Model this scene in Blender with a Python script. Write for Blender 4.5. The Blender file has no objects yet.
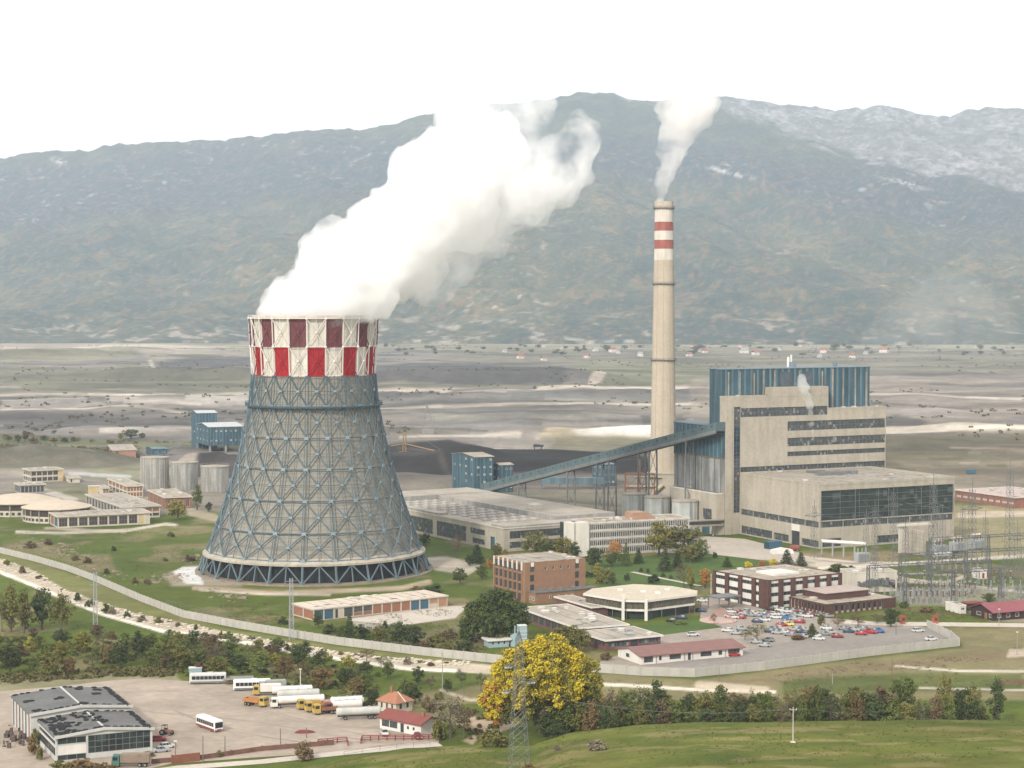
import bpy, math, random
import numpy as np
from mathutils import Vector, Matrix
random.seed(7); rng = np.random.default_rng(7)
R = math.radians
SC = bpy.context.scene
COL = SC.collection
# ------------------------------------------------------------------ camera
F = 1900.0; CH = 110.0; PT = R(2.4)
cd = bpy.data.cameras.new('camera'); cam = bpy.data.objects.new('camera', cd); COL.objects.link(cam)
cam.location = (0, 0, CH); cam.rotation_euler = (R(90) - PT, 0, 0)
cd.sensor_width = 36; cd.lens = F * 36 / 1024; cd.clip_start = 1; cd.clip_end = 60000
SC.camera = cam
# ------------------------------------------------------------------ sky, sun, exposure
SUN_EL, SUN_AZ = R(34), R(208)      # from behind and left of the camera
w = bpy.data.worlds.new('World'); SC.world = w; w.use_nodes = True
nt = w.node_tree; bg = nt.nodes['Background']
sky = nt.nodes.new('ShaderNodeTexSky'); sky.sky_type = 'NISHITA'; sky.sun_disc = False
sky.sun_elevation = SUN_EL; sky.sun_rotation = SUN_AZ; sky.dust_density = 4; sky.altitude = 900
mx = nt.nodes.new('ShaderNodeMix'); mx.data_type = 'RGBA'; mx.inputs[0].default_value = .88
nt.links.new(sky.outputs[0], mx.inputs[6]); mx.inputs[7].default_value = (9.1, 8.75, 8.45, 1)
nt.links.new(mx.outputs[2], bg.inputs[0]); bg.inputs[1].default_value = .125
sl = bpy.data.lights.new('sun', 'SUN'); sl.energy = 2.8; sl.angle = R(5); sl.color = (1, .94, .85)
so = bpy.data.objects.new('sun', sl); COL.objects.link(so)
so.rotation_euler = (R(90) - SUN_EL, 0, -SUN_AZ + R(180)); 
sd = Vector((math.sin(SUN_AZ) * math.cos(SUN_EL), math.cos(SUN_AZ) * math.cos(SUN_EL), math.sin(SUN_EL)))
so.rotation_euler = (-sd).to_track_quat('-Z', 'Y').to_euler()
vs = SC.view_settings; vs.view_transform = 'Standard'; vs.look = 'None'; vs.exposure = .36; vs.gamma = 1; vs.use_curve_mapping = False
cy = SC.cycles; cy.use_denoising = True; cy.max_bounces = 20; cy.diffuse_bounces = 2; cy.glossy_bounces = 2
cy.transmission_bounces = 2; cy.volume_bounces = 20; cy.transparent_max_bounces = 96
cy.volume_max_steps = 128; cy.use_adaptive_sampling = True
cy.sample_clamp_indirect = 4
# ------------------------------------------------------------------ projection helpers
cP, sP = math.cos(PT), math.sin(PT)
def proj(x, y, z):
    fz = y * cP + (CH - z) * sP; up = y * sP + (z - CH) * cP
    return 512 + F * x / fz, 384 - F * up / fz
def ray(px, py):
    a, b = px - 512, 384 - py
    return a, F * cP + b * sP, -F * sP + b * cP
def G(px, py, z=0.0):
    a, b, c = ray(px, py); t = (z - CH) / c
    return Vector((a * t, b * t, z))
def zat(Y, py):
    a, b, c = ray(512, py); return CH + Y * c / b
def AT(px, py, Y):
    a, b, c = ray(px, py); t = Y / b; return Vector((a * t, Y, CH + c * t))
def interp(x, xs, ys): return np.interp(x, xs, ys)
# ------------------------------------------------------------------ value noise (numpy)
_T = rng.random((256, 256))
def vn(x, y):
    x = np.asarray(x, float); y = np.asarray(y, float)
    xi = np.floor(x).astype(int); yi = np.floor(y).astype(int); fx = x - xi; fy = y - yi
    fx = fx * fx * (3 - 2 * fx); fy = fy * fy * (3 - 2 * fy)
    a = _T[xi & 255, yi & 255]; b = _T[(xi + 1) & 255, yi & 255]; c = _T[xi & 255, (yi + 1) & 255]; d = _T[(xi + 1) & 255, (yi + 1) & 255]
    return (a * (1 - fx) + b * fx) * (1 - fy) + (c * (1 - fx) + d * fx) * fy
def fbm(x, y, o=4, ro=.5):
    s = 0; a = 1; t = 0
    for i in range(o):
        s = s + a * vn(x * 2 ** i + 17 * i, y * 2 ** i + 31 * i); t += a; a *= ro
    return s / t
# ------------------------------------------------------------------ materials
MATS = {}
def node(nt, t, **k):
    n = nt.nodes.new(t)
    for a, b in k.items(): setattr(n, a, b)
    return n
def M(name, col, rough=.9, var=.18, scale=.35, col2=None, bump=0., streak=0., metal=0., spec=.25, rnd=0., fine=0., zscale=1.0):
    if name in MATS: return MATS[name]
    m = bpy.data.materials.new(name); m.use_nodes = True; t = m.node_tree; L = t.links.new
    p = t.nodes['Principled BSDF']; p.inputs['Roughness'].default_value = rough; p.inputs['Metallic'].default_value = metal
    p.inputs['Specular IOR Level'].default_value = spec
    tc = node(t, 'ShaderNodeTexCoord'); mp = node(t, 'ShaderNodeMapping'); mp.inputs['Scale'].default_value = (1, 1, zscale)
    L(tc.outputs['Object'], mp.inputs[0])
    n = node(t, 'ShaderNodeTexNoise'); n.inputs['Scale'].default_value = scale; n.inputs['Detail'].default_value = 6; n.inputs['Roughness'].default_value = .65
    L(mp.outputs[0], n.inputs['Vector'])
    rp = node(t, 'ShaderNodeMapRange'); rp.inputs[1].default_value = .3; rp.inputs[2].default_value = .7
    L(n.outputs[0], rp.inputs[0])
    mix = node(t, 'ShaderNodeMix', data_type='RGBA')
    c2 = col2 or tuple(c * (1 + var) for c in col); c1 = col if col2 else tuple(c * (1 - var) for c in col)
    mix.inputs[6].default_value = (*c1, 1); mix.inputs[7].default_value = (*c2, 1); L(rp.outputs[0], mix.inputs[0])
    out = mix.outputs[2]
    def mul(out, fac):
        q = node(t, 'ShaderNodeMix', data_type='RGBA', blend_type='MULTIPLY'); q.inputs[0].default_value = 1
        L(out, q.inputs[6]); L(fac, q.inputs[7]); return q.outputs[2]
    if streak:
        m2 = node(t, 'ShaderNodeMapping'); m2.inputs['Scale'].default_value = (.4, .4, .05); L(tc.outputs['Object'], m2.inputs[0])
        n2 = node(t, 'ShaderNodeTexNoise'); n2.inputs['Scale'].default_value = .8; n2.inputs['Detail'].default_value = 5; L(m2.outputs[0], n2.inputs['Vector'])
        r2 = node(t, 'ShaderNodeMapRange'); r2.inputs[1].default_value = .38; r2.inputs[2].default_value = .62; r2.inputs[3].default_value = 1 - streak; r2.inputs[4].default_value = 1
        L(n2.outputs[0], r2.inputs[0]); out = mul(out, r2.outputs[0])
    if fine:
        n3 = node(t, 'ShaderNodeTexNoise'); n3.inputs['Scale'].default_value = scale * 9; n3.inputs['Detail'].default_value = 3; L(mp.outputs[0], n3.inputs['Vector'])
        r3 = node(t, 'ShaderNodeMapRange'); r3.inputs[1].default_value = .35; r3.inputs[2].default_value = .65; r3.inputs[3].default_value = 1 - fine; r3.inputs[4].default_value = 1 + fine * .5
        L(n3.outputs[0], r3.inputs[0]); out = mul(out, r3.outputs[0])
    if rnd:
        oi = node(t, 'ShaderNodeObjectInfo'); r4 = node(t, 'ShaderNodeMapRange'); r4.inputs[3].default_value = 1 - rnd; r4.inputs[4].default_value = 1 + rnd
        L(oi.outputs['Random'], r4.inputs[0]); out = mul(out, r4.outputs[0])
    L(out, p.inputs['Base Color'])
    if bump:
        b = node(t, 'ShaderNodeBump'); b.inputs['Strength'].default_value = bump; b.inputs['Distance'].default_value = .3
        L(n.outputs[0], b.inputs['Height']); L(b.outputs[0], p.inputs['Normal'])
    MATS[name] = m; return m
def MPANE(name, c1, c2, cell, prob, rough=.3):
    """rows of panes, each cell with its own tint; a few are broken, open or screened"""
    m = bpy.data.materials.new(name); m.use_nodes = True; t = m.node_tree; L = t.links.new; p = t.nodes['Principled BSDF']; p.inputs['Roughness'].default_value = rough; p.inputs['Specular IOR Level'].default_value = .4
    tc = node(t, 'ShaderNodeTexCoord'); oi = node(t, 'ShaderNodeObjectInfo'); a = node(t, 'ShaderNodeVectorMath', operation='DIVIDE'); a.inputs[1].default_value = (cell, 50, cell * 1.1); f = node(t, 'ShaderNodeVectorMath', operation='FLOOR'); ad = node(t, 'ShaderNodeVectorMath', operation='ADD')
    L(tc.outputs['Object'], a.inputs[0]); L(a.outputs[0], f.inputs[0]); L(f.outputs[0], ad.inputs[0]); L(oi.outputs['Random'], ad.inputs[1]); n = node(t, 'ShaderNodeTexWhiteNoise'); L(ad.outputs[0], n.inputs['Vector'])
    r = node(t, 'ShaderNodeValToRGB'); e = r.color_ramp; e.elements[0].position = 0; e.elements[0].color = (*[c * .5 for c in c1], 1); e.elements[1].position = 1 - prob; e.elements[1].color = (*c1, 1)
    x = e.elements.new(min(.995, 1 - prob + .02)); x.color = (*c2, 1); x = e.elements.new(1); x.color = (*[c * 1.5 for c in c2], 1); L(n.outputs['Value'], r.inputs[0]); L(r.outputs[0], p.inputs['Base Color']); MATS[name] = m; return m
def MG(name, c1, c2=None, rough=.12):
    """window glass: dark reflective with blinds-like patches per pane cell"""
    if name in MATS: return MATS[name]
    m = M(name, c1, rough=rough, col2=c2 or tuple(c * 1.8 for c in c1), scale=.6, spec=.6)
    return m
# ------------------------------------------------------------------ mesh builder
class MB:
    def __init__(s): s.v = []; s.f = []; s.m = []; s.sm = False
    def add(s, vs, fs, mi=0):
        o = len(s.v); s.v += [tuple(v) for v in vs]; s.f += [tuple(i + o for i in f) for f in fs]; s.m += [mi] * len(fs)
    def box(s, x0, y0, z0, x1, y1, z1, mi=0, top=None):
        a = [(x0, y0, z0), (x1, y0, z0), (x1, y1, z0), (x0, y1, z0), (x0, y0, z1), (x1, y0, z1), (x1, y1, z1), (x0, y1, z1)]
        s.add(a, [(0, 3, 2, 1), (0, 1, 5, 4), (1, 2, 6, 5), (2, 3, 7, 6), (3, 0, 4, 7)], mi); s.add(a[4:], [(0, 1, 2, 3)], mi if top is None else top)
    def quad(s, a, b, c, d, mi=0): s.add([a, b, c, d], [(0, 1, 2, 3)], mi)
    def prism(s, poly, z0, z1, mi=0, top=None):
        n = len(poly); a = [(p[0], p[1], z0) for p in poly] + [(p[0], p[1], z1) for p in poly]
        s.add(a, [(i, (i + 1) % n, n + (i + 1) % n, n + i) for i in range(n)] + [tuple(range(n - 1, -1, -1))], mi)
        s.add(a[n:], [tuple(range(n))], mi if top is None else top)
    def ext(s, prof, y0, y1, mi=0):
        """profile in x,z extruded along y"""
        n = len(prof); a = [(p[0], y0, p[1]) for p in prof] + [(p[0], y1, p[1]) for p in prof]
        s.add(a, [(i, (i + 1) % n, n + (i + 1) % n, n + i) for i in range(n)] + [tuple(range(n - 1, -1, -1)), tuple(range(n, 2 * n))], mi)
    def tube(s, p, q, r, n=4, r2=None, mi=0):
        p = Vector(p); q = Vector(q); d = (q - p)
        if d.length < 1e-6: return
        d.normalize(); u = d.orthogonal().normalized(); v = d.cross(u); r2 = r if r2 is None else r2
        a = []
        for (c, rr) in ((p, r), (q, r2)):
            for i in range(n):
                t = 2 * math.pi * (i + .5) / n; a.append(c + u * (math.cos(t) * rr) + v * (math.sin(t) * rr))
        s.add(a, [(i, (i + 1) % n, n + (i + 1) % n, n + i) for i in range(n)] + [tuple(range(n - 1, -1, -1)), tuple(range(n, 2 * n))], mi)
    def lathe(s, prof, n=32, cx=0, cy=0, mi=0, cap=True):
        o = []
        for (r, z) in prof:
            for i in range(n):
                t = 2 * math.pi * i / n; o.append((cx + r * math.cos(t), cy + r * math.sin(t), z))
        fs = [(k * n + i, k * n + (i + 1) % n, (k + 1) * n + (i + 1) % n, (k + 1) * n + i) for k in range(len(prof) - 1) for i in range(n)]
        if cap:
            fs.append(tuple(range((len(prof) - 1) * n, len(prof) * n))); fs.append(tuple(range(n - 1, -1, -1)))
        s.add(o, fs, mi)
    def ring(s, cx, cy, r0, r1, z0, z1, n=48, mi=0):
        prof = [(r0, z0), (r1, z0), (r1, z1), (r0, z1), (r0, z0)]; s.lathe(prof, n, cx, cy, mi, cap=False)
    def ball(s, c, r, seg=8, mi=0, sq=1):
        prof = [(max(.001, r * math.sin(math.pi * k / seg)), c[2] - sq * r * math.cos(math.pi * k / seg)) for k in range(seg + 1)]; s.lathe(prof, seg * 2, c[0], c[1], mi, cap=False)
    def mesh(s, name, mats):
        me = bpy.data.meshes.new(name); me.from_pydata(s.v, [], s.f)
        mats = mats if isinstance(mats, (list, tuple)) else [mats]
        for m in mats: me.materials.append(m)
        if len(mats) > 1: me.polygons.foreach_set('material_index', s.m)
        if s.sm:
            me.polygons.foreach_set('use_smooth', [True] * len(s.f))
            try: me.set_sharp_from_angle(angle=R(40))
            except Exception: pass
        me.update(); return me
    def obj(s, name, mats, parent=None, loc=None, rz=0):
        o = bpy.data.objects.new(name, s.mesh(name, mats)); COL.objects.link(o)
        if parent is not None: o.parent = parent
        if loc is not None: o.location = loc
        if rz: o.rotation_euler[2] = rz
        return o
def tag(o, label, cat, group=None, kind=None):
    if label: o['label'] = label
    if cat: o['category'] = cat
    if group: o['group'] = group
    if kind: o['kind'] = kind
    return o
def thing(name, label, cat, loc=(0, 0, 0), rz=0, group=None):
    o = bpy.data.objects.new(name, None); COL.objects.link(o); o.location = loc; o.rotation_euler[2] = rz; o.empty_display_size = .5
    return tag(o, label, cat, group)
def struct(mb, name, mats, **k):
    o = mb.obj(name, mats, **k); o['kind'] = 'structure'; return o
def kids(o): return [c for c in bpy.data.objects if c.parent == o]
def copy_tree(o, childmap, parent=None):
    c = o.copy(); COL.objects.link(c)
    if parent is not None: c.parent = parent
    for ch in childmap.get(o.name, []): copy_tree(ch, childmap, c)
    return c
def cmap(o):
    d = {}
    for x in bpy.data.objects:
        if x.parent: d.setdefault(x.parent.name, []).append(x)
    return d
_ones = ['first', 'second', 'third', 'fourth', 'fifth', 'sixth', 'seventh', 'eighth', 'ninth', 'tenth', 'eleventh', 'twelfth', 'thirteenth', 'fourteenth', 'fifteenth', 'sixteenth', 'seventeenth', 'eighteenth', 'nineteenth']
def ordw(i):
    if i <= 19: return _ones[i - 1]
    t = ['twent', 'thirt', 'fort', 'fift', 'sixt', 'sevent'][i // 10 - 2]
    return t + 'ieth' if i % 10 == 0 else t + 'y-' + _ones[i % 10 - 1]
# common materials
concrete = M('concrete', (.41, .37, .30), var=.11, scale=.07, streak=.13, fine=.08)
concrete_lt = M('pale_concrete', (.60, .56, .49), var=.08, scale=.2, streak=.15, fine=.08)
conc_gray = M('grey_concrete', (.33, .32, .30), var=.15, scale=.2, streak=.25)
white_p = M('white_paint', (.66, .63, .58), var=.06, scale=.4, streak=.1, rough=.6)
roof_tan = M('roof_gravel', (.34, .295, .235), var=.22, scale=.12, fine=.15)
roof_lt = M('roof_sheet_pale', (.33, .295, .245), var=.2, scale=.07, fine=.1)
roof_dk = M('roof_tar', (.15, .145, .135), var=.3, scale=.15, fine=.2)
brick = M('brick', (.26, .152, .095), var=.12, scale=.4, fine=.12)
brick_or = M('orange_brick', (.27, .13, .08), var=.14, scale=.4, fine=.1)
brown = M('brown_tile', (.095, .05, .042), var=.2, scale=.5, rough=.6, fine=.1)
dark = M('dark_metal', (.045, .047, .05), var=.3, rough=.6)
glass = MG('window_glass', (.03, .038, .042), (.085, .095, .095))
glass_g = MPANE('grey_glazing', (.07, .08, .082), (.17, .17, .155), 1.1, .10)
glass_dk = MPANE('dark_glazing', (.034, .048, .045), (.055, .07, .065), 2.2, .12, .22)
bluem = M('blue_cladding', (.05, .112, .148), var=.14, scale=.15, streak=.4, rough=.55, fine=.1)
blue_lt = M('blue_cladding_pale', (.12, .19, .22), var=.14, scale=.2, streak=.35, rough=.55)
steel = M('galvanised_steel', (.36, .38, .39), var=.12, rough=.5, metal=.3)
steel_dk = M('weathered_steel', (.16, .165, .165), var=.2, rough=.6)
redroof = M('red_tin_roof', (.19, .055, .045), var=.12, scale=.3, rough=.6)
redp = M('red_paint', (.22, .05, .045), var=.15, scale=.6, rough=.45)
rust = M('rusty_steel', (.20, .10, .065), var=.3, scale=.8)
# ------------------------------------------------------------------ building helpers
WCACHE = {}
KINDW = {  # name, pane material, frame material, frame width
    'win': ('window', glass, white_p, .10), 'dwin': ('window', glass, dark, .10), 'band': ('window', glass_g, steel_dk, .12),
    'glaz': ('window', glass_dk, steel_dk, .12), 'door': ('door', None, None, 0)}
def window(root, w, h, kind, nx, nz, loc, rz, par=None, panemat=None, framemat=None):
    nm, pm, fm, fw = KINDW[kind]; pm = panemat or pm; fm = framemat or fm
    key = (round(w, 1), round(h, 1), kind, nx, nz, pm.name if pm else '', fm.name if fm else '')
    if key not in WCACHE:
        f = MB(); f.box(0, -.06, 0, fw, .1, h); f.box(w - fw, -.06, 0, w, .1, h); f.box(fw, -.06, 0, w - fw, .1, fw); f.box(fw, -.06, h - fw, w - fw, .1, h)
        for i in range(1, nx): x = w * i / nx; f.box(x - fw / 2, -.05, fw, x + fw / 2, .1, h - fw)
        for i in range(1, nz): z = h * i / nz; f.box(fw, -.04, z - fw / 2, w - fw, .09, z + fw / 2)
        g = MB(); g.box(fw / 2, .02, fw / 2, w - fw / 2, .06, h - fw / 2)
        WCACHE[key] = (f.mesh('window', fm), g.mesh('pane', pm))
    a, b = WCACHE[key]
    o = bpy.data.objects.new(nm, a); COL.objects.link(o); o.parent = par or root; o.location = loc; o.rotation_euler[2] = rz
    p = bpy.data.objects.new('pane', b); COL.objects.link(p); p.parent = o
    return o
def panel_door(root, w, h, m, loc, rz, name='door', ribs=0):
    f = MB(); f.box(0, -.03, 0, w, .08, h)
    for i in range(ribs): z = h * (i + .5) / ribs; f.box(.05, -.06, z - .05, w - .05, -.03, z + .05)
    o = f.obj(name, m, root, loc, rz); return o
def wallpiece(mb, P, ex, inn, Lf, z0, z1, ops, rec, mi=0, mr=None):
    """wall sheet with openings; P origin, ex along, inn inward"""
    xs = sorted({0., Lf, *[max(0., o[0]) for o in ops], *[min(Lf, o[1]) for o in ops]}); zs = sorted({z0, z1, *[o[2] for o in ops], *[o[3] for o in ops]})
    pt = lambda x, z, d=0: (P[0] + ex[0] * x + inn[0] * d, P[1] + ex[1] * x + inn[1] * d, z)
    for i in range(len(xs) - 1):
        # merge vertically
        z = 0; run = None
        for k in range(len(zs) - 1):
            cx = (xs[i] + xs[i + 1]) / 2; cz = (zs[k] + zs[k + 1]) / 2
            hole = any(o[0] < cx < o[1] and o[2] < cz < o[3] for o in ops)
            if not hole and run is None: run = zs[k]
            if (hole or k == len(zs) - 2) and run is not None:
                e = zs[k] if hole else zs[k + 1]
                if e > run: mb.quad(pt(xs[i], run), pt(xs[i + 1], run), pt(xs[i + 1], e), pt(xs[i], e), mi)
                run = None
    for o in ops:
        x0, x1, a, b = o[:4]; r = rec
        mb.quad(pt(x0, a), pt(x0, a, r), pt(x0, b, r), pt(x0, b), mi); mb.quad(pt(x1, a, r), pt(x1, a), pt(x1, b), pt(x1, b, r), mi)
        mb.quad(pt(x0, a), pt(x1, a), pt(x1, a, r), pt(x0, a, r), mi); mb.quad(pt(x0, b, r), pt(x1, b, r), pt(x1, b), pt(x0, b), mi)
        mb.quad(pt(x0, a, r), pt(x1, a, r), pt(x1, b, r), pt(x0, b, r), mi)
SIDES = {'F': lambda w, d: ((0, 0), (1, 0), (0, 1), w, 0.), 'L': lambda w, d: ((0, d), (0, -1), (1, 0), d, -math.pi / 2),
         'R': lambda w, d: ((w, 0), (0, 1), (-1, 0), d, math.pi / 2), 'K': lambda w, d: ((w, d), (-1, 0), (0, -1), w, math.pi)}
def place(root, side, w, d, x, z, dep, off=(0, 0)):
    P, ex, inn, Lf, rz = SIDES[side](w, d)
    return (off[0] + P[0] + ex[0] * x + inn[0] * dep, off[1] + P[1] + ex[1] * x + inn[1] * dep, z), rz
def walls(root, w, d, z0, z1, mat, ops={}, off=(0, 0), name='wall', rec=.3, sides='FLRK'):
    """ops[side] = [(x0,x1,z0,z1,kind,nx,nz, extra)]"""
    mb = MB()
    for s in sides:
        P, ex, inn, Lf, rz = SIDES[s](w, d); P = (P[0] + off[0], P[1] + off[1]); oo = ops.get(s, [])
        wallpiece(mb, P, ex, inn, Lf, z0, z1, oo, rec)
        for o in oo:
            k = o[4] if len(o) > 4 else 'win'
            nx = o[5] if len(o) > 5 else 1; nz = o[6] if len(o) > 6 else 1; mt = o[7] if len(o) > 7 else None
            loc, _ = place(root, s, w, d, o[0], o[2], rec - .12, off)
            if k == 'none': continue
            if k in ('door', 'garage_door', 'panel', 'sheet'):
                panel_door(root, o[1] - o[0], o[3] - o[2], mt or dark, loc, rz, {'door': 'door', 'garage_door': 'garage_door', 'panel': 'wall_panel', 'sheet': 'wall_panel'}[k], nx if k != 'door' else 0)
            else: window(root, o[1] - o[0], o[3] - o[2], k, nx, nz, loc, rz, panemat=mt)
    return mb.obj(name, mat, root)
def flat_roof(root, w, d, z, t=.5, o=.3, mat=None, edge=None, off=(0, 0), name='roof', par=.35, vents=0, seed=1):
    mb = MB(); x0, y0 = off; mb.box(x0 - o, y0 - o, z, x0 + w + o, y0 + d + o, z + t, 1, top=0)
    if par:
        e = .3
        for a in ((x0 - o, y0 - o, x0 + w + o, y0 - o + e), (x0 - o, y0 + d + o - e, x0 + w + o, y0 + d + o), (x0 - o, y0 - o + e, x0 - o + e, y0 + d + o - e), (x0 + w + o - e, y0 - o + e, x0 + w + o, y0 + d + o - e)):
            mb.box(a[0], a[1], z + t - .002, a[2], a[3], z + t + par, 1)
    r = mb.obj(name, [mat or roof_tan, edge or concrete_lt], root)
    rr = random.Random(seed)
    if w > 12 and d > 8:
        v = MB(); n_ = int(w / 5)
        for i in range(1, n_): x = x0 + w * i / n_ + rr.uniform(-.4, .4); v.box(x - .07, y0 + .3, z + t, x + .07, y0 + d - .3, z + t + .06)
        for i in range(int(w * d / 90)): xx, yy = x0 + rr.uniform(1, w - 4), y0 + rr.uniform(1, d - 3); v.box(xx, yy, z + t, xx + rr.uniform(.8, 3), yy + rr.uniform(.6, 2), z + t + .03)
        v.obj('roof_seam', roof_dk, r)
    for i in range(vents):
        v = MB(); s = rr.uniform(.4, 1.1); v.box(-s, -s, 0, s, s, .5); v.box(-s - .15, -s - .15, .5, s + .15, s + .15, .62)
        v.obj('roof_vent', rr.choice([steel, white_p, concrete_lt]), r, (x0 + rr.uniform(1.5, w - 1.5), y0 + rr.uniform(1.5, d - 1.5), z + t))
    return r
def gable_roof(root, w, d, z, h, mat, o=.5, axis='x', off=(0, 0), t=.25, soff=None, name='roof'):
    mb = MB(); x0, y0 = off
    if axis == 'x':   # ridge along x
        pr = [(-o, 0), (d / 2, h), (d + o, 0), (d + o, -t), (d / 2, h - t), (-o, -t)]
        a = [(x0 - o, y0 + p[0], z + p[1]) for p in pr] + [(x0 + w + o, y0 + p[0], z + p[1]) for p in pr]
    else:
        pr = [(-o, 0), (w / 2, h), (w + o, 0), (w + o, -t), (w / 2, h - t), (-o, -t)]
        a = [(x0 + p[0], y0 - o, z + p[1]) for p in pr] + [(x0 + p[0], y0 + d + o, z + p[1]) for p in pr]
    n = 6
    mb.add(a, [(i, (i + 1) % n, n + (i + 1) % n, n + i) for i in range(n)] + [(0, 1, 4, 5), (1, 2, 3, 4), (6, 7, 10, 11), (7, 8, 9, 10)])
    return mb.obj(name, mat, root)
def gable_end(root, w, d, z, h, mat, axis='x', off=(0, 0), name='gable'):
    mb = MB(); x0, y0 = off
    if axis == 'x':
        for x in (x0, x0 + w): mb = MB(); mb.add([(x, y0, z), (x, y0 + d, z), (x, y0 + d / 2, z + h - .05)], [(0, 1, 2)]); mb.obj(name, mat, root)
    else:
        for y in (y0, y0 + d): mb = MB(); mb.add([(x0, y, z), (x0 + w, y, z), (x0 + w / 2, y, z + h - .05)], [(0, 1, 2)]); mb.obj(name, mat, root)
def fit(near, th, xl, xr):
    """near base pixel -> point, width along u to pixel xr, depth along v to pixel xl"""
    P = G(*near) if not isinstance(near, Vector) else near
    a = R(th); u = (math.cos(a), math.sin(a)); v = (-math.sin(a), math.cos(a))
    def solve(dr, px):
        k = (px - 512) / F    # x = k*fz ; fz = y*cP + CH*sP
        return (k * (P.y * cP + CH * sP) - P.x) / (dr[0] - k * dr[1] * cP)
    return P, (solve(u, xr) if xr is not None else None), (solve(v, xl) if xl is not None else None)
def bldg(name, label, near, top, xl, xr, th, w=None, d=None, cat='building', group=None):
    P, ww, dd = fit(near, th, xl, xr); ww = w or ww; dd = d or dd
    t = thing(name, label, cat, P, R(th), group)
    h = zat(P.y, top) if top else 0
    return t, ww, dd, h
def evenly(L, n, fr, z0, z1, kind='win', nx=1, nz=1, m=.5, mt=None, start=None, end=None):
    a = start if start is not None else m; b = end if end is not None else L - m; c = (b - a) / n
    return [(a + c * (i + .5 - fr / 2), a + c * (i + .5 + fr / 2), z0, z1, kind, nx, nz, mt) for i in range(n)]
# ------------------------------------------------------------------ terrain heights
HPX = [-400, 280, 300, 345, 405, 486, 527, 571, 640, 700, 1024, 1500]
HPY = [800, 772, 768, 757, 748, 744, 745, 732, 725, 722, 719, 716]
def hill(x, y):
    px = 512 + F * x / (y * cP + 90 * sP)
    cyy = np.interp(px, HPX, HPY); a = 384 - cyy
    yc = 430.0
    zc = CH + yc * (-F * sP + a * cP) / (F * cP + a * sP)
    zc = np.maximum(zc - 0.4, 0) * np.clip((px - 270) / 60, 0, 1)
    front = zc + (yc - y) * .12 * np.clip(zc / 5, 0, 1); back = zc * (1 - np.clip((y - yc) / (8 + zc * 1.5), 0, 1) ** 1.5)
    b = np.clip((y - yc + 6) / 12, 0, 1); b = b * b * (3 - 2 * b)
    return front * (1 - b) + back * b
RIDGES = []   # (P, Q, width, height)
def ridge(p, q, wid, h): RIDGES.append((G(*p), G(*q), wid, h))
ridge((0, 461), (60, 462), 50, 4.5); ridge((55, 462), (92, 461), 45, 5); ridge((-80, 460), (0, 461), 50, 6)
ridge((398, 482), (445, 484), 45, 5); ridge((470, 468), (600, 470), 60, 7); ridge((380, 462), (450, 464), 60, 6); ridge((500, 478), (640, 478), 40, 4)
ridge((500, 456), (640, 460), 60, 4); ridge((198, 468), (238, 468), 22, 9)
ridge((545, 434), (640, 433), 70, 5)
ridge((150, 376), (258, 376), 120, 12); ridge((370, 380), (570, 380), 120, 16); ridge((30, 355), (120, 353), 200, 12)
ridge((850, 427), (930, 427), 60, 3); ridge((990, 430), (1060, 430), 60, 4); ridge((100, 432), (230, 430), 60, 4); ridge((20, 414), (140, 410), 90, 4); ridge((0, 402), (240, 400), 60, 4)
ridge((380, 418), (560, 416), 70, 4); ridge((380, 397), (640, 394), 70, 5)
def ground_h(x, y, detail=True):
    x = np.asarray(x, float); y = np.asarray(y, float)
    z = hill(x, y)
    for P, Q, wd, h in RIDGES:
        dx, dy = Q.x - P.x, Q.y - P.y; L2 = dx * dx + dy * dy
        t = np.clip(((x - P.x) * dx + (y - P.y) * dy) / L2, 0, 1)
        dd = np.hypot((x - P.x - t * dx), (y - P.y - t * dy)) / wd
        m = dd < 1.6
        z = z + np.where(m, h * np.exp(-(dd * 1.5) ** 4) * (.75 + .5 * vn(x / (wd * .5), y / (wd * .5))), 0)
    if detail:
        far = np.clip((y - 1150) / 600, 0, 1)
        z = z + far * (fbm(x / 80, y / 110) - .5) * 9 * np.clip((5200 - y) / 800, 0, 1)
        near = np.clip((470 - y) / 40, 0, 1) * np.clip(hill(x, y) / 3, 0, 1)
        z = z + near * (fbm(x / 14, y / 14) - .5) * .9
    return z
def HIT(px, py):
    a, b, c = ray(px, py)
    for Y in np.arange(300, 700, .5):
        t = Y / b; z = CH + c * t
        if z <= float(ground_h(a * t, Y)): return Vector((a * t, Y, float(ground_h(a * t, Y))))
    return G(px, py)
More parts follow.
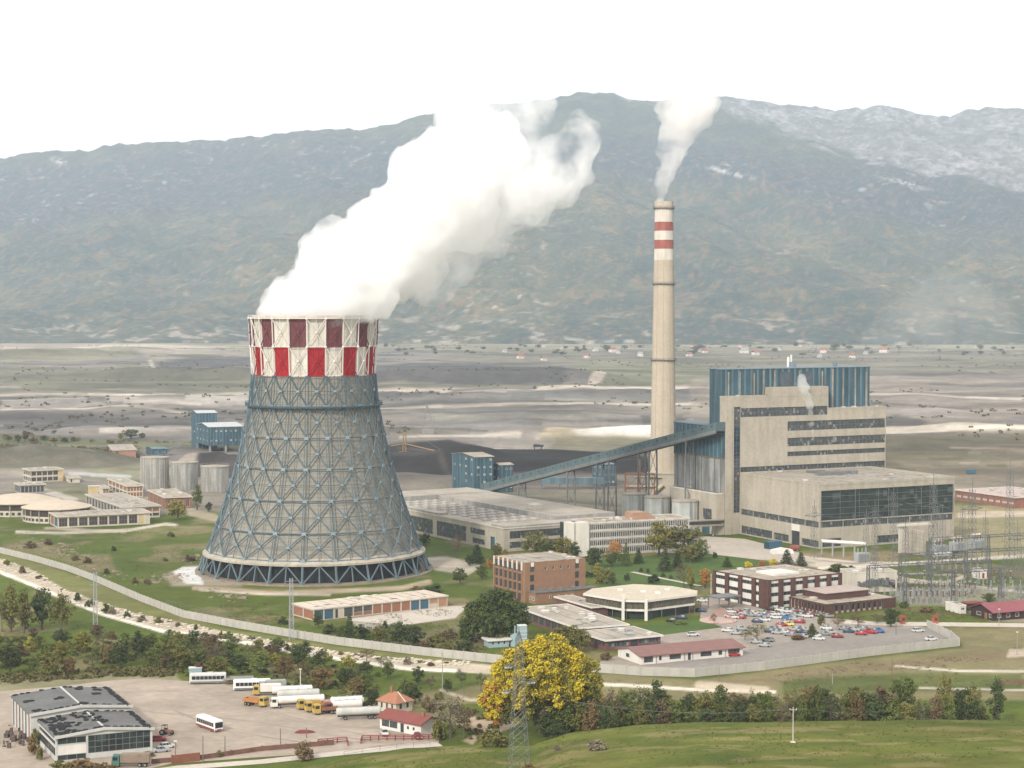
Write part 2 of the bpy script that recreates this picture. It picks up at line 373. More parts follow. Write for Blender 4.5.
# ------------------------------------------------------------------ terrain colours (surface albedo by zone)
GRASS = (.056, .088, .013); GRASS2 = (.10, .118, .022); DRY = (.19, .155, .085); DIRT = (.36, .30, .225); PALE = (.44, .385, .31); MINE = (.2, .18, .155)
MDK = (.072, .067, .063); COAL = (.022, .02, .02); OLIVE = (.19, .18, .10); TAN = (.42, .36, .29); FIELD = (.15, .155, .09); STONE = (.58, .53, .45)
PAINT = [
 # far plain and open-cast mine, from the mountain foot towards the plant
 ('b', 340, 352, (.25, .235, .16), 2, .8), ('p', [(0, 343), (140, 343), (250, 348), (140, 351), (0, 350)], TAN, 1, .8), ('l', [(55, 349), (110, 347), (128, 352), (85, 353)], 2.2, PALE, 1, .9),
 ('p', [(0, 352), (60, 350), (135, 352), (135, 357), (0, 362)], OLIVE, 1.5, .7), ('p', [(130, 352), (250, 351), (250, 356), (150, 358)], (.27, .23, .18), 1, .9),
 ('p', [(160, 361), (190, 357), (252, 357), (252, 378), (200, 380), (150, 378)], MDK, 1.5, .9), ('l', [(150, 361), (156, 372)], 2, (.4, .36, .3), 1, .8), ('p', [(128, 379), (158, 378), (158, 384), (132, 384)], (.40, .36, .31), 1.5, .8),
 ('p', [(0, 366), (150, 370), (250, 378), (250, 393), (0, 393)], (.14, .135, .09), 2, .9),
 ('p', [(440, 350), (720, 352), (1100, 350), (1100, 375), (870, 373), (700, 368), (440, 364)], (.15, .14, .095), 2, .7), ('p', [(370, 364), (470, 364), (560, 366), (580, 378), (560, 385), (370, 385)], MDK, 1.2, .95),
 ('p', [(570, 364), (720, 366), (720, 386), (600, 386)], FIELD, 2, .8), ('l', [(575, 373), (600, 374), (604, 379), (590, 384)], 2.2, TAN, 1, .95), ('p', [(370, 385), (590, 385), (590, 388), (370, 389)], OLIVE, 1.5, .7),
 ('l', [(0, 395.5), (125, 395), (250, 394)], 1.1, PALE, .6, 1), ('l', [(370, 391), (430, 389), (520, 388), (700, 387)], 1.7, TAN, 1, 1),
 ('p', [(0, 400), (250, 398), (250, 405), (120, 403), (0, 414)], (.34, .31, .27), 2, .8), ('l', [(0, 414), (120, 409), (250, 410)], .8, PALE, .8, .8), ('l', [(0, 418), (250, 413)], 1.6, MDK, 1, .7), ('l', [(0, 424), (100, 422), (250, 421)], 1.6, (.14, .135, .13), 1, .8), ('l', [(60, 430), (160, 427), (250, 425)], 2, (.37, .34, .3), 1, .8),
 ('p', [(0, 426), (90, 423), (170, 430), (60, 435), (0, 433)], (.13, .125, .12), 2, .7), ('l', [(100, 434), (190, 432), (250, 430)], 1.2, (.4, .37, .32), 1, .7),
 ('l', [(370, 397), (560, 394), (700, 393)], 2.5, (.13, .13, .125), 1.5, .7), ('l', [(370, 408), (520, 405), (700, 403)], 1.1, PALE, .8, 1), ('l', [(370, 401), (560, 399), (700, 398)], 1.2, (.17, .165, .15), 1, .7), ('p', [(430, 410), (520, 412), (540, 428), (430, 430)], (.16, .155, .145), 3, .6), ('l', [(380, 413), (470, 420), (640, 418)], 2, (.26, .24, .2), 2, .8), ('l', [(400, 439), (470, 436), (520, 437)], 1.2, (.4, .36, .3), 1, .8),
 ('p', [(535, 438), (570, 430), (625, 428), (660, 428), (660, 440), (600, 442), (545, 441)], (.36, .30, .21), 1, .95), ('p', [(572, 436), (600, 431), (655, 428), (655, 438), (590, 439)], (.78, .74, .68), 1, 1),
 ('p', [(540, 437), (700, 436), (700, 462), (560, 456)], (.13, .12, .075), 3, .85), ('l', [(555, 459), (590, 457), (600, 460)], 2, (.36, .29, .2), 1, .8), ('l', [(470, 448), (535, 454)], 1.5, (.4, .36, .31), 1.5, .8),
 ('p', [(385, 446), (450, 440), (490, 450), (600, 458), (700, 470), (700, 489), (500, 490), (385, 487)], COAL, 1.6, 1), ('l', [(395, 462), (440, 466), (455, 478)], 2.2, (.05, .045, .04), 1.5, .8), ('l', [(398, 448), (445, 452), (480, 455)], 1.2, (.07, .06, .055), 1, .7),
 ('p', [(690, 378), (1100, 374), (1100, 434), (870, 432), (690, 436)], (.24, .205, .165), 2, .7), ('p', [(868, 418), (900, 415), (935, 424), (920, 428), (870, 428)], MDK, 1.5, .85), ('l', [(880, 398), (1024, 407), (1100, 408)], .8, (.2, .18, .16), .6, .6), ('l', [(870, 395), (960, 396), (1100, 403)], 1, (.5, .45, .38), .8, .8), ('l', [(870, 407), (960, 415)], 3.5, (.24, .22, .2), 2, .6), ('p', [(985, 432), (1010, 417), (1060, 414), (1100, 430)], (.2, .175, .16), 2, .7), ('l', [(860, 430), (1000, 431), (1100, 430)], 2.2, (.60, .53, .43), 1, 1), ('l', [(930, 384), (1100, 385)], 1, MDK, 1, .6),
 ('p', [(680, 434), (1100, 434), (1100, 476), (880, 480), (680, 476)], (.12, .105, .065), 2, .9), ('l', [(950, 447), (1024, 450)], 1.5, (.33, .27, .2), 1.5, .7), ('p', [(900, 462), (1100, 458), (1100, 500), (950, 500)], (.2, .165, .12), 3, .7),
 # left yard and bank
 ('p', [(-90, 437), (80, 437), (160, 440), (160, 447), (0, 447), (-90, 447)], (.14, .145, .07), 2, .8), ('p', [(0, 446), (140, 445), (150, 462), (0, 462)], (.125, .115, .085), 2, .85), ('l', [(140, 444), (250, 446)], 4, (.16, .165, .085), 2, .8),
 ('p', [(-150, 463), (260, 463), (260, 508), (150, 515), (-150, 500)], (.215, .19, .16), 2, .9), ('p', [(85, 468), (145, 462), (140, 485), (90, 478)], (.16, .165, .095), 2, .7), ('l', [(15, 462), (95, 461)], 1.5, (.4, .36, .32), 1, .8), ('l', [(70, 474), (130, 477)], 1.8, (.33, .33, .33), 1, .8), ('p', [(45, 487), (140, 485), (120, 500), (60, 500)], (.15, .16, .08), 2, .7), ('p', [(195, 455), (240, 455), (240, 470), (198, 470)], COAL, 1.5, .9), ('l', [(45, 491), (75, 500)], 2.5, (.42, .38, .33), 1, .8), ('l', [(190, 512), (215, 518)], 4, DIRT, 1, .7),
 # meadow and works grounds
 ('l', [(16, 532), (60, 533), (130, 530), (165, 524), (176, 525)], 1.4, (.46, .41, .34), .8, .9), ('l', [(45, 528), (125, 532)], 1.2, TAN, .8, .8), ('p', [(0, 545), (30, 540), (60, 548), (60, 560), (20, 552)], DRY, 3, .6), ('p', [(60, 558), (110, 555), (120, 572), (80, 570)], DRY, 3, .6),
 ('p', [(160, 575), (185, 566), (240, 563), (240, 586), (170, 585)], (.34, .29, .23), 2, .8), ('p', [(173, 572), (182, 567), (200, 567), (203, 585), (185, 583)], (.6, .6, .58), .8, 1), ('l', [(195, 588), (270, 592), (330, 591), (400, 588), (430, 582)], 2.2, (.34, .27, .2), 1.5, .9), ('l', [(200, 590), (260, 594), (330, 595)], 1, (.45, .4, .33), 1, .8),
 ('p', [(425, 558), (445, 556), (480, 566), (470, 576), (430, 570)], (.40, .35, .29), 1, .9), ('p', [(405, 540), (500, 550), (500, 560), (425, 556)], GRASS, 2, .8), ('l', [(425, 527), (470, 535)], 4, (.25, .22, .19), 2, .8),
 ('p', [(380, 480), (720, 480), (720, 520), (600, 520), (500, 500), (380, 492)], (.17, .15, .125), 2, .8),
 ('p', [(345, 618), (440, 606), (470, 606), (455, 618), (360, 630)], (.38, .34, .29), 1, .9), ('l', [(400, 640), (470, 628), (500, 640)], 6, (.17, .15, .09), 3, .7),
 ('p', [(690, 537), (740, 538), (790, 552), (850, 560), (880, 568), (870, 574), (800, 566), (700, 548)], (.42, .37, .31), 1, .95), ('l', [(665, 575), (640, 572), (600, 560)], 1, (.42, .38, .3), .7, .8), ('l', [(590, 572), (650, 584), (700, 588), (716, 584)], 1, (.42, .38, .3), .7, .6),
 ('p', [(780, 550), (900, 552), (905, 566), (860, 566), (790, 556)], (.24, .19, .115), 2, .8), ('p', [(940, 505), (1100, 503), (1100, 560), (960, 556)], (.27, .23, .14), 2, .8), ('l', [(960, 515), (1060, 513)], 3, (.43, .36, .28), 1, .9), ('l', [(820, 568), (900, 564), (1024, 556), (1100, 552)], 1.7, (.46, .42, .35), .8, .95), ('l', [(900, 581), (945, 583), (965, 576)], 1.8, (.48, .41, .33), .8, .9), ('p', [(890, 588), (1100, 584), (1100, 604), (900, 606)], (.23, .21, .17), 2, .7), ('l', [(905, 573), (960, 575)], 1, (.42, .38, .3), .7, .7), ('l', [(945, 583), (1024, 592)], 1, (.42, .4, .36), .7, .8),
 ('p', [(940, 606), (975, 606), (990, 622), (1100, 624), (1100, 618), (1000, 618)], (.34, .29, .23), 1, .6),
 # between the perimeter wall and the tree line
 ('p', [(600, 673), (695, 679), (865, 658), (962, 648), (955, 636), (935, 628), (1100, 630), (1100, 700), (600, 700)], (.19, .165, .085), 2, .9), ('p', [(700, 682), (870, 664), (1024, 650), (1024, 658), (800, 676), (700, 688)], (.19, .135, .085), 3, .55),
 ('p', [(780, 680), (900, 673), (1024, 674), (1024, 690), (780, 694)], GRASS, 3, .7), ('l', [(597, 684), (640, 686), (700, 690), (775, 692)], 1.6, STONE, .8, .9), ('l', [(700, 684), (765, 690)], 4, (.45, .38, .29), 2, .8), ('l', [(895, 666), (960, 671), (1100, 672)], 1.2, (.5, .45, .38), .8, .8), ('p', [(1005, 650), (1060, 645), (1060, 656), (1005, 658)], (.48, .4, .32), 1.5, .8), ('l', [(1000, 682), (1060, 681)], 2.5, (.16, .09, .06), 1, .8), ('l', [(920, 688), (1060, 691)], 1, (.46, .42, .36), .8, .8),
 # stone-lined canal bank
 ('p', [(-60, 545), (0, 553), (35, 562), (66, 571), (94, 581), (141, 601), (183, 618), (240, 630), (335, 645), (486, 663), (486, 672), (320, 652), (230, 636), (131, 616), (94, 603), (66, 592), (30, 571), (-60, 548)], (.165, .165, .06), 1, .8),
 ('p', [(-60, 548), (0, 559), (30, 569), (66, 590), (94, 600), (131, 612.5), (187, 624), (240, 635), (320, 649), (380, 657), (450, 662), (520, 667), (520, 676), (455, 672), (405, 670), (312, 656), (240, 643), (164, 632.5), (105, 616), (70, 602), (35, 587), (0, 573), (-60, 560)], (.44, .375, .29), .8, 1),
 ('l', [(-60, 559), (0, 572), (35, 586), (70, 601), (105, 615), (164, 631.5), (240, 642), (312, 655), (405, 668.5), (455, 671)], 1.6, (.66, .61, .53), .7, 1),
 # orchard and yard edges
 ('p', [(-60, 680), (60, 678), (110, 674), (180, 674), (185, 684), (110, 684), (0, 692), (-60, 692)], (.26, .23, .15), 2, .7), ('p', [(455, 715), (480, 716), (520, 722), (505, 730), (475, 738), (470, 744), (460, 740), (480, 730), (450, 722)], (.43, .33, .24), 1.5, .9), ('l', [(440, 690), (470, 700), (500, 700)], 1.5, (.42, .36, .28), 1, .7),
 ('p', [(-90, 446), (100, 447), (150, 455), (140, 463), (100, 469), (-90, 471)], (.10, .095, .065), 2, .8), ('p', [(196, 458), (240, 456), (246, 480), (192, 478)], COAL, 1.5, .85),
 ('p', [(-60, 752), (20, 745), (55, 750), (60, 790), (-60, 790)], (.40, .33, .27), 2, .8),
]
_r = random.Random(77)
for _i in range(110):
    _y = _r.uniform(384, 438); _x = _r.choice([_r.uniform(-60, 250), _r.uniform(380, 700), _r.uniform(860, 1060), _r.uniform(380, 700)]); _l = _r.uniform(15, 110); _s = _r.uniform(-.04, .04)
    PAINT.insert(22, ('l', [(_x, _y), (_x + _l * .5, _y + _s * _l * .5 + _r.uniform(-1, 1)), (_x + _l, _y + _s * _l)], _r.uniform(.3, 1.3), _r.choice([MDK, (.10, .095, .085), (.16, .15, .11), (.36, .32, .27), (.26, .23, .19)]), .7, _r.uniform(.5, .9)))
for _i in range(50):
    _y = _r.uniform(345, 384); _x = _r.uniform(-60, 1060); _l = _r.uniform(10, 70)
    PAINT.insert(8, ('l', [(_x, _y), (_x + _l, _y + _r.uniform(-1.5, 1.5))], _r.uniform(.3, 1), _r.choice([(.09, .10, .05), (.11, .10, .07), (.30, .27, .22), (.14, .15, .07), MDK]), .7, _r.uniform(.4, .9)))
for _i in range(90):
    _z = _r.random() < .55; _y = _r.uniform(434, 505) if _z else _r.uniform(462, 506); _x = _r.uniform(880, 1070) if _z else _r.uniform(-60, 250); _l = _r.uniform(6, 40)
    PAINT.append(('l', [(_x, _y), (_x + _l, _y + _r.uniform(-1.5, 1.5))], _r.uniform(.4, 1.8), _r.choice([(.08, .085, .035), (.16, .13, .085), (.24, .205, .16), (.09, .075, .05), (.11, .11, .05)]), 1.0, _r.uniform(.35, .8)))
for _i in range(70):
    _y = _r.uniform(525, 690); _x = _r.uniform(-40, 1060)
    PAINT.append(('l', [(_x, _y), (_x + _r.uniform(5, 30), _y + _r.uniform(-2, 3))], _r.uniform(.5, 2.2), _r.choice([(.15, .13, .06), (.07, .095, .02), (.2, .165, .10), (.10, .095, .035)]), 1.4, _r.uniform(.3, .65)))
def seg_dist(px, py, pts):
    best = np.full(px.shape, 1e9)
    for (x0, y0), (x1, y1) in zip(pts[:-1], pts[1:]):
        dx, dy = x1 - x0, y1 - y0; t = np.clip(((px - x0) * dx + (py - y0) * dy) / (dx * dx + dy * dy + 1e-9), 0, 1)
        best = np.minimum(best, np.hypot(px - x0 - t * dx, py - y0 - t * dy))
    return best
def inside(px, py, pts):
    c = np.zeros(px.shape, bool); n = len(pts); j = n - 1
    for i in range(n):
        xi, yi = pts[i]; xj, yj = pts[j]
        if yi != yj:
            c ^= ((yi > py) != (yj > py)) & (px < (xj - xi) * (py - yi) / (yj - yi) + xi)
        j = i
    return c
def paint(x, y):
    """survey-map colouring of the ground"""
    X, Y = proj(x, y, 0.0)
    amp = np.clip(14000 / np.maximum(y, 1) / 12, .25, 1.6)
    wx = X + (fbm(x / 40, y / 40, 4) - .5) * 14; wy = Y + (fbm(x / 60 + 9, y / 60, 4) - .5) * 5 * np.clip(1.2 - y / 8000, .5, 1)
    g = fbm(x / 35, y / 35)[..., None]; g2 = fbm(x / 9 + 50, y / 9)[..., None]
    col = np.array(GRASS) * (1 - g) + np.array(GRASS2) * g
    k = np.clip((fbm(x / 22 + 5, y / 22 + 70) - .56) * 6, 0, .75)[..., None]; col = col * (1 - k) + np.array(DRY) * k
    far = np.clip((495 - Y) / 12, 0, 1)[..., None]
    st = np.clip((fbm(x / 170, y / 90, 5) - .5) * 2.6 + .5, 0, 1)[..., None]
    mine = np.array((.085, .08, .072)) * (1 - st) + np.array((.23, .205, .175)) * st
    col = col * (1 - far) + mine * far
    for p in PAINT:
        if p[0] == 'b':
            _, a, b, c, s, op = p; m = np.clip(np.minimum(wy - a, b - wy) / s, 0, 1)
        elif p[0] == 'l':
            _, pts, hw, c, s, op = p; d = seg_dist(wx if s > 1.2 else X, wy if s > 1.2 else Y, pts); m = np.clip((hw - d) / s + .5, 0, 1)
        else:
            _, pts, c, s, op = p; A, B = (wx, wy) if s > .9 else (X, Y)
            ins = inside(A, B, pts); d = seg_dist(A, B, pts + [pts[0]]); m = np.clip(np.where(ins, d, -d) / (s * 1.4) + .5, 0, 1)
        m = (m * op)[..., None]
        v = (.8 + .4 * g2) * (1 - far * .55 * (.5 - st)); col = col * (1 - m) + np.array(c) * v * m
    hz = hill(x, y); m = np.clip(hz / 1.5, 0, 1)[..., None] * (y < 446)[..., None]
    hg = np.clip((fbm(x / 20, y / 9, 5)[..., None] - .5) * 1.8 + .5, 0, 1)
    hc = np.array((.062, .088, .011)) * (1 - hg) + np.array((.125, .13, .024)) * hg
    kk = np.clip((fbm(x / 11 + 3, y / 7, 5) - .58) * 6, 0, .4)[..., None]; hc = hc * (1 - kk) + np.array((.26, .20, .10)) * kk
    return col * (1 - m) + hc * m
def grid_mesh(name, X, Y, Z, C, mat):
    nr, nc = X.shape; V = np.stack([X, Y, Z], -1).reshape(-1, 3).astype(np.float32)
    i = np.arange(nr * nc).reshape(nr, nc); q = np.stack([i[:-1, :-1], i[:-1, 1:], i[1:, 1:], i[1:, :-1]], -1).reshape(-1, 4)
    me = bpy.data.meshes.new(name); me.vertices.add(len(V)); me.vertices.foreach_set('co', V.ravel())
    me.loops.add(q.size); me.loops.foreach_set('vertex_index', q.ravel().astype(np.int32)); me.polygons.add(len(q))
    me.polygons.foreach_set('loop_start', np.arange(0, q.size, 4, dtype=np.int32)); me.polygons.foreach_set('use_smooth', np.ones(len(q), bool))
    if C is not None:
        at = me.color_attributes.new('Col', 'FLOAT_COLOR', 'POINT'); c4 = np.ones((len(V), 4), np.float32); c4[:, :3] = C.reshape(-1, 3); at.data.foreach_set('color', c4.ravel())
    me.materials.append(mat); me.update(calc_edges=True)
    o = bpy.data.objects.new(name, me); COL.objects.link(o); return o
def terr_mat(name, s1, s2, a1, a2, bump):
    m = bpy.data.materials.new(name); m.use_nodes = True; t = m.node_tree; L = t.links.new; p = t.nodes['Principled BSDF']
    p.inputs['Roughness'].default_value = .95; p.inputs['Specular IOR Level'].default_value = .1
    at = node(t, 'ShaderNodeAttribute', attribute_name='Col'); tc = node(t, 'ShaderNodeTexCoord'); out = at.outputs[0]; last = None
    for s, a in ((s1, a1), (s2, a2)) + (((.018, .3),) if name == 'ground' else ((.03, .32),)):
        n = node(t, 'ShaderNodeTexNoise'); n.inputs['Scale'].default_value = s; n.inputs['Detail'].default_value = 8; n.inputs['Roughness'].default_value = .75; L(tc.outputs['Object'], n.inputs['Vector'])
        r = node(t, 'ShaderNodeMapRange'); r.inputs[1].default_value = .3; r.inputs[2].default_value = .7; r.inputs[3].default_value = 1 - a; r.inputs[4].default_value = 1 + a; L(n.outputs[0], r.inputs[0])
        q = node(t, 'ShaderNodeMix', data_type='RGBA', blend_type='MULTIPLY'); q.inputs[0].default_value = 1; L(out, q.inputs[6]); L(r.outputs[0], q.inputs[7]); out = q.outputs[2]; last = n
    L(out, p.inputs['Base Color']); b = node(t, 'ShaderNodeBump'); b.inputs['Strength'].default_value = bump; b.inputs['Distance'].default_value = 1; L(last.outputs[0], b.inputs['Height']); L(b.outputs[0], p.inputs['Normal'])
    return m
ys = list(np.arange(120, 330, 8.0)); y = 330.0
while y < 5900: ys.append(y); y += min(30, 1.15 * y * y / 209000)
ys = np.array(ys); pxs = np.concatenate([np.arange(-1400, -60, 20), np.arange(-60, 1084, 2.2), np.arange(1084, 2400, 20)])
PX, YY = np.meshgrid(pxs, ys); XX = (PX - 512) / F * (YY + 30)
ZZ = ground_h(XX, YY); ZZ[YY > 5200] -= 3
# stony bank relief
_bX, _bY = proj(XX, YY, 0.0); bank = inside(_bX, _bY, PAINT[-6][1]) if False else None
grid_mesh('ground', XX, YY, ZZ, paint(XX, YY), terr_mat('ground', .12, .9, .16, .22, .35))['kind'] = 'structure'
# ------------------------------------------------------------------ mountain
RX = [-700, -300, 0, 45, 90, 105, 165, 240, 310, 360, 402, 412, 512, 577, 612, 627, 657, 690, 727, 782, 812, 832, 850, 882, 900, 912, 947, 965, 982, 1024, 1300, 1800]
RY = [210, 180, 160, 153, 152, 147.5, 142, 139, 132, 130, 121, 118, 103, 95.5, 96, 101, 102.5, 98, 99, 106, 108, 112, 111, 107.5, 110, 114, 116.5, 112, 110, 111, 120, 140]
T = np.concatenate([np.linspace(0, 1, 320), np.linspace(1.01, 1.25, 14)]); MPX = np.concatenate([np.arange(-700, -40, 16), np.arange(-40, 1064, 2.2), np.arange(1064, 1800, 16)])
MP, TT = np.meshgrid(MPX, T); Y0 = 5500 - 300 * np.clip((MP - 300) / 700, 0, 1); MY = Y0 + TT * (10500 - Y0); MX = (MP - 512) / F * MY
rp = np.interp(MP, RX, RY); zr = CH + 10500 * (384 - rp - F * math.tan(PT)) / F
zr = zr + (fbm(MX / 160, MX * 0 + 3, 4) - .5) * 34
sh = np.where(TT <= 1, .035 * np.sin(TT * math.pi) * 0 + TT ** 1.22 * (.86 + .14 * TT), 1 - (TT - 1) * 1.3)
sp = (fbm(MX / 900 + MY / 2600, MY / 2400, 5) - .5); sp2 = (fbm(MX / 260 + 40, MY / 420, 4) - .5)
env = np.sin(np.clip(TT, 0, 1) * math.pi) ** .8
MZ = zr * sh + sp * 400 * env + sp2 * 120 * env + (fbm(MX / 45, MY / 60, 3) - .5) * 24 * np.clip(TT * 8, 0, 1) - 6 * (TT < .005)
SX, SY = proj(MX, MY, MZ)
n1 = fbm(MX / 700, MY / 900, 5); n2 = fbm(MX / 90, MY / 140, 4); n3 = fbm(MX / 28 + 5, MY / 45, 3); n4 = fbm(MX / 13 + 9, MY / 26, 2)
def lerp(a, b, k): k = np.clip(k, 0, 1)[..., None]; return np.array(a) * (1 - k) + np.array(b) * k if not isinstance(a, np.ndarray) else a * (1 - k) + np.array(b) * k
c = lerp((.036, .058, .046), (.115, .12, .068), (n1 * .55 + n2 * .45 - .32) * 2.4)  # slope colours lightened and blued, putting part of the distance haze into the albedo
c = lerp(c, (.23, .145, .075), np.clip((n2 * n3 - .36) * 6, 0, .38) * np.clip((SY - 120) / 80, .2, 1))
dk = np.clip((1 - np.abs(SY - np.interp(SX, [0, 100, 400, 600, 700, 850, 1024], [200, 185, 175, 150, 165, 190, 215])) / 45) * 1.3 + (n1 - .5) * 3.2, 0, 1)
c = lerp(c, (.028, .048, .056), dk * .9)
rock = np.clip((SY - 310) / 25, 0, 1) * np.clip((n3 - .56) * 9, 0, 1) * np.clip((n2 - .46) * 6, 0, 1); c = lerp(c, (.42, .40, .37), rock * .6)
rk2 = np.clip((n3 - .70) * 8, 0, 1) * np.clip((n1 - .45) * 6, 0, 1); c = lerp(c, (.45, .42, .38), rk2 * .6)
pale = np.clip((SX - 560) / 160, 0, 1) * np.clip((np.interp(SX, [560, 700, 760, 840, 930, 1024], [96, 108, 128, 158, 172, 190]) + (n2 - .5) * 26 + (n1 - .5) * 18 - SY) / 7, 0, 1)
c = lerp(c, (.20, .19, .185), pale * .55); snow = pale * np.clip((n2 * .3 + n3 * .3 + n4 * .4 - .50) * 7 + (n1 - .5) * 2, 0, 1); c = lerp(c, (.40, .41, .45), snow * .55)
sp5 = np.clip((n4 - .60) * 9, 0, 1); c = lerp(c, (.20, .125, .07), sp5 * .5 * np.clip((SY - 110) / 60, 0, 1)); sp6 = np.clip((n4 * .6 + n3 * .4 - .38) * -9, 0, 1); c = lerp(c, (.03, .045, .045), sp6 * .6)
for (bx, by, bw, bh) in ((58, 161, 7, 2.5), (727, 172, 22, 2), (905, 183, 20, 2)):
    c = lerp(c, (.42, .41, .40), (n4 > .45) * .7 * np.exp(-((SX - bx) / bw) ** 2 - ((SY - by - (SX - bx) * .25) / bh) ** 2) * 1.5)
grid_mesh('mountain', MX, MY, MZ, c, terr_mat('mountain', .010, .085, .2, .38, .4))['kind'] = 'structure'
# ------------------------------------------------------------------ haze
hm = bpy.data.materials.new('haze'); hm.use_nodes = True; t = hm.node_tree; t.nodes.clear(); o_ = node(t, 'ShaderNodeOutputMaterial'); v_ = node(t, 'ShaderNodeVolumePrincipled')
v_.inputs['Density'].default_value = 6.0e-5; v_.inputs['Color'].default_value = (.74, .86, 1, 1); v_.inputs['Anisotropy'].default_value = .1; t.links.new(v_.outputs[0], o_.inputs['Volume'])
b = MB(); b.box(-9000, -60, -14, 9000, 14000, 1700); hz = b.obj('haze', hm); tag(hz, 'pale autumn haze lying over the whole valley', None, kind='stuff')
# ------------------------------------------------------------------ flat sheets: yards, roads, car parks
def sheet(name, pts, z, mat, sub=None):
    b = MB(); P = [G(*p) for p in pts]; b.add([(p.x, p.y, z) for p in P], [tuple(range(len(P)))]); 
    me_n = sum((P[i].x * P[(i + 1) % len(P)].y - P[(i + 1) % len(P)].x * P[i].y) for i in range(len(P)))
    if me_n < 0: b.f[0] = tuple(reversed(b.f[0]))
    return struct(b, name, mat)
def strip(name, pts, wid, z, mat, kerb=False):
    P = [G(*p) for p in pts]; b = MB(); L = []; 
    for i, p in enumerate(P):
        d = (P[min(i + 1, len(P) - 1)] - P[max(i - 1, 0)]).normalized(); nrm = Vector((-d.y, d.x, 0)); L.append((p + nrm * wid / 2, p - nrm * wid / 2))
    for (a, b1), (c1, d1) in zip(L[:-1], L[1:]):
        b.quad((b1.x, b1.y, z), (d1.x, d1.y, z), (c1.x, c1.y, z), (a.x, a.y, z))
        if kerb:
            for s, t in ((a, c1), (b1, d1)):
                n = (t - s).normalized(); k = Vector((-n.y, n.x, 0)) * .12
                b.add([(s.x - k.x, s.y - k.y, 0), (t.x - k.x, t.y - k.y, 0), (t.x + k.x, t.y + k.y, 0), (s.x + k.x, s.y + k.y, 0)] + [(q.x + m * k.x, q.y + m * k.y, z + .12) for q, m in ((s, -1), (t, -1), (t, 1), (s, 1))], [(0, 1, 5, 4), (1, 2, 6, 5), (2, 3, 7, 6), (3, 0, 4, 7), (4, 5, 6, 7)])
    return struct(b, name, mat)
asph_old = M('worn_asphalt', (.29, .25, .21), var=.14, scale=.05, fine=.12); asph_gr = M('grey_asphalt', (.23, .21, .185), var=.12, scale=.05, fine=.1)
gravel_y = M('compacted_gravel', (.33, .275, .22), var=.24, scale=.045, fine=.1); pale_road = M('pale_road', (.47, .42, .36), var=.1, scale=.08, fine=.1); lawn = M('lawn', (.058, .10, .016), var=.2, scale=.1, fine=.2)
sheet('truck_yard', [(60, 686.5), (107, 681), (140, 678.5), (185, 681), (232, 684), (300, 690), (372, 704), (380, 720), (440, 738), (438, 744), (330, 753), (250, 758), (170, 764), (60, 790), (-80, 800), (-80, 697), (0, 691)], .05, gravel_y)
strip('road', [(100, 779), (180, 768), (262, 762), (345, 753), (440, 744.5)], 4.5, .10, pale_road)
strip('road', [(895, 624), (940, 624.5), (1024, 625.5), (1150, 627)], 7, .06, pale_road, kerb=True)
strip('road', [(845, 622), (870, 623.5), (895, 624)], 7, .06, pale_road)
sheet('car_park', [(655, 641), (664, 634), (722, 627), (700, 619), (702, 600), (716, 594), (768, 611), (826, 618), (868, 621), (925, 627), (951, 639), (957, 645), (865, 655.5), (765, 669), (695, 676), (640, 675), (602, 671), (600, 662)], .05, asph_old)
sheet('car_park', [(642, 667), (745, 651), (790, 642), (846, 633), (925, 627.5), (950, 639), (956, 644.5), (865, 655), (765, 668.5), (695, 675.3), (640, 674.3), (610, 671), (612, 668)], .10, asph_gr)
sheet('lawn', [(634, 626.5), (664, 635), (722, 627.5), (697, 620)], .10, lawn); sheet('lawn', [(600, 560), (700, 552), (770, 562), (800, 570), (716, 572), (716, 586), (690, 588), (600, 588), (590, 570)], .03, lawn)
sheet('yard', [(655, 553), (700, 536), (745, 539), (800, 553), (800, 560), (760, 560), (700, 553)], .07, M('concrete_yard', (.40, .355, .30), var=.1, scale=.05, fine=.1))
strip('path', [(795, 556), (850, 562), (905, 563), (960, 560), (1040, 555)], 6, .06, pale_road)
strip('path', [(838, 566), (875, 571), (905, 579), (945, 583)], 5, .07, pale_road)
strip('path', [(632, 572), (660, 578), (700, 586)], 2.2, .08, pale_road)
sheet('yard', [(345, 620), (440, 606.5), (468, 606), (455, 618), (400, 626)], .05, pale_road)

for _k, _p in enumerate([[(110, 700), (150, 712), (200, 716), (260, 722), (330, 735), (380, 742)], [(200, 690), (240, 706), (300, 722), (360, 734)], [(120, 740), (170, 726), (230, 716), (300, 712)], [(160, 705), (220, 730), (300, 742), (400, 742)], [(15, 745), (30, 725), (60, 700), (110, 692), (180, 690)], [(380, 728), (330, 726), (270, 712), (220, 700)]]):
    for _o in (0, 1.9): strip('tyre_track', [(x + _o * 2.2, y + _o * .6) for x, y in _p], .55, .056 + .003 * _k + .001 * _o, M('tyre_track', (.27, .225, .18), var=.2, scale=.1))
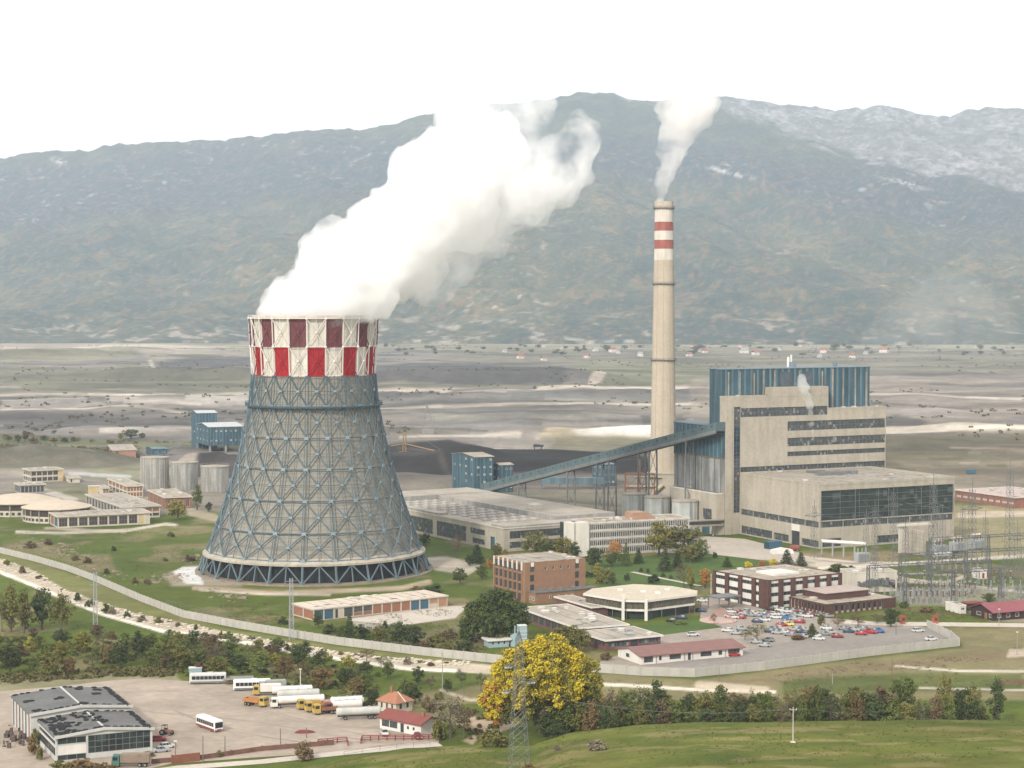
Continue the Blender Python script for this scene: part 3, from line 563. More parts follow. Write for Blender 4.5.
# ================================================================== cooling tower
lat_blue = M('pale_blue_steel', (.24, .30, .325), var=.16, scale=.3, rough=.6); lat_dk = M('dark_blue_steel', (.075, .125, .155), var=.2, scale=.3, rough=.6)
red_dull = M('faded_red_panel', (.17, .055, .06), var=.12, scale=.3, streak=.15, fine=.1); red_br = M('red_panel', (.36, .015, .02), var=.12, scale=.3, streak=.15, fine=.1); wht_pan = M('white_panel', (.66, .62, .54), var=.08, scale=.3, streak=.2, fine=.1)
shellm = M('weathered_shell', (.275, .26, .22), var=.08, scale=.06, streak=.12, fine=.08)
TY = 785.6; tc_ = AT(314.7, 571, TY); TX = tc_.x
ct = thing('cooling_tower', 'huge steel-lattice cooling tower with red and white chequered crown, steam rising from it', 'cooling tower', (TX, TY, 0))
zs_ = [0, 6.7, 19.5, 31.5, 43.9, 56.3, 68, 81, 93, 105.9]; rs_ = [47.6, 45.4, 40.4, 36.2, 32.2, 29.3, 26.8, 25.5, 26.1, 26.8]
def tr(z):
    return float(np.interp(z, zs_, rs_))
def trs(z):   # smooth radius
    return sum(tr(z + d) for d in (-4, -2, 0, 2, 4)) / 5
NB = 22; A0 = math.radians(-90)
lv = [9.2, 19.6, 32.0, 44.3, 56.6, 69.0, 81.4]
def pol(r, a, z): return (r * math.cos(a), r * math.sin(a), z)
b = MB(); b.sm = False
prof = [(trs(z) - 1.6, z) for z in np.linspace(8.5, 81.4, 24)]; b.lathe(prof, 88, cap=False); sh_o = b.obj('shell', shellm, ct)
# horizontal sheeting laps on the shell
b = MB()
for z in np.arange(10, 81, 1.55): r = trs(z) - 1.62; b.ring(0, 0, r, r + .12, z, z + .16, n=66)
b.obj('sheeting_rib', shellm, sh_o)
b0_ = MB(); LT = MB(); GP = MB()
for i in range(NB):
    a = A0 + 2 * math.pi * (i + .5) / NB; da = math.pi / NB
    for k in range(len(lv) - 1):
        b = LT if k == len(lv) - 2 else b0_
        z0, z1 = lv[k], lv[k + 1]; r0, r1 = trs(z0), trs(z1); zm = (z0 + z1) / 2; rm = trs(zm)
        tk = .44 - .02 * k
        c_ = pol(rm, a, zm)
        for s in (-1, 1):
            b.tube(pol(r0, a + s * da, z0), c_, tk * .72); b.tube(pol(r1, a + s * da, z1), c_, tk * .72)
        b.tube(pol(r0, a - da, z0), pol(r0, a + da, z0), tk * .75)
        b.tube(pol(r0, a, z0), pol(r1, a, z1), tk * .35)
        b.tube(pol(rm, a - da, zm), pol(rm, a, zm), tk * .3); b.tube(pol(rm, a, zm), pol(rm, a + da, zm), tk * .3)
        e = .13 / r0 * 5
        for s in (-1, 1): b.tube(pol(r0, a - da + s * e, z0), pol(r1, a - da + s * e * r0 / r1, z1), tk * .5)
        # gusset plates
        for (rr, aa, zz, sz) in ((r0, a - da, z0, .85), (rm, a, zm, .6)):
            u = Vector((math.cos(aa), math.sin(aa), 0)); tn = Vector((-u.y, u.x, 0)); c0 = Vector(pol(rr + .3, aa, zz))
            GP.add([c0 + tn * sz * x + Vector((0, 0, sz * y)) + u * q for q in (-.12, .12) for x, y in ((-1, -.7), (1, -.7), (1, .7), (-1, .7))], [(0, 1, 2, 3), (7, 6, 5, 4), (0, 4, 5, 1), (1, 5, 6, 2), (2, 6, 7, 3), (3, 7, 4, 0)])
        for q in (.25, .75):   # secondary verticals
            pass
        # inner struts tying lattice to the shell
        b.tube(pol(r0, a - da, z0), pol(r0 - 1.6, a - da, z0), .2)
b0_.add(GP.v, GP.f, 1); b0_.obj('lattice', [M('slate_blue_steel', (.12, .16, .18), var=.2, scale=.2, rough=.6), lat_blue], ct)
b = LT; b.obj('upper_lattice', lat_dk, ct)
b = MB()
for z, rr in ((69.0, trs(69)),):
    b.ring(0, 0, rr - 1.4, rr + 1.5, z - .5, z - .15, n=88); b.ring(0, 0, rr + 1.35, rr + 1.5, z + .9, z + 1.05, n=88); b.ring(0, 0, rr + 1.3, rr + 1.5, z - .6, z + .1, n=88)
    for i in range(88): a = 2 * math.pi * i / 88; b.tube(pol(rr + 1.42, a, z - .4), pol(rr + 1.42, a, z + 1), .08)
b.obj('walkway', lat_dk, ct)
# crown: two rows of panels, each with its cross bracing
zc = [81.2, 92.9, 104.2]; rc = lambda z: 25.5 + (z - 81.4) * .05
for row in range(2):
    z0, z1 = zc[row], zc[row + 1]
    for i in range(NB):
        a0 = A0 + 2 * math.pi * i / NB; a1 = A0 + 2 * math.pi * (i + 1) / NB; am = (a0 + a1) / 2
        red = (i + row) % 2 == 0; mt = (red_br if row == 0 else red_dull) if red else wht_pan
        b = MB(); ri = 1.1; pts = []
        b.add([pol(rc(z0) - ri, a0, z0), pol(rc(z0) - ri, a1, z0), pol(rc(z1) - ri, a1, z1), pol(rc(z1) - ri, a0, z1), pol(rc(z0) - ri - .15, a0, z0), pol(rc(z0) - ri - .15, a1, z0), pol(rc(z1) - ri - .15, a1, z1), pol(rc(z1) - ri - .15, a0, z1)],
              [(0, 1, 2, 3), (7, 6, 5, 4), (0, 4, 5, 1), (2, 6, 7, 3), (1, 5, 6, 2), (3, 7, 4, 0)])
        for q in range(1, 8):
            z = z0 + (z1 - z0) * q / 8; b.tube(pol(rc(z) - ri, a0, z), pol(rc(z) - ri, a1, z), .07)
        pn = b.obj('crown_panel', mt, ct); 
        b = MB(); zm = (z0 + z1) / 2; cc = pol(rc(zm), am, zm)
        for aa in (a0, a1):
            b.tube(pol(rc(z0), aa, z0), cc, .2); b.tube(pol(rc(z1), aa, z1), cc, .2)
        b.tube(pol(rc(z0), am, z0), pol(rc(z1), am, z1), .13); b.ball(cc, .55, 4)
        b.tube(pol(rc(z0), a0, z0), pol(rc(z0), a1, z0), .2)
        b.obj('brace', mt if red else white_p, pn)
b = MB()
for i in range(NB):
    a = A0 + 2 * math.pi * i / NB; b.tube(pol(rc(81.4), a, 81.4), pol(rc(104.2), a, 104.2), .24); b.ball(pol(rc(92.9), a, 92.9), .6, 4); b.ball(pol(rc(104.2), a, 104.2), .6, 4)
b.ring(0, 0, rc(105) - 1.1, rc(105) + .35, 104.2, 104.5, n=88)
for i in range(NB * 2): a = 2 * math.pi * i / (NB * 2); b.tube(pol(rc(105) + .2, a, 104.4), pol(rc(105) + .2, a, 105.6), .06)
b.ring(0, 0, rc(105) + .14, rc(105) + .26, 105.5, 105.62, n=88)
b.obj('crown_frame', white_p, ct)
b = MB(); b.ring(0, 0, 24.2, 25.3, 104.2, 105.6, n=88); b.obj('rim_band', M('rim_band', (.50, .43, .37), var=.2, scale=.2), ct)
# skirt gallery and legs
b = MB(); b.lathe([(45.4 - 3.5, 10.4), (46.0, 8.2), (46.0, 7.4), (45.4 - 3.8, 7.2)], 88, cap=False); b.obj('skirt', M('skirt_concrete', (.42, .38, .31), var=.14, scale=.3, fine=.15, streak=.2), ct)
b = MB(); b.lathe([(43.4, 9), (43.8, .3)], 66, cap=False)
for i in range(132): a = 2 * math.pi * i / 132; b.box(0, 0, 0, 0, 0, 0) if False else b.tube(pol(43.9, a, .3), pol(43.5, a, 8.5), .1)
b.obj('air_louvre', M('dark_louvre', (.018, .02, .023), var=.3), ct)
b = MB(); b.ring(0, 0, 38.5, 49.2, -.3, .55, n=88); b.obj('basin', M('basin_concrete', (.26, .215, .165), var=.2, scale=.2, fine=.2), ct)
for i in range(NB):
    a = A0 + 2 * math.pi * i / NB; da = math.pi / NB; b = MB(); f = pol(47.8, a, .5)
    b.tube(f, pol(45.3, a, 7.6), .45); b.tube(f, pol(45.3, a - da, 7.6), .3); b.tube(f, pol(45.3, a + da, 7.6), .3); b.tube(pol(47.2, a + da, .5), pol(45.3, a + da, 7.6), .28)
    u = Vector((math.cos(a), math.sin(a), 0)); b.tube(Vector(f) + Vector((0, 0, -.4)), Vector(f) + Vector((0, 0, 1.0)), 1.1, n=4, r2=.7)
    b.obj('leg', MATS['slate_blue_steel'], ct)
# ================================================================== chimney
chm = M('chimney_concrete', (.48, .41, .32), var=.07, scale=.1, streak=.08, fine=.07)
P = G(663, 500.5); ch = thing('chimney', 'very tall tapered concrete chimney with two red bands near its smoking top', 'chimney', P)
hz_ = lambda py: zat(P.y, py); ztop = hz_(201)
def cr(z): return np.interp(z, [0, 30, 90, ztop], [7.7, 7.2, 6.15, 5.0])
def cseg(name, za, zb, mat, ext=0, n=40):
    b = MB(); b.sm = True; prof = [(cr(z) + ext, z) for z in np.linspace(za, zb, 6)]; b.lathe(prof, n, cap=True); return b.obj(name, mat, ch)
sft = cseg('shaft', 0, hz_(260), chm)
b = MB()
for k in range(10): a = 2 * math.pi * k / 10 + .2; b.tube(pol(cr(0) + .06, a, 0), pol(cr(hz_(260)) + .06, a, hz_(260)), .13)
for z in np.arange(5, hz_(262), 9): b.ring(0, 0, cr(z) - .1, cr(z) + .05, z, z + .25, n=40)
b.obj('casting_seam', M('chimney_seam', (.43, .37, .29), var=.1), sft)
wch = M('chimney_white', (.62, .57, .50), var=.07, streak=.25); rch = M('chimney_red', (.33, .115, .095), var=.12, streak=.3)
for a_, b_, m_, nm in ((260, 249, wch, 'white_band'), (249, 240, rch, 'red_band'), (240, 231, wch, 'white_band'), (231, 222, rch, 'red_band'), (222, 209, wch, 'white_band'), (209, 201.5, chm, 'cap')):
    cseg(nm, hz_(a_), hz_(b_), m_, ext=.0 if nm != 'cap' else .25)
for py in (360, 284, 208.5):
    b = MB(); z = hz_(py); r = cr(z); b.ring(0, 0, r, r + 1.0, z, z + .3, n=40); b.ring(0, 0, r + .85, r + 1.0, z + 1.0, z + 1.15, n=40)
    for i in range(24): a = math.pi * 2 * i / 24; b.tube(pol(r + .92, a, z), pol(r + .92, a, z + 1.1), .05); b.tube(pol(r, a, z - 1), pol(r + .9, a, z), .07)
    b.obj('service_platform', steel_dk, ch)
b = MB()
for s in (-.35, .35): b.tube((7.9 * math.cos(-.5) + s * .48, 7.9 * math.sin(-.5) + s * .88, 2), ((cr(ztop) + .4) * math.cos(-.5) + s * .48, (cr(ztop) + .4) * math.sin(-.5) + s * .88, ztop), .06)
b.obj('ladder', steel_dk, ch)
b = MB(); b.box(-8.6, -9.5, 0, 8.6, -2, 15.5); b.box(-9, -9.9, 15.5, 9, 0, 16.1); b.obj('base_block', concrete, ch)
# ================================================================== power station
TH = 27.0
hall = None
t, w1, d1, h1 = bldg('turbine_hall', 'low broad concrete turbine hall with long dark glazed side, right of the tower block', (819, 549), 484.5, 740, 954, TH)
zt = lambda py: zat(t.location.y, py)
d1 = d1; print('turbine', w1, d1, h1)
walls(t, w1, d1, 0, h1 - .6, concrete, {'F': [(1.0, w1 - .6, 12.6, h1 - 3.0, 'glaz', 7, 5)] + evenly(w1, 6, .985, 9.4, 12.2, 'band', 9, 1, m=.8) + [(w1 * .42, w1 * .70, .8, 4.2, 'band', 8, 1), (2, w1 * .16, .6, 4.4, 'band', 6, 1)],
    'L': evenly(d1, 6, .985, 9.4, 12.2, 'band', 10, 1, m=.4) + [(1.0, d1 * .42, .5, 4.2, 'band', 14, 1), (d1 * .44, d1 * .63, .5, 3.8, 'band', 8, 1), (d1 * .665, d1 * .765, 0.0, 6.2, 'door', 0, 1, dark), (d1 * .79, d1 - .5, .5, 3.6, 'band', 8, 1)]}, rec=.5)
b = MB(); b.box(-.25, 0, 0, 0, .1, 1); 
b = MB(); b.box(-.12, d1 * .235, 6.4, -.02, d1 * .335, 9.3); b.obj('door_header', white_p, t)
b = MB()
for i in range(5): x = 1.0 + (w1 - 1.6) * i / 4; b.box(x - .1, -.15, 12.4, x + .1, -.02, h1 - 2.9)
b.obj('facade_mullion', steel_dk, t)
rf = flat_roof(t, w1, d1, h1 - .6, t=.6, o=.15, mat=roof_lt, edge=concrete, par=.5, vents=12, seed=3)
b = MB(); b.box(w1 * .35, d1 * .55, h1, w1 * .62, d1 * .62, h1 + 1.6); b.box(w1 * .38, d1 * .75, h1, w1 * .5, d1 * .8, h1 + 1.2); b.obj('roof_duct', [steel_dk], t)
# main block behind it
a = R(TH); U = Vector((math.cos(a), math.sin(a), 0)); Vv = Vector((-math.sin(a), math.cos(a), 0))
base = t.location + Vv * (d1 + .05); HB = base.copy()
P2, _, d_ = fit(base, TH, None, 885); xr_ = (lambda: 0)
k = (725 - 512) / F; 
def along(P, px, dr):
    k = (px - 512) / F; return (k * (P.y * cP + CH * sP) - P.x) / (dr.x - k * dr.y * cP)
xl2 = along(base, 725, U); xr2 = along(base, 885, U); x827 = along(base, 827.5, U); x770 = along(base, 770, U); x739 = along(base, 740, U); x733 = along(base, 733.5, U); x787 = along(base, 787, U)
O2 = base + U * xl2; W2 = xr2 - xl2; s_ = lambda x: x - xl2
mb_ = thing('boiler_block', 'tall windowed concrete block with dark window bands, rising behind the turbine hall', 'building', O2, R(TH))
Zb = lambda py, x=None: zat((base + U * (x if x is not None else x787)).y, py)
D2 = 5; zl = Zb(397, x739); zr2 = Zb(411.5, 0); zr3 = Zb(387.5, x770)
print('block', W2, zl, zr2, zr3)
ops = [(s_(x787), W2 - .3, Zb(431), Zb(421.5), 'band', 26, 2), (s_(x787), W2 - .3, Zb(446.5), Zb(438), 'band', 26, 2), (s_(x787), W2 - .3, Zb(456.5), Zb(451.8), 'band', 26, 1), (s_(x739) + .02, W2 - .3, Zb(477, 10), Zb(466.5, 10), 'band', 40, 2)]
ops += [(s_(x733), s_(x739) - .02, Zb(513, x733), Zb(407, x733), 'band', 2, 30), (s_(x739) + .0, s_(x827) - .4, Zb(415.8, x787), Zb(407, x787), 'band', 24, 2)]
mbw = MB()
wallpiece(mbw, (0, 0), (1, 0), (0, 1), s_(x827), 0, zl, [o for o in ops if o[1] <= s_(x827)], .5)   # left portion: needs wide bands clipped
mbw = MB(); W8 = s_(x827)
def clipo(o, a, b): return (max(o[0], a) - a, min(o[1], b) - a, *o[2:])
wallpiece(mbw, (0, 0), (1, 0), (0, 1), W8, 0, zl, [clipo(o, 0, W8) for o in ops if o[0] < W8 - .5], .5)
wallpiece(mbw, (W8, 0), (1, 0), (0, 1), W2 - W8, 0, zr2, [clipo(o, W8, W2) for o in ops if o[1] > W8 + .5], .5)
mbw.quad((0, D2, 0), (0, 0, 0), (0, 0, zl), (0, D2, zl)); mbw.quad((W2, 0, 0), (W2, D2, 0), (W2, D2, zr2), (W2, 0, zr2)); mbw.quad((W8, 0, zr2), (W8, D2, zr2), (W8, D2, zl), (W8, 0, zl)); mbw.quad((W2, D2, 0), (0, D2, 0), (0, D2, zr2), (W2, D2, zr2))
mbw.obj('wall', concrete, mb_)
for o in ops: window(mb_, o[1] - o[0], o[3] - o[2], 'band', o[5], o[6], (o[0], .38, o[2]), 0)
flat_roof(mb_, W8 - .2, D2, zl - .3, t=.5, o=.1, edge=concrete, par=.3, vents=5, seed=8); flat_roof(mb_, W2 - W8 - .2, D2, zr2 - .3, t=.5, o=.1, off=(W8 + .3, 0), edge=concrete, par=.2, vents=4, seed=9)
b = MB(); b.box(s_(x770), .02, zl + .5, W8 - .01, 14, zr3); b.obj('roof_house', concrete, mb_)
b = MB(); b.box(-.15, -.35, 0, s_(x733) - 1.2, -.01, zl + .1); b.obj('corner_pier', concrete, mb_)
b = MB(); b.box(0, -.3, 0, .2, 0, 1)
def stripes(mb, P0, ex, L, z0, z1, n, dep, fr=.5, nrm=(0, -1)):
    for i in range(n):
        x = L * (i + .5) / n; hw = L / n * fr / 2; a_ = (P0[0] + ex[0] * (x - hw), P0[1] + ex[1] * (x - hw)); c_ = (P0[0] + ex[0] * (x + hw), P0[1] + ex[1] * (x + hw))
        q = [(a_[0], a_[1]), (c_[0], c_[1]), (c_[0] + nrm[0] * dep, c_[1] + nrm[1] * dep), (a_[0] + nrm[0] * dep, a_[1] + nrm[1] * dep)]
        mb.add([(p[0], p[1], z0) for p in q] + [(p[0], p[1], z1) for p in q], [(0, 1, 5, 4), (1, 2, 6, 5), (2, 3, 7, 6), (3, 0, 4, 7), (4, 5, 6, 7), (3, 2, 1, 0)])
# blue boiler house
bb = base + Vv * 5.2
xa = along(bb, 722, U); xb = along(bb, 868.5, U); O3 = bb + U * xa; W3 = xb - xa; H3 = zat((bb + U * (xa + xb) / 2).y, 367.5); D3 = along(O3, 709, Vv); print('D3', D3)
bh = thing('boiler_house', 'tall rust-streaked blue clad boiler house rising behind the concrete block', 'building', O3, R(TH))
b = MB(); b.box(0, 0, 0, W3, D3, H3 - .4); b.obj('wall', bluem, bh)
b = MB(); stripes(b, (0, 0), (1, 0), W3, 20, H3 - .5, 24, .35, .32); stripes(b, (0, 0), (0, 1), D3, 20, H3 - .5, 9, .35, .32, (-1, 0)); b.obj('cladding_rib', blue_lt, bh)
b = MB(); rs = random.Random(4)
for i in range(13): x = W3 * (i + .55) / 13 + rs.uniform(-1, 1); b.box(x - .35, -.42, H3 - rs.uniform(20, 40), x + .35, -.02, H3 - rs.uniform(.5, 3))
b.obj('downpipe', M('rusty_pale_panel', (.36, .31, .25), var=.25, scale=.4, streak=.5), bh)
b = MB()
for x0_, x1_ in ((.38, .46), (.55, .60)): b.box(W3 * x0_, -.44, H3 - 13, W3 * x1_, -.03, H3 - 2)
b.obj('louvre', M('grey_louvre', (.08, .10, .115), var=.3), bh)
b = MB(); b.box(-.4, -.5, H3 - .4, W3 + .4, D3 + .4, H3); b.box(W3 * .5, 5, H3, W3 * .53, 8, H3 + 2.5); b.box(W3 * .8, 5, H3, W3 * .815, 7, H3 + 2); b.obj('roof', [M('blue_roof', (.17, .22, .25), var=.2)], bh)
b = MB(); b.tube((W3 * .52, 8, H3), (W3 * .52, 8, H3 + 6), .5, 8); b.tube((W3 * .50, 8, H3), (W3 * .50, 8, H3 + 5), .7, 8); b.obj('vent_stack', white_p, bh)
b = MB(); b.box(W3, 4, H3 - 26, W3 + 1.8, 7, H3 - 24); b.tube((W3, 5, H3 - 30), (W3 + 2.2, 5, H3 - 24), .25); b.obj('hoist_bracket', steel_dk, bh)
# blue and milky clad side wall of the bunker bay: its long side faces left
D4 = along(O2, 674.5, Vv); Lb = O2 + Vv * (D4 * .5)
ax = thing('bunker_bay', 'lower bay with blue upper and milky lower cladding, left of the concrete tower block', 'building', O2, R(TH))
z0_, z1_, z2_ = zat(O2.y, 493.5), zat(O2.y, 458.7), zat((O2 + Vv * D4).y, 422)
b = MB(); b.box(-.5, .4, z1_, 14, D4, z2_); w_ = b.obj('upper_wall', bluem, ax)
b = MB(); stripes(b, (-.5, .4), (0, 1), D4 - .4, z1_ + .3, z2_ - .3, 13, .3, .2, (-1, 0)); b.obj('cladding_rib', blue_lt, w_)
b = MB(); b.box(-.35, .5, z0_ - .5, 14, D4 - .2, z1_); w_ = b.obj('lower_wall', M('milky_sheet', (.27, .28, .27), var=.2, scale=.15, streak=.45), ax)
b = MB(); stripes(b, (-.35, .5), (0, 1), D4 - .7, z0_, z1_ - .1, 8, .2, .06, (-1, 0)); b.box(-.65, .4, z1_ - .35, -.36, D4, z1_ + .25); b.obj('girt', M('girt_brown', (.15, .12, .10)), w_)
b = MB(); b.box(-.8, .4, z2_, 14, D4 + .3, z2_ + .5); b.obj('roof', M('annex_roof', (.2, .23, .25)), ax)
b = MB(); b.box(.0, .5, 0, 14, D4 - .3, z0_ - .5); b.obj('plinth', concrete, ax)
O5 = O2 - U * 4.5 + Vv * .6; D5 = along(O5, 669.5, Vv)
an = thing('service_building', 'low plain concrete building below the blue bay, beside the striped tanks', 'building', O5, R(TH)); z5 = zat(O5.y, 494.5)
walls(an, 4.4, D5, 0, z5, concrete, {'L': [(D5 * .72, D5 * .9, 6.5, 12, 'band', 4, 3), (2, D5 * .6, .4, 4, 'band', 12, 1), (D5 * .70, D5 * .86, 0, 5, 'door', 0, 1, bluem)]}); flat_roof(an, 4.4, D5, z5, t=.4, mat=roof_dk, o=.1, par=.2, vents=0)
# rear part of the concrete block right of the boiler house
xs_r = s_(along(base + Vv * 5, 869, U)) + .3; b = MB(); b.box(xs_r, 5.02, 0, W2, 38, zr2); b.obj('rear_wall', concrete, mb_)
# ================================================================== conveyor
def truss(root, P, Q, wd, hh, mat, name='gallery', matr=None):
    d = Q - P; n = Vector((-d.y, d.x, 0)).normalized() * wd / 2; up = Vector((0, 0, hh))
    b = MB(); v = [P - n, Q - n, Q + n, P + n, P - n + up, Q - n + up, Q + n + up, P + n + up]
    b.add(v, [(0, 1, 5, 4), (1, 2, 6, 5), (2, 3, 7, 6), (3, 0, 4, 7), (0, 3, 2, 1)], 0); b.add(v[4:], [(0, 1, 2, 3)], 1)
    g = b.obj(name, [mat, matr or mat], root)
    return g, n
cP0 = AT(484, 491.5, 1092); cP1 = O2 - U * 3.0 - Vv * .4; cP1.z = zat(O2.y, 431.0); 
cv = thing('conveyor', 'long inclined covered coal conveyor on steel trestles climbing to the concrete block', 'conveyor', (cP0.x, cP0.y, 0))
rel = Vector((cP0.x, cP0.y, 0)); A_ = cP0 - rel; B_ = cP1 - rel
g, nn = truss(cv, A_, B_, 5.0, 4.4, M('gallery_wall', (.10, .145, .155), var=.14, streak=.2), matr=M('gallery_roof', (.33, .37, .36), var=.12, rough=.6))
b = MB(); dd = B_ - A_; sd_ = nn if (nn.y < 0) else -nn
b.add([A_ + sd_ * 1.12 + Vector((0, 0, -.9)), B_ + sd_ * 1.12 + Vector((0, 0, -.9)), B_ + sd_ * 1.12 + Vector((0, 0, .8)), A_ + sd_ * 1.12 + Vector((0, 0, .8)), A_ + sd_ * .98 + Vector((0, 0, -.9)), B_ + sd_ * .98 + Vector((0, 0, -.9)), B_ + sd_ * .98 + Vector((0, 0, .8)), A_ + sd_ * .98 + Vector((0, 0, .8))], [(0, 1, 2, 3), (7, 6, 5, 4), (0, 4, 5, 1), (2, 6, 7, 3)])
b.add([A_ - sd_ + Vector((0, 0, -.9)), B_ - sd_ + Vector((0, 0, -.9)), B_ + sd_ + Vector((0, 0, -.9)), A_ + sd_ + Vector((0, 0, -.9))], [(0, 1, 2, 3)])
b.obj('girder', steel_dk, g)
b = MB()
for i in range(30):
    p = A_ + dd * ((i + .5) / 30) + sd_ * 1.03; e = dd.normalized() * .55; b.add([p - e + Vector((0, 0, 2.4)), p + e + Vector((0, 0, 2.4)), p + e + Vector((0, 0, 3.3)), p - e + Vector((0, 0, 3.3))], [(0, 1, 2, 3)])
    b.f.append((b.f[-1][3], b.f[-1][2], b.f[-1][1], b.f[-1][0])); b.m.append(0)
b.obj('window_row', glass, g)
for px in (522, 571, 600, 612, 642, 653, 690):
    # find fraction where gallery projects to px
    best = min((abs(proj(*(cP0 + (cP1 - cP0) * f))[0] - px), f) for f in np.linspace(0, 1, 400)); q = A_ + dd * best[1]
    b = MB()
    for s in (-1, 1):
        b.tube(q + nn * s * .9 + Vector((0, 0, -.5)), Vector((q.x + nn.x * s * 1.1, q.y + nn.y * s * 1.1, 0)), .4)
    nz = max(2, int(q.z / 11)); 
    for k in range(nz):
        f0, f1 = k / nz, (k + 1) / nz; L0 = lambda s, f: Vector((q.x + nn.x * s * (1.1 - .2 * f), q.y + nn.y * s * (1.1 - .2 * f), q.z * f))
        b.tube(L0(-1, f0), L0(1, f1), .14); b.tube(L0(1, f0), L0(-1, f1), .14); b.tube(L0(-1, f1), L0(1, f1), .14)
    b.obj('trestle', steel_dk, cv)
# coal handling building, blue
cream_win = M('broken_window', (.40, .38, .30), var=.3)
def blue_shed(name, label, near, top, xl, xr, th, rh=1.2, stilts=0, n=(3, 3, 4), w=None, d=None, roofm=None, group=None, par=None, off=None, axis='x'):
    t, w, d, h = bldg(name, label, near, top, xl, xr, th, w, d)
    b = MB(); b.box(0, 0, stilts, w, d, h); wl = b.obj('wall', bluem, t)
    gable_end(t, w, d, h, rh, bluem, axis=axis); gable_roof(t, w, d, h, rh, roofm or roof_tan, o=.5, axis=axis)
    b = MB(); stripes(b, (0, 0), (1, 0), w, stilts + .2, h - .2, max(3, int(w / 2.2)), .12, .2); stripes(b, (0, 0), (0, 1), d, stilts + .2, h - .2, max(3, int(d / 2.2)), .12, .2, (-1, 0)); b.obj('cladding_rib', blue_lt, wl)
    rr = random.Random(len(label))
    for r in range(n[2]):
        z = stilts + (h - stilts) * (r + .45) / n[2]
        for i in range(n[0]):
            if rr.random() < .75: window(t, 1.3, 1.1, 'win', 1, 1, (w * (i + .5) / n[0] - .6, -.2, z), 0, panemat=rr.choice([glass, cream_win]))
        for i in range(n[1]):
            if rr.random() < .75: window(t, 1.3, 1.1, 'win', 1, 1, (-.2, d * (i + .5) / n[1] + .6, z), -math.pi / 2, panemat=rr.choice([glass, cream_win]))
    if stilts:
        for x in (1, w / 2, w - 1):
            for y in (1, d - 1): b = MB(); b.box(x - .6, y - .6, 0, x + .6, y + .6, stilts); b.obj('column', conc_gray, t)
    return t, w, d, h
blue_shed('coal_tower', 'tallest blue coal-handling tower at the foot of the inclined conveyor, left of its twin', (475, 494), 457, 452, 493.5, TH, rh=1.5, n=(3, 4, 5))
blue_shed('coal_tower', 'shorter blue coal-handling tower with tan roof, attached on the right of the tall one', (500, 492.5), 465, 493, 513, TH, rh=1, n=(3, 2, 3))
blue_shed('transfer_tower', 'small blue transfer tower seen between the conveyor trestles', (603, 486.5), 464.5, 592, 615, TH, rh=.6, n=(3, 2, 3), roofm=blue_lt)
p0 = AT(541, 483.5, 1130); p1 = AT(603, 484.5, 1135); lc = thing('low_conveyor', 'low horizontal blue conveyor gallery running to the small transfer tower', 'conveyor', (p0.x, p0.y, 0)); rel = Vector((p0.x, p0.y, 0)); truss(lc, p0 - rel, p1 - rel, 4, 4, blue_lt)
for f in (.02, .3, .6, .85): q = (p0 + (p1 - p0) * f) - rel; b = MB(); b.tube((q.x, q.y - 1.5, 0), (q.x, q.y - 1.5, q.z), .25); b.tube((q.x, q.y + 1.5, 0), (q.x, q.y + 1.5, q.z), .25); b.obj('support', steel_dk, lc)
blue_shed('crushing_house', 'blue gabled crushing house on concrete stilts, left of the cooling tower', (209, 452.5), 427, 196, 243, 24, rh=2.2, stilts=5, n=(7, 4, 2), roofm=M('grey_tin', (.45, .46, .45), var=.1))
blue_shed('hoist_tower', 'narrow tall blue tower standing behind the gabled crushing house', (197.5, 449), 413, 191.5, 217, 24, rh=1.5, n=(2, 1, 1), roofm=MATS['grey_tin'])
blue_shed('small_shed', 'small blue shed behind the silos at far left centre', (153, 456.5), 449, 146, 167, 24, rh=.8, n=(2, 1, 1), roofm=blue_lt)
b = MB(); P = G(163, 455); sb = thing('feeder_conveyor', 'short dark sloping conveyor beside the small blue shed', 'conveyor', P); truss(sb, Vector((0, 0, 1)), Vector((14, 4, 7)), 2, 2, steel_dk)
# tanks
def silo(x, top, base, r_px, label, name='silo', grp=None, mat=None, ribs=0, rimm=None):
    P = G(x, base); Yc = P.y + r_px / F * P.y; r = r_px / F * Yc; C = Vector(((x - 512) / F * (Yc + 4), Yc, 0)); h = zat(Yc - r * .6, top)
    t = thing(name, label, name.replace('_', ' '), C, 0, grp); b = MB(); b.sm = True; b.lathe([(r, 0), (r, h)], 36, cap=False); b.obj('shell', mat or conc_gray, t)
    if ribs:
        b = MB()
        for i in range(ribs): a = 2 * math.pi * i / ribs; b.tube(pol(r + .04, a, .2), pol(r + .04, a, h), .1)
        b.obj('rib', concrete_lt, t)
    b = MB(); b.lathe([(r + .3, h - .5), (r + .3, h), (r * .4, h + .5), (.2, h + .7)], 36, cap=True); b.obj('roof', rimm or roof_tan, t)
    b = MB(); b.ring(0, 0, r + .2, r + .28, h + .9, h + 1, n=24)
    for i in range(16): a = 2 * math.pi * i / 16; b.tube(pol(r + .24, a, h - .1), pol(r + .24, a, h + 1), .05)
    b.tube(pol(r + .4, -1.2, 0), pol(r + .4, -1.2, h + 1), .12); b.tube(pol(r + .4, -1.3, 0), pol(r + .4, -1.3, h + 1), .12)
    b.obj('handrail', steel, t); return t
silom = M('stained_silo', (.40, .39, .355), var=.1, scale=.1, streak=.45, fine=.1); tankm = M('streaked_tank', (.44, .46, .45), var=.12, streak=.25, scale=.2)
silo(155, 457.5, 489, 14, 'leftmost and tallest of the three ribbed concrete silos', grp='concrete silos left of the cooling tower', mat=silom, ribs=30)
silo(184.5, 462.5, 490, 13.6, 'middle smooth pale silo of the three beside the cooling tower', grp='concrete silos left of the cooling tower', mat=silom)
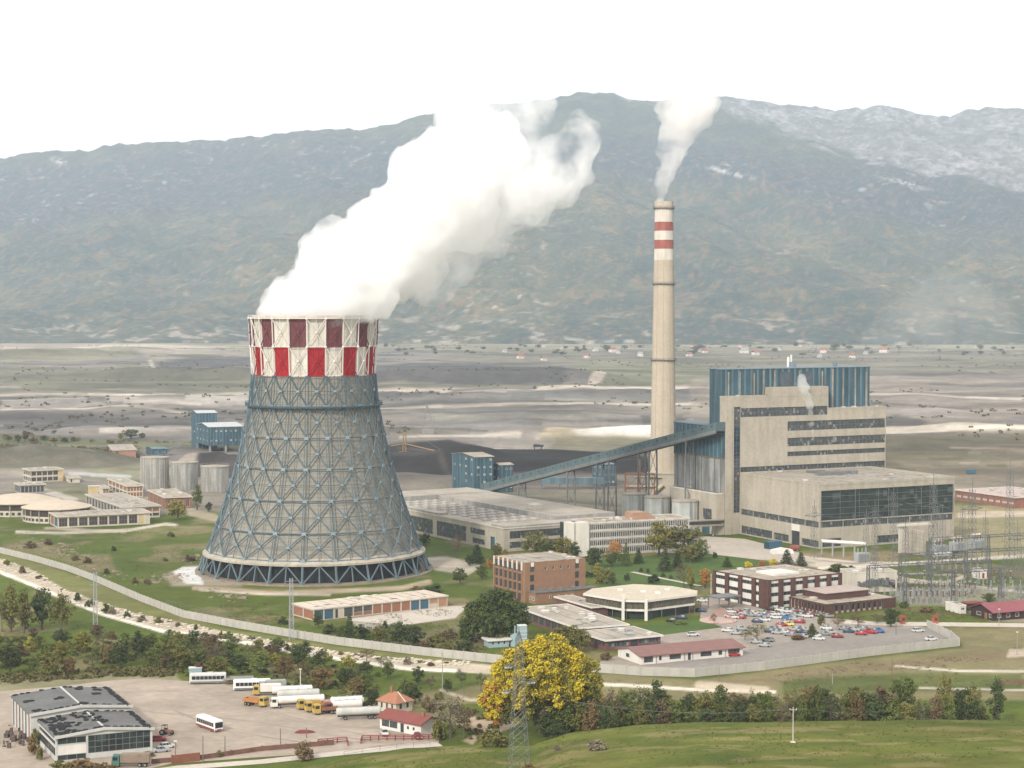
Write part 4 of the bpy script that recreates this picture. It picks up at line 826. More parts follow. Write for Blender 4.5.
silo(215, 466.5, 492, 14, 'rightmost silo of the three, nearest the cooling tower, with a dark frame on its side', grp='concrete silos left of the cooling tower', mat=silom)
silo(634, 494, 526, 12, 'leftmost streaked grey tank below the chimney', 'tank', 'streaked tanks below the chimney', tankm, 20)
silo(657, 497, 528, 12.5, 'middle streaked grey tank standing right below the chimney', 'tank', 'streaked tanks below the chimney', tankm, 20)
silo(685, 501, 533, 13, 'rightmost streaked grey tank, beside the low concrete service building', 'tank', 'streaked tanks below the chimney', tankm, 20)
# pipe racks near the chimney
P = G(640, 503); pr = thing('pipe_rack', 'rusty pipe rack with ducts between the conveyor trestles and the chimney', 'pipe rack', P)
b = MB()
for x in (-8, 0, 8):
    for y in (0, 6): b.tube((x, y, 0), (x, y, 16 if x else 24), .3)
for z in (8, 16): b.tube((-8, 0, z), (8, 0, z), .3); b.tube((-8, 6, z), (8, 6, z), .3)
for x in (-8, 0): b.tube((x, 0, 8), (x + 8, 0, 16), .15)
b.obj('frame', rust, pr); b = MB(); b.tube((-8, 3, 9), (9, 3, 9), .5, 10); b.tube((6, 3, 4), (13, 3, 10), 1.2, 12); b.tube((-3, 3, 14), (12, 3, 14), .5, 8); b.obj('duct', M('tan_duct', (.42, .34, .24), var=.15), pr)
# skybridge
p0 = AT(688, 525, 885); p1 = AT(737, 523, 915); sk = thing('footbridge', 'covered footbridge linking the office wing to the power station', 'footbridge', (p0.x, p0.y, 0)); rel = Vector((p0.x, p0.y, 0))
truss(sk, p0 - rel, p1 - rel, 3, 1.6, glass_g); truss(sk, p0 - rel + Vector((0, 0, -.9)), p1 - rel + Vector((0, 0, -.9)), 3.3, .9, concrete, name='deck'); truss(sk, p0 - rel + Vector((0, 0, 1.6)), p1 - rel + Vector((0, 0, 1.6)), 3.6, .5, roof_tan, name='roof')
b = MB(); q = (p0 + p1) / 2 - rel; b.box(q.x - .4, q.y - .4, 0, q.x + .4, q.y + .4, q.z - .9); b.obj('column', conc_gray, sk)
# ================================================================== workshops and offices in the middle
t, w, d, h = bldg('workshop_hall', 'vast flat-roofed workshop hall with rows of skylights, right of the cooling tower', (504, 552), 528, None, 628, 31, d=150)
walls(t, w, d, 0, h - .5, concrete, {'F': [(3, w * .45, 5.6, 9.0, 'band', 14, 1), (3, w * .45, 1.4, 4.2, 'band', 14, 1)],
   'L': [(d - 12, d - 8, 0, 5.8, 'garage_door', 5, 1, bluem), (d - 30, d - 17, 5.5, 8, 'band', 6, 1), (d - 28, d - 17, 1.2, 3.6, 'band', 6, 1), (d - 62, d - 34, 1.0, 8.0, 'band', 12, 3), (d - 100, d - 66, 1.0, 8.0, 'band', 14, 3), (10, d - 104, 1, 8, 'band', 14, 3)]})
b = MB(); b.box(-.3, -.3, h - .5, w + .3, d + .3, h, 1, top=0); rf = b.obj('roof', [roof_lt, concrete_lt], t)
b = MB(); b.box(-.2, -.2, h, w * .9, 11, h + .7, 1, top=0); b.box(-.25, d - 26, h, w + .2, d + .2, h + 2.4, 1, top=0); b.box(w * .52, 11.2, h, w + .2, d - 26.2, h + 2.2, 1, top=0); b.box(-.25, 60, h, 5, d - 27, h + .9, 1, top=0); b.obj('raised_roof', [roof_lt, conc_gray], t)
sky_m = M('skylight_plastic', (.33, .31, .28), var=.2, rough=.6)
for i in range(5):
    for j in range(11):
        b = MB(); b.box(-1.5, -2.0, 0, 1.5, 2.0, .5); b.add([(-1.5, -2, .5), (1.5, -2, .5), (1.5, 2, .5), (-1.5, 2, .5), (0, -2, 1.1), (0, 2, 1.1)], [(0, 4, 5, 3), (1, 2, 5, 4), (0, 1, 4), (2, 3, 5)])
        if i == j == 0: s0 = b.obj('skylight', sky_m, rf, (0, 0, 0))
        else: s0 = s0.copy(); COL.objects.link(s0)
        s0.location = (8 + i * (w * .52 - 14) / 4, 20 + j * (d - 55) / 10, h)
b = MB(); b.box(w * .6, 40, h + 2.2, w * .68, 46, h + 4.5); b.obj('roof_house', concrete_lt, t)
t2, w2, d2, h2 = bldg('office_wing', 'four-storey office wing with white stair slabs and closely set window fins', (588.5, 556), 524, None, 689, 24, d=16)
fl = h2 / 4.0
walls(t2, w2, d2, 0, h2, concrete_lt, {'F': [(.6, w2 - .5, fl * k + .9, fl * k + 3.0, 'band', 30, 1) for k in range(4)]}, rec=.4); flat_roof(t2, w2, d2, h2, t=.4, o=.4, edge=concrete_lt, par=.25, vents=8, seed=5)
b = MB()
for i in range(54): x = w2 * (i + .5) / 54; b.box(x - .07, -.6, .8, x + .07, -.42, h2 + .05)
for k in range(1, 4): b.box(0, -.42, fl * k + .1, w2, -.02, fl * k + .35)
b.obj('sunscreen_fin', white_p, t2)
for x0, x1, dz, yy in ((-5.7, -.4, .9, -1.2), (-9.4, -6.3, .9, 1.0)):
    b = MB(); b.box(x0, yy, 0, x1, yy + 4.5, h2 + dz); b.obj('stair_tower', M('bright_render', (.66, .63, .56), var=.05, scale=.3, streak=.12), t2)
b = MB(); b.box(-6.25, 2.2, 0, -.05, d2, h2 - .3); b.obj('stair_glazing', glass_dk, t2)
b = MB(); b.box(w2 * .48, 3, h2 + .4, w2 * .48 + .01, 3.01, h2 + .41)
b = MB(); b.add([(w2 * .48, 4, h2 + .4), (w2 * .72, 4, h2 + .4), (w2 * .62, 4, h2 + 3.4), (w2 * .48, 4, h2 + 3.4), (w2 * .48, 12, h2 + .4), (w2 * .72, 12, h2 + .4), (w2 * .62, 12, h2 + 3.4), (w2 * .48, 12, h2 + 3.4)], [(0, 1, 2, 3), (7, 6, 5, 4), (1, 5, 6, 2), (0, 3, 7, 4)]); b.add([(w2 * .48, 4, h2 + 3.4), (w2 * .62, 4, h2 + 3.4), (w2 * .62, 12, h2 + 3.4), (w2 * .48, 12, h2 + 3.4)], [(0, 1, 2, 3)])
b.obj('roof_house', M('terracotta_render', (.36, .22, .15), var=.1), t2)
# ---- brick office
t, w, d, h = bldg('brick_office', 'four-storey brick office with white pilasters and tall window columns, left of the round-cornered canteen', (525, 603), 564, 493, 585.5, 30)
f4 = h / 4.05
opL = [o for k in range(4) for o in evenly(d, 6, .72, f4 * k + .45, f4 * k + 3.25, 'dwin', 2, 2, start=1.2, end=d - 2.2)]
opF = [o for k in range(1, 4) for o in ((2.2, 4.0, f4 * k + .6, f4 * k + 3.0, 'dwin', 2, 2), (w - 4.6, w - 2.9, f4 * k + .6, f4 * k + 3.0, 'dwin', 2, 2))] + evenly(w, 4, .28, h - 2.9, h - 1.6, 'win', 1, 1, start=w * .28, end=w * .78)
walls(t, w, d, 0, h, brick, {'L': opL, 'F': opF}, rec=.35); flat_roof(t, w, d, h, t=.25, o=-.1, mat=roof_lt, edge=brick, par=.15, vents=4)
b = MB()
for i in range(7): y = d - 1.2 - (d - 3.4) * i / 6; b.box(-.35, y - .35, h * .0 if False else h - 2.6, -.0, y + .35, h + .5)
b.obj('pilaster_cap', white_p, t)
b = MB()
for i in range(7): y = d - 1.2 - (d - 3.4) * i / 6; b.box(-.3, y - .3, 0, -.0, y + .3, h - 2.6)
b.obj('pilaster', brick, t)
b = MB()
for x in (3.1, w - 3.75): b.box(x - .6, -.25, h - 1.2, x + .6, -.0, h + .35)
b.obj('white_cap', white_p, t)
b = MB(); b.box(1.5, -5, 0, w + 2.2, -.05, f4 + .5); an = b.obj('annex_wall', brick, t)
b = MB(); b.box(1.2, -5.3, f4 + .5, w + 2.5, -.02, f4 + .9, top=0); b.obj('annex_roof', roof_dk, t)
b = MB(); 
for x in (4, 8.5, 13, 18): b.box(x, -4.2, f4 + .9, x + 1.6, -2.4, f4 + 1.7)
b.obj('roof_unit', steel_dk, t)
for x in (w * .28, w * .42, w * .54, w * .64, w * .86, w * .96): window(t, .9, 1.1, 'win', 1, 1, (x, -5.08, 1.7), 0)
for y in (-3.8, -1.6): window(t, 1.0, 1.4, 'win', 1, 1, (1.42, y + .5, 1.2), -math.pi / 2)
# ---- canteen with cut corners
zc_ = 7.0
poly = [(646, 600.5), (697, 594), (697.5, 590.5), (672, 586), (634, 584), (592, 588.5), (583, 593.5), (623, 600)]
PP = [G(x, y, zc_) for x, y in poly]; cx = sum(p.x for p in PP) / 8; cyy = sum(p.y for p in PP) / 8
cn = thing('canteen', 'pale low canteen with cut corners, overhanging flat roof and two white pylons', 'building', (cx, cyy, 0)); L_ = [(p.x - cx, p.y - cyy) for p in PP]
def scl(k): return [(x * k, y * k) for x, y in L_]
b = MB(); b.prism(L_, 6.3, 7.0, 1, top=0); rf = b.obj('roof', [M('cream_roof', (.50, .44, .345), var=.08, scale=.1, fine=.1), white_p], cn)
for x, y in ((0, 0), (-8, 4), (5, -3), (9, 5)): b = MB(); b.box(x - 1, y - 1, 7.0, x + 1, y + 1, 7.5); b.obj('roof_vent', white_p, rf)
b = MB(); b.prism(scl(.95), 3.6, 6.3); b.obj('upper_glazing', M('bronze_glass', (.06, .055, .04), col2=(.16, .145, .11), scale=.5, rough=.25, spec=.5), cn)
b = MB(); b.prism(scl(.96), 3.0, 3.75); b.obj('balcony_band', white_p, cn)
b = MB(); b.prism(scl(.86), 0, 3.0); b.obj('ground_floor', glass_dk, cn)
b = MB(); k = .965; Q = scl(k)
for i in range(8):
    p, q = Vector(Q[i]), Vector(Q[(i + 1) % 8]); n = int((q - p).length / 1.6)
    for j in range(n): c_ = p + (q - p) * (j + .5) / n; b.tube((c_.x, c_.y, 3.7), (c_.x, c_.y, 6.3), .09)
    for j in range(0, n, 4): c_ = (p + (q - p) * (j + .5) / n) * .99; b.tube((c_.x, c_.y, 0), (c_.x, c_.y, 3.0), .14)
b.obj('mullion', M('bronze_frame', (.16, .13, .09)), cn)
for i in (7, 0): b = MB(); x, y = L_[i]; b.box(x - .5, y - .9, 0, x + .5, y + .3, 9.0 if i == 7 else 7.4); b.obj('white_pylon', white_p, cn)
# ---- two low flat buildings
redbr = M('dark_red_brick', (.15, .075, .065), var=.15, fine=.1, scale=.5)
def low(name, label, near, top, xl, xr, th, wallm, ops, roofm=roof_lt, w=None, d=None, vents=5, o=.7, seed=1, **kw):
    t, w, d, h = bldg(name, label, near, top, xl, xr, th, w, d); h = h - .4
    walls(t, w, d, 0, h, wallm, ops(w, d, h)); flat_roof(t, w, d, h, t=.4, o=o, mat=roofm, edge=kw.get('edge', white_p), par=kw.get('par', .1), vents=vents, seed=seed); return t, w, d, h
low('low_pavilion', 'front low pavilion with dark red brick walls and ribbon windows, behind the yellow tree', (606, 651.5), 640, 579, 660.5, 27, redbr, lambda w, d, h: {'L': evenly(d, 7, .85, 1.5, h - .4, 'dwin', 2, 1), 'F': [(1, w * .42, 1.2, h - .3, 'band', 5, 1), (w * .45, w * .58, .2, h - .3, 'door', 0, 0, dark), (w * .6, w - .6, 1.4, h - .3, 'band', 6, 1)]}, seed=12)
low('low_pavilion', 'long low flat-roofed pavilion with white roof hatches, between the brick office and the front pavilion', (578, 641), 628, None, 627, 24, redbr, lambda w, d, h: {'L': evenly(d, 9, .8, .9, h - .3, 'dwin', 2, 1)}, d=46, vents=11, seed=2, roofm=roof_lt)
low('link_building', 'small dark flat-roofed link between the canteen and the long pavilion', (592, 617), 607, 556, 608, 27, redbr, lambda w, d, h: {'F': [(2, w * .5, 1, h - .4, 'band', 3, 1)]}, roofm=roof_tan, vents=1)
# ---- white bungalow
t, w, d, h = bldg('white_bungalow', 'long white single-storey building with brown pitched roof at the edge of the grey car park', (641, 665), 656, 618, 743, 25); h = min(h, 3.1)
walls(t, w, d, 0, h, white_p, {'F': [(1, 4.2, .6, 2.5, 'dwin', 3, 1), (6.3, 7.2, .9, 2.3, 'dwin', 1, 1), (10, 14, .9, 2.4, 'dwin', 4, 1), (16.5, 17.6, .2, 2.5, 'door', 0, 0, dark), (21, 25, .9, 2.4, 'dwin', 4, 1), (27.5, 28.8, .9, 2.3, 'dwin', 1, 1), (w - 5.5, w - 1.2, 1.0, 2.5, 'band', 4, 1)], 'L': [(d * .35, d * .5, 1, 2.2, 'dwin', 1, 1)]}, rec=.2)
gable_end(t, w, d, h, 1.5, white_p); gable_roof(t, w, d, h, 1.5, M('brown_tin', (.20, .105, .09), var=.12, rough=.6), o=.7)
b = MB()
for x in (5.3, 15.3, 18.2, 30): b.tube((x, -.12, 0), (x, -.12, h), .07)
b.obj('downpipe', dark, t)
# ---- brown administration building
t, w, d, h = bldg('administration_building', 'three-storey brown and white banded administration building with broad brown piers', (768, 609), 581, 714.5, 840, 33); fl = h / 3
opsA = lambda L: [(.05, L - .05, fl * k + .9, fl * k + 2.3, 'band', int(L / 1.5), 1, glass_dk) for k in range(3)]
walls(t, w, d, 0, h - .2, white_p, {'F': opsA(w), 'L': opsA(d)}, rec=.35); flat_roof(t, w, d, h - .2, t=.25, o=.12, mat=roof_tan, edge=brown, par=.2, vents=6)
for i in range(7):
    x = w * i / 6; b = MB(); b.box(max(-.5, x - 1.0), -.6, 0, min(w + .5, x + 1.0), .0 if i else 1.2, h + .35); b.obj('pier', brown, t)
for i in range(1, 5):
    y = d * i / 4; b = MB(); b.box(-.6, max(0, y - 1.0), 0, 0, min(d + .4, y + 1.0), h + .35); b.obj('pier', brown, t)
b = MB(); b.box(-.6, .9 if False else 1.2, 0, -.02, 4.5, h + .35); b.obj('pier', brown, t)
b = MB(); b.box(w * .28, d * .25, h + .05, w * .62, d * .6, h + .8); b.obj('white_skylight', white_p, t)
P = G(727, 608); cpy = thing('entrance_canopy', 'flat dark canopy on posts left of the brown administration building', 'canopy', P, R(33)); b = MB(); b.box(-5.5, -2, 4.0, 5, 5, 4.5); b.obj('roof', steel_dk, cpy)
for x in (-5, 0, 4.6):
    for y in (-1.6, 4.5): b = MB(); b.box(x - .15, y - .15, 0, x + .15, y + .15, 4.0); b.obj('post', steel_dk, cpy)
t, w, d, h = bldg('brown_pavilion', 'low brown pavilion with raised roof box, right of the three-storey administration building', (826, 614.5), 604.5, 790, 895, 30)
walls(t, w, d, 0, h - .3, M('pinkish_render', (.40, .32, .27), var=.1), {'L': evenly(d, 10, .55, .8, h - .6, 'dwin', 1, 1, mt=glass_dk), 'F': evenly(w * .8, 9, .55, .8, h - .6, 'dwin', 1, 1, mt=glass_dk, start=3.5, end=w * .82)}, rec=.2)
b = MB()
for i in range(11): y = d * i / 10; b.box(-.35, max(0, y - .5), 0, 0, min(d, y + .5), h - .3)
for i in range(10): x = 3.5 + (w * .82 - 3.5) * i / 9; b.box(x - .5, -.35, 0, x + .5, 0, h - .3)
b.box(0, -.36, 0, 3.2, -.01, h - .3); b.box(w * .84, -.36, 0, w + .02, -.01, h - .1); b.obj('pier', brown, t)
flat_roof(t, w, d, h - .3, t=.4, o=.4, mat=roof_tan, edge=brown, par=.05, vents=2)
zz = zat(t.location.y + 15, 588.5); b = MB(); b.box(w * .18, d * .35, h + .1, w * .80, d * .95, h + 2.4); rb = b.obj('roof_box', brown, t); b = MB(); b.box(w * .16, d * .33, h + 2.4, w * .82, d * .97, h + 2.7); b.obj('roof_box_top', M('pinkish_gravel', (.40, .33, .29), var=.12, fine=.1), rb)
t, w, d, h = low('switch_house', 'plain white flat-roofed building right behind the administration building, beside the switchyard', (852, 593), 572.5, 840, 897, 14, M('cream_render', (.60, .55, .47), var=.08, streak=.2), lambda w, d, h: {'F': [(w * .9, w * .96, 1, 3, 'dwin', 1, 1)]}, o=.1, roofm=roof_lt, edge=concrete_lt)
b = MB()
rr = random.Random(3)
for i in range(14): x = w * (.12 + .8 * i / 14); b.box(x, -.5 - rr.random(), h * .35, x + rr.uniform(.5, 1.2), -.05, h * rr.uniform(.5, .75))
b.obj('wall_equipment', steel_dk, t)
# ---- long garage row below the tower
t, w, d, h = bldg('garage_row', 'long low flat-roofed row of blue and brick-coloured bays just below the cooling tower', (314, 621), 608.7, 292.5, 447.5, 34.5); hh = h - .5
bl = M('blue_door', (.05, .115, .165), var=.1, scale=.5, rough=.5); n = 15; mats = ['b', 'b', 'd', 'k', 'g', 'g', 'o', 'o', 'o', 'w', 'b', 'b', 'o', 'o', 'k']; ops = []
for i, c_ in enumerate(['b', 'b', 'k', 'd', 'g', 'g', 'o', 'o', 'o', 'o', 'b', 'b', 't', 't']):
    a_ = w * (i + .06) / 14; e_ = w * (i + .94) / 14
    if c_ == 'b': ops.append((a_, e_, .15, hh - .3, 'garage_door', 4, 1, bl))
    elif c_ in 'o': ops.append((a_, e_, .3, hh - .3, 'panel', 0, 1, brick_or))
    elif c_ == 't': ops += [(a_, e_, 1.8 if i == 12 else .3, hh - .3, 'panel', 0, 1, M('tan_brick', (.34, .2, .12)))]
    elif c_ == 'g': ops.append((a_, e_, 1.6, hh - .3, 'dwin', 3, 1)); ops.append((a_, e_, .3, 1.5, 'panel', 0, 1, brick_or))
    elif c_ == 'k': ops.append((a_ + .4, a_ + 1.5, .2, hh - .5, 'door', 0, 1, dark))
    else: ops.append((a_, e_, .4, hh - .3, 'dwin', 3, 2))
walls(t, w, d, 0, hh, M('cream_frame', (.52, .46, .38), var=.1, streak=.2), {'F': ops, 'L': [(.5, d / 2 - .3, .4, hh - .4, 'panel', 0, 1, brick_or), (d / 2 + .3, d - .5, .4, hh - .4, 'panel', 0, 1, brick_or)]}); flat_roof(t, w, d, hh, t=.4, o=.3, mat=M('cream_sheet', (.54, .47, .38), var=.07, fine=.08, scale=.1), edge=concrete_lt, par=0, vents=3)
# ---- left cluster
cream = M('cream_frame2', (.55, .50, .41), var=.08, streak=.15)
dkpan = M('dark_panel', (.07, .055, .05), var=.2)
t, w, d, h = low('frame_office', 'two-storey cream framed office block at far left behind the round halls', (31, 482.5), 470.5, None, 63, 30, cream, lambda w, d, h: {'F': [o for k in (0, 1) for o in evenly(w * .86, 5, .86, .6 + k * h / 2, h / 2 - .5 + k * h / 2, 'glaz', 2, 1, mt=dkpan, m=.1)], 'L': [o for k in (0, 1) for o in evenly(d, 4, .82, .6 + k * h / 2, h / 2 - .6 + k * h / 2, 'band', 1, 1, m=.2)]}, roofm=roof_lt, edge=cream, par=.3, d=17)
b = MB(); b.box(w * .87, -.3, 0, w + .1, -.02, h + .2); b.obj('end_bay', M('ochre_render', (.52, .40, .22)), t)
low('low_annex', 'grey single-storey annex in front of the cream framed office', (20, 494), 485, None, 45, 26, conc_gray, lambda w, d, h: {'F': evenly(w, 6, .8, .8, h - .7, 'dwin', 1, 1), 'L': evenly(d, 4, .8, .8, h - .7, 'dwin', 1, 1)}, roofm=roof_lt, edge=cream, d=14)
low('cream_hut', 'small cream hut on the flat ground right of the framed office', (69, 483), 478, 65, 80, 20, cream, lambda w, d, h: {'F': [(1, 2, .5, 2.2, 'door', 0, 1, dark)]}, vents=0, edge=cream)
low('pink_shed', 'low pinkish brick shed standing alone in front of the spoil bank', (113, 459.5), 450, 109, 136, 15, M('pink_brick', (.36, .2, .145), var=.1), lambda w, d, h: {'F': evenly(w, 5, .3, 1, 2.6, 'win', 1, 1)}, vents=0, edge=cream)
def round_hall(name, label, x, ya, ye, yb, hw, rx=1):
    P = G(x, yb); r = hw / F * P.y; Yc = P.y + r * .9; r = hw / F * Yc; C = Vector(((x - 512) / F * (Yc + 4), Yc, 0)); t = thing(name, label, 'hall', C)
    he = zat(P.y, ye); ha = zat(Yc, ya); r2 = r * .93; n = 20
    b = MB(); b.lathe([(r2, 0), (r2, he)], n, cap=False); b.obj('wall', cream, t)
    b = MB(); b.lathe([(r2 + .12, he * .48), (r2 + .12, he - .7)], n, cap=False); b.obj('dark_glazing', M('brown_glass', (.06, .045, .04), var=.2, rough=.3), t)
    for i in range(n * 2):
        a = 2 * math.pi * (i + .5) / (n * 2)
        if math.sin(a) < .35:
            q = pol(r2 * math.cos(math.pi / n * .5) + .05, a, he * .14); window(t, 1.5, he * .2, 'dwin', 1, 1, (q[0] - .75 * -math.sin(a) * -1 if False else q[0] + math.sin(a) * .75 * 1, q[1] - math.cos(a) * .75, q[2]), a + math.pi / 2)
    b = MB()
    for i in range(n): a = 2 * math.pi * i / n; q = pol(r2 + .15, a, 0); b.tube(q, pol(r2 + .15, a, he), .22)
    b.obj('pier', cream, t)
    b = MB(); b.lathe([(r, he - .35), (r + .1, he), (r * .5, he + (ha - he) * .72), (1.2, ha), (.1, ha + .1)], n); b.obj('roof', M('tan_shell_roof', (.50, .42, .33), var=.08, fine=.06), t); return t
round_hall('round_hall', 'larger round hall with low conical tan roof, cut by the left edge of the photo', 20, 493, 504, 517, 40)
round_hall('round_hall', 'nearer round hall with low conical tan roof, behind the long arcade', 57, 499.5, 509.5, 523.5, 35)
t, w, d, h = low('arcade', 'long low row of dark bays in pale frames on the meadow at left', (58, 528.3), 516.5, 50.5, 150, 24, cream, lambda w, d, h: {'F': evenly(w * .87, 8, .84, .7, h - .6, 'glaz', 3, 2, mt=dkpan, m=.1) + [(w * .885, w * .93, .3, h - .5, 'door', 0, 0, M('ochre_render', (.5, .4, .2)))], 'L': [(1, d * .45, .5, h - .6, 'door', 0, 0, brick_or), (d * .5, d - 1, .5, h - .6, 'door', 0, 0, bl)]}, roofm=roof_lt, edge=cream, par=.2)
low('assembly_hall', 'flat-roofed hall with a long glazed side behind the dark-bayed arcade', (123, 519), 507.3, 86, 160, 27, cream, lambda w, d, h: {'F': evenly(w, 5, .86, .8, h * .42, 'glaz', 1, 1, mt=dkpan, m=.2) + evenly(w, 5, .86, h * .56, h - .6, 'glaz', 1, 1, mt=brick_or, m=.2), 'L': evenly(d, 12, .8, .9, h - .6, 'band', 1, 2, m=.3)}, roofm=roof_lt, edge=cream, par=.2)
b = MB(); P = G(94, 502, 0); yb = thing('stair_house', 'small ochre stair house at the back corner of the assembly hall', 'building', (P.x, P.y, 0), R(20)); b.box(-2.4, 0, 0, 2.4, 5, 8.5); b.obj('wall', MATS['ochre_render'], yb); b = MB(); b.box(-2.6, -.2, 8.5, 2.6, 5.2, 8.9); b.obj('roof', cream, yb)
low('brick_block', 'two-storey red brick block in cream frames above the assembly hall', (127, 497.5), 486, 108.5, 143, 24, cream, lambda w, d, h: {'F': [o for k in (0, 1) for o in evenly(w, 5, .78, .5 + k * h / 2, h / 2 - .4 + k * h / 2, 'panel', 0, 0, mt=brick_or, m=.2)], 'L': [o for k in (0, 1) for o in evenly(d, 5, .8, .5 + k * h / 2, h / 2 - .4 + k * h / 2, 'panel' if k else 'band', 2, 0, mt=brick_or if k else None, m=.2)]}, edge=cream, roofm=roof_lt, par=.3)
low('brick_annex', 'small red brick annex left of the two-storey brick block', (103, 495), 488, 98.5, 109, 20, cream, lambda w, d, h: {'F': evenly(w, 2, .8, .5, h - .5, 'panel', 0, 0, mt=brick_or, m=.1)}, edge=cream, vents=0)
low('brick_workshop', 'wide low brick workshop with pale flat roof right of the two-storey brick block', (165, 509), 497.5, 148, 192, 22, brick_or, lambda w, d, h: {'F': evenly(w, 4, .5, .8, h - .8, 'win', 2, 1), 'L': evenly(d, 4, .3, .2, h - .8, 'win', 1, 1)}, edge=cream, roofm=roof_tan)
# ---- right: warehouse, long red-roofed house, huts, kiosks
low('far_warehouse', 'long reddish warehouse with pale roof at the right edge beyond the turbine hall', (1015, 508.5), 497.5, 955, None, 27, M('reddish_wall', (.27, .13, .10), var=.15, streak=.2), lambda w, d, h: {'L': evenly(d, 9, .7, h * .35, h * .6, 'band', 3, 1, mt=cream)}, w=40, roofm=M('pink_roof', (.46, .38, .34), var=.08), edge=cream)
t, w, d, h = bldg('long_red_roofed_house', 'long dark timber house with dull red tin roof at the right edge', (993.5, 621), 611.5, 971, None, 24, w=36); h = 3.0
walls(t, w, d, 0, h, M('dark_timber', (.05, .03, .028), var=.2), {'F': evenly(w, 9, .42, .9, 2.3, 'win', 1, 1), 'L': [(d * .25, d * .45, .9, 2.2, 'win', 1, 1), (d * .6, d * .72, .1, 2.3, 'door', 0, 0, brick_or), (d * .8, d * .9, .9, 2.2, 'win', 1, 1)]}, rec=.2)
gable_end(t, w, d, h, 2.4, MATS['dark_timber']); gable_roof(t, w, d, h, 2.4, M('maroon_tin', (.23, .07, .08), var=.1, rough=.6), o=.9)
low('white_hut', 'small white hut left of the dark timber house', (960, 614), 605.5, 945.5, 966, 20, white_p, lambda w, d, h: {'F': [(w * .2, w * .8, 1.3, 2.2, 'win', 2, 1)]}, roofm=roof_lt, vents=1, o=.1)
low('white_hut', 'white square hut standing inside the switchyard', (979, 579), 570, 971, 987, 20, white_p, lambda w, d, h: {'F': [(w * .4, w * .7, .1, 2.3, 'door', 0, 0, redp)]}, roofm=roof_lt, vents=0, o=.1)
low('red_shed', 'small red-roofed shed between the white hut and the timber house', (968, 611), 603, 964, 980, 22, dark, lambda w, d, h: {}, roofm=redroof, vents=0, edge=redroof)
kio = M('kiosk_orange', (.36, .10, .055), var=.1)
for i, (px, py, lab) in enumerate(((902.5, 623.5, 'left of two orange-red kiosks beside the road'), (935, 623.5, 'right of two orange-red kiosks, beside the end of the perimeter wall'))):
    P = G(px, py); k = thing('kiosk', lab, 'kiosk', P, R(10), 'orange kiosks by the gate road'); b = MB(); b.box(-.8, -.8, 0, .8, .8, 2.4); b.obj('wall', kio, k); b = MB(); b.box(-1, -1, 2.4, 1, 1, 2.6); b.obj('roof', M('kiosk_roof', (.3, .06, .05)), k); window(k, 1.0, .9, 'dwin', 1, 1, (-.5, -.88, 1.1), 0)
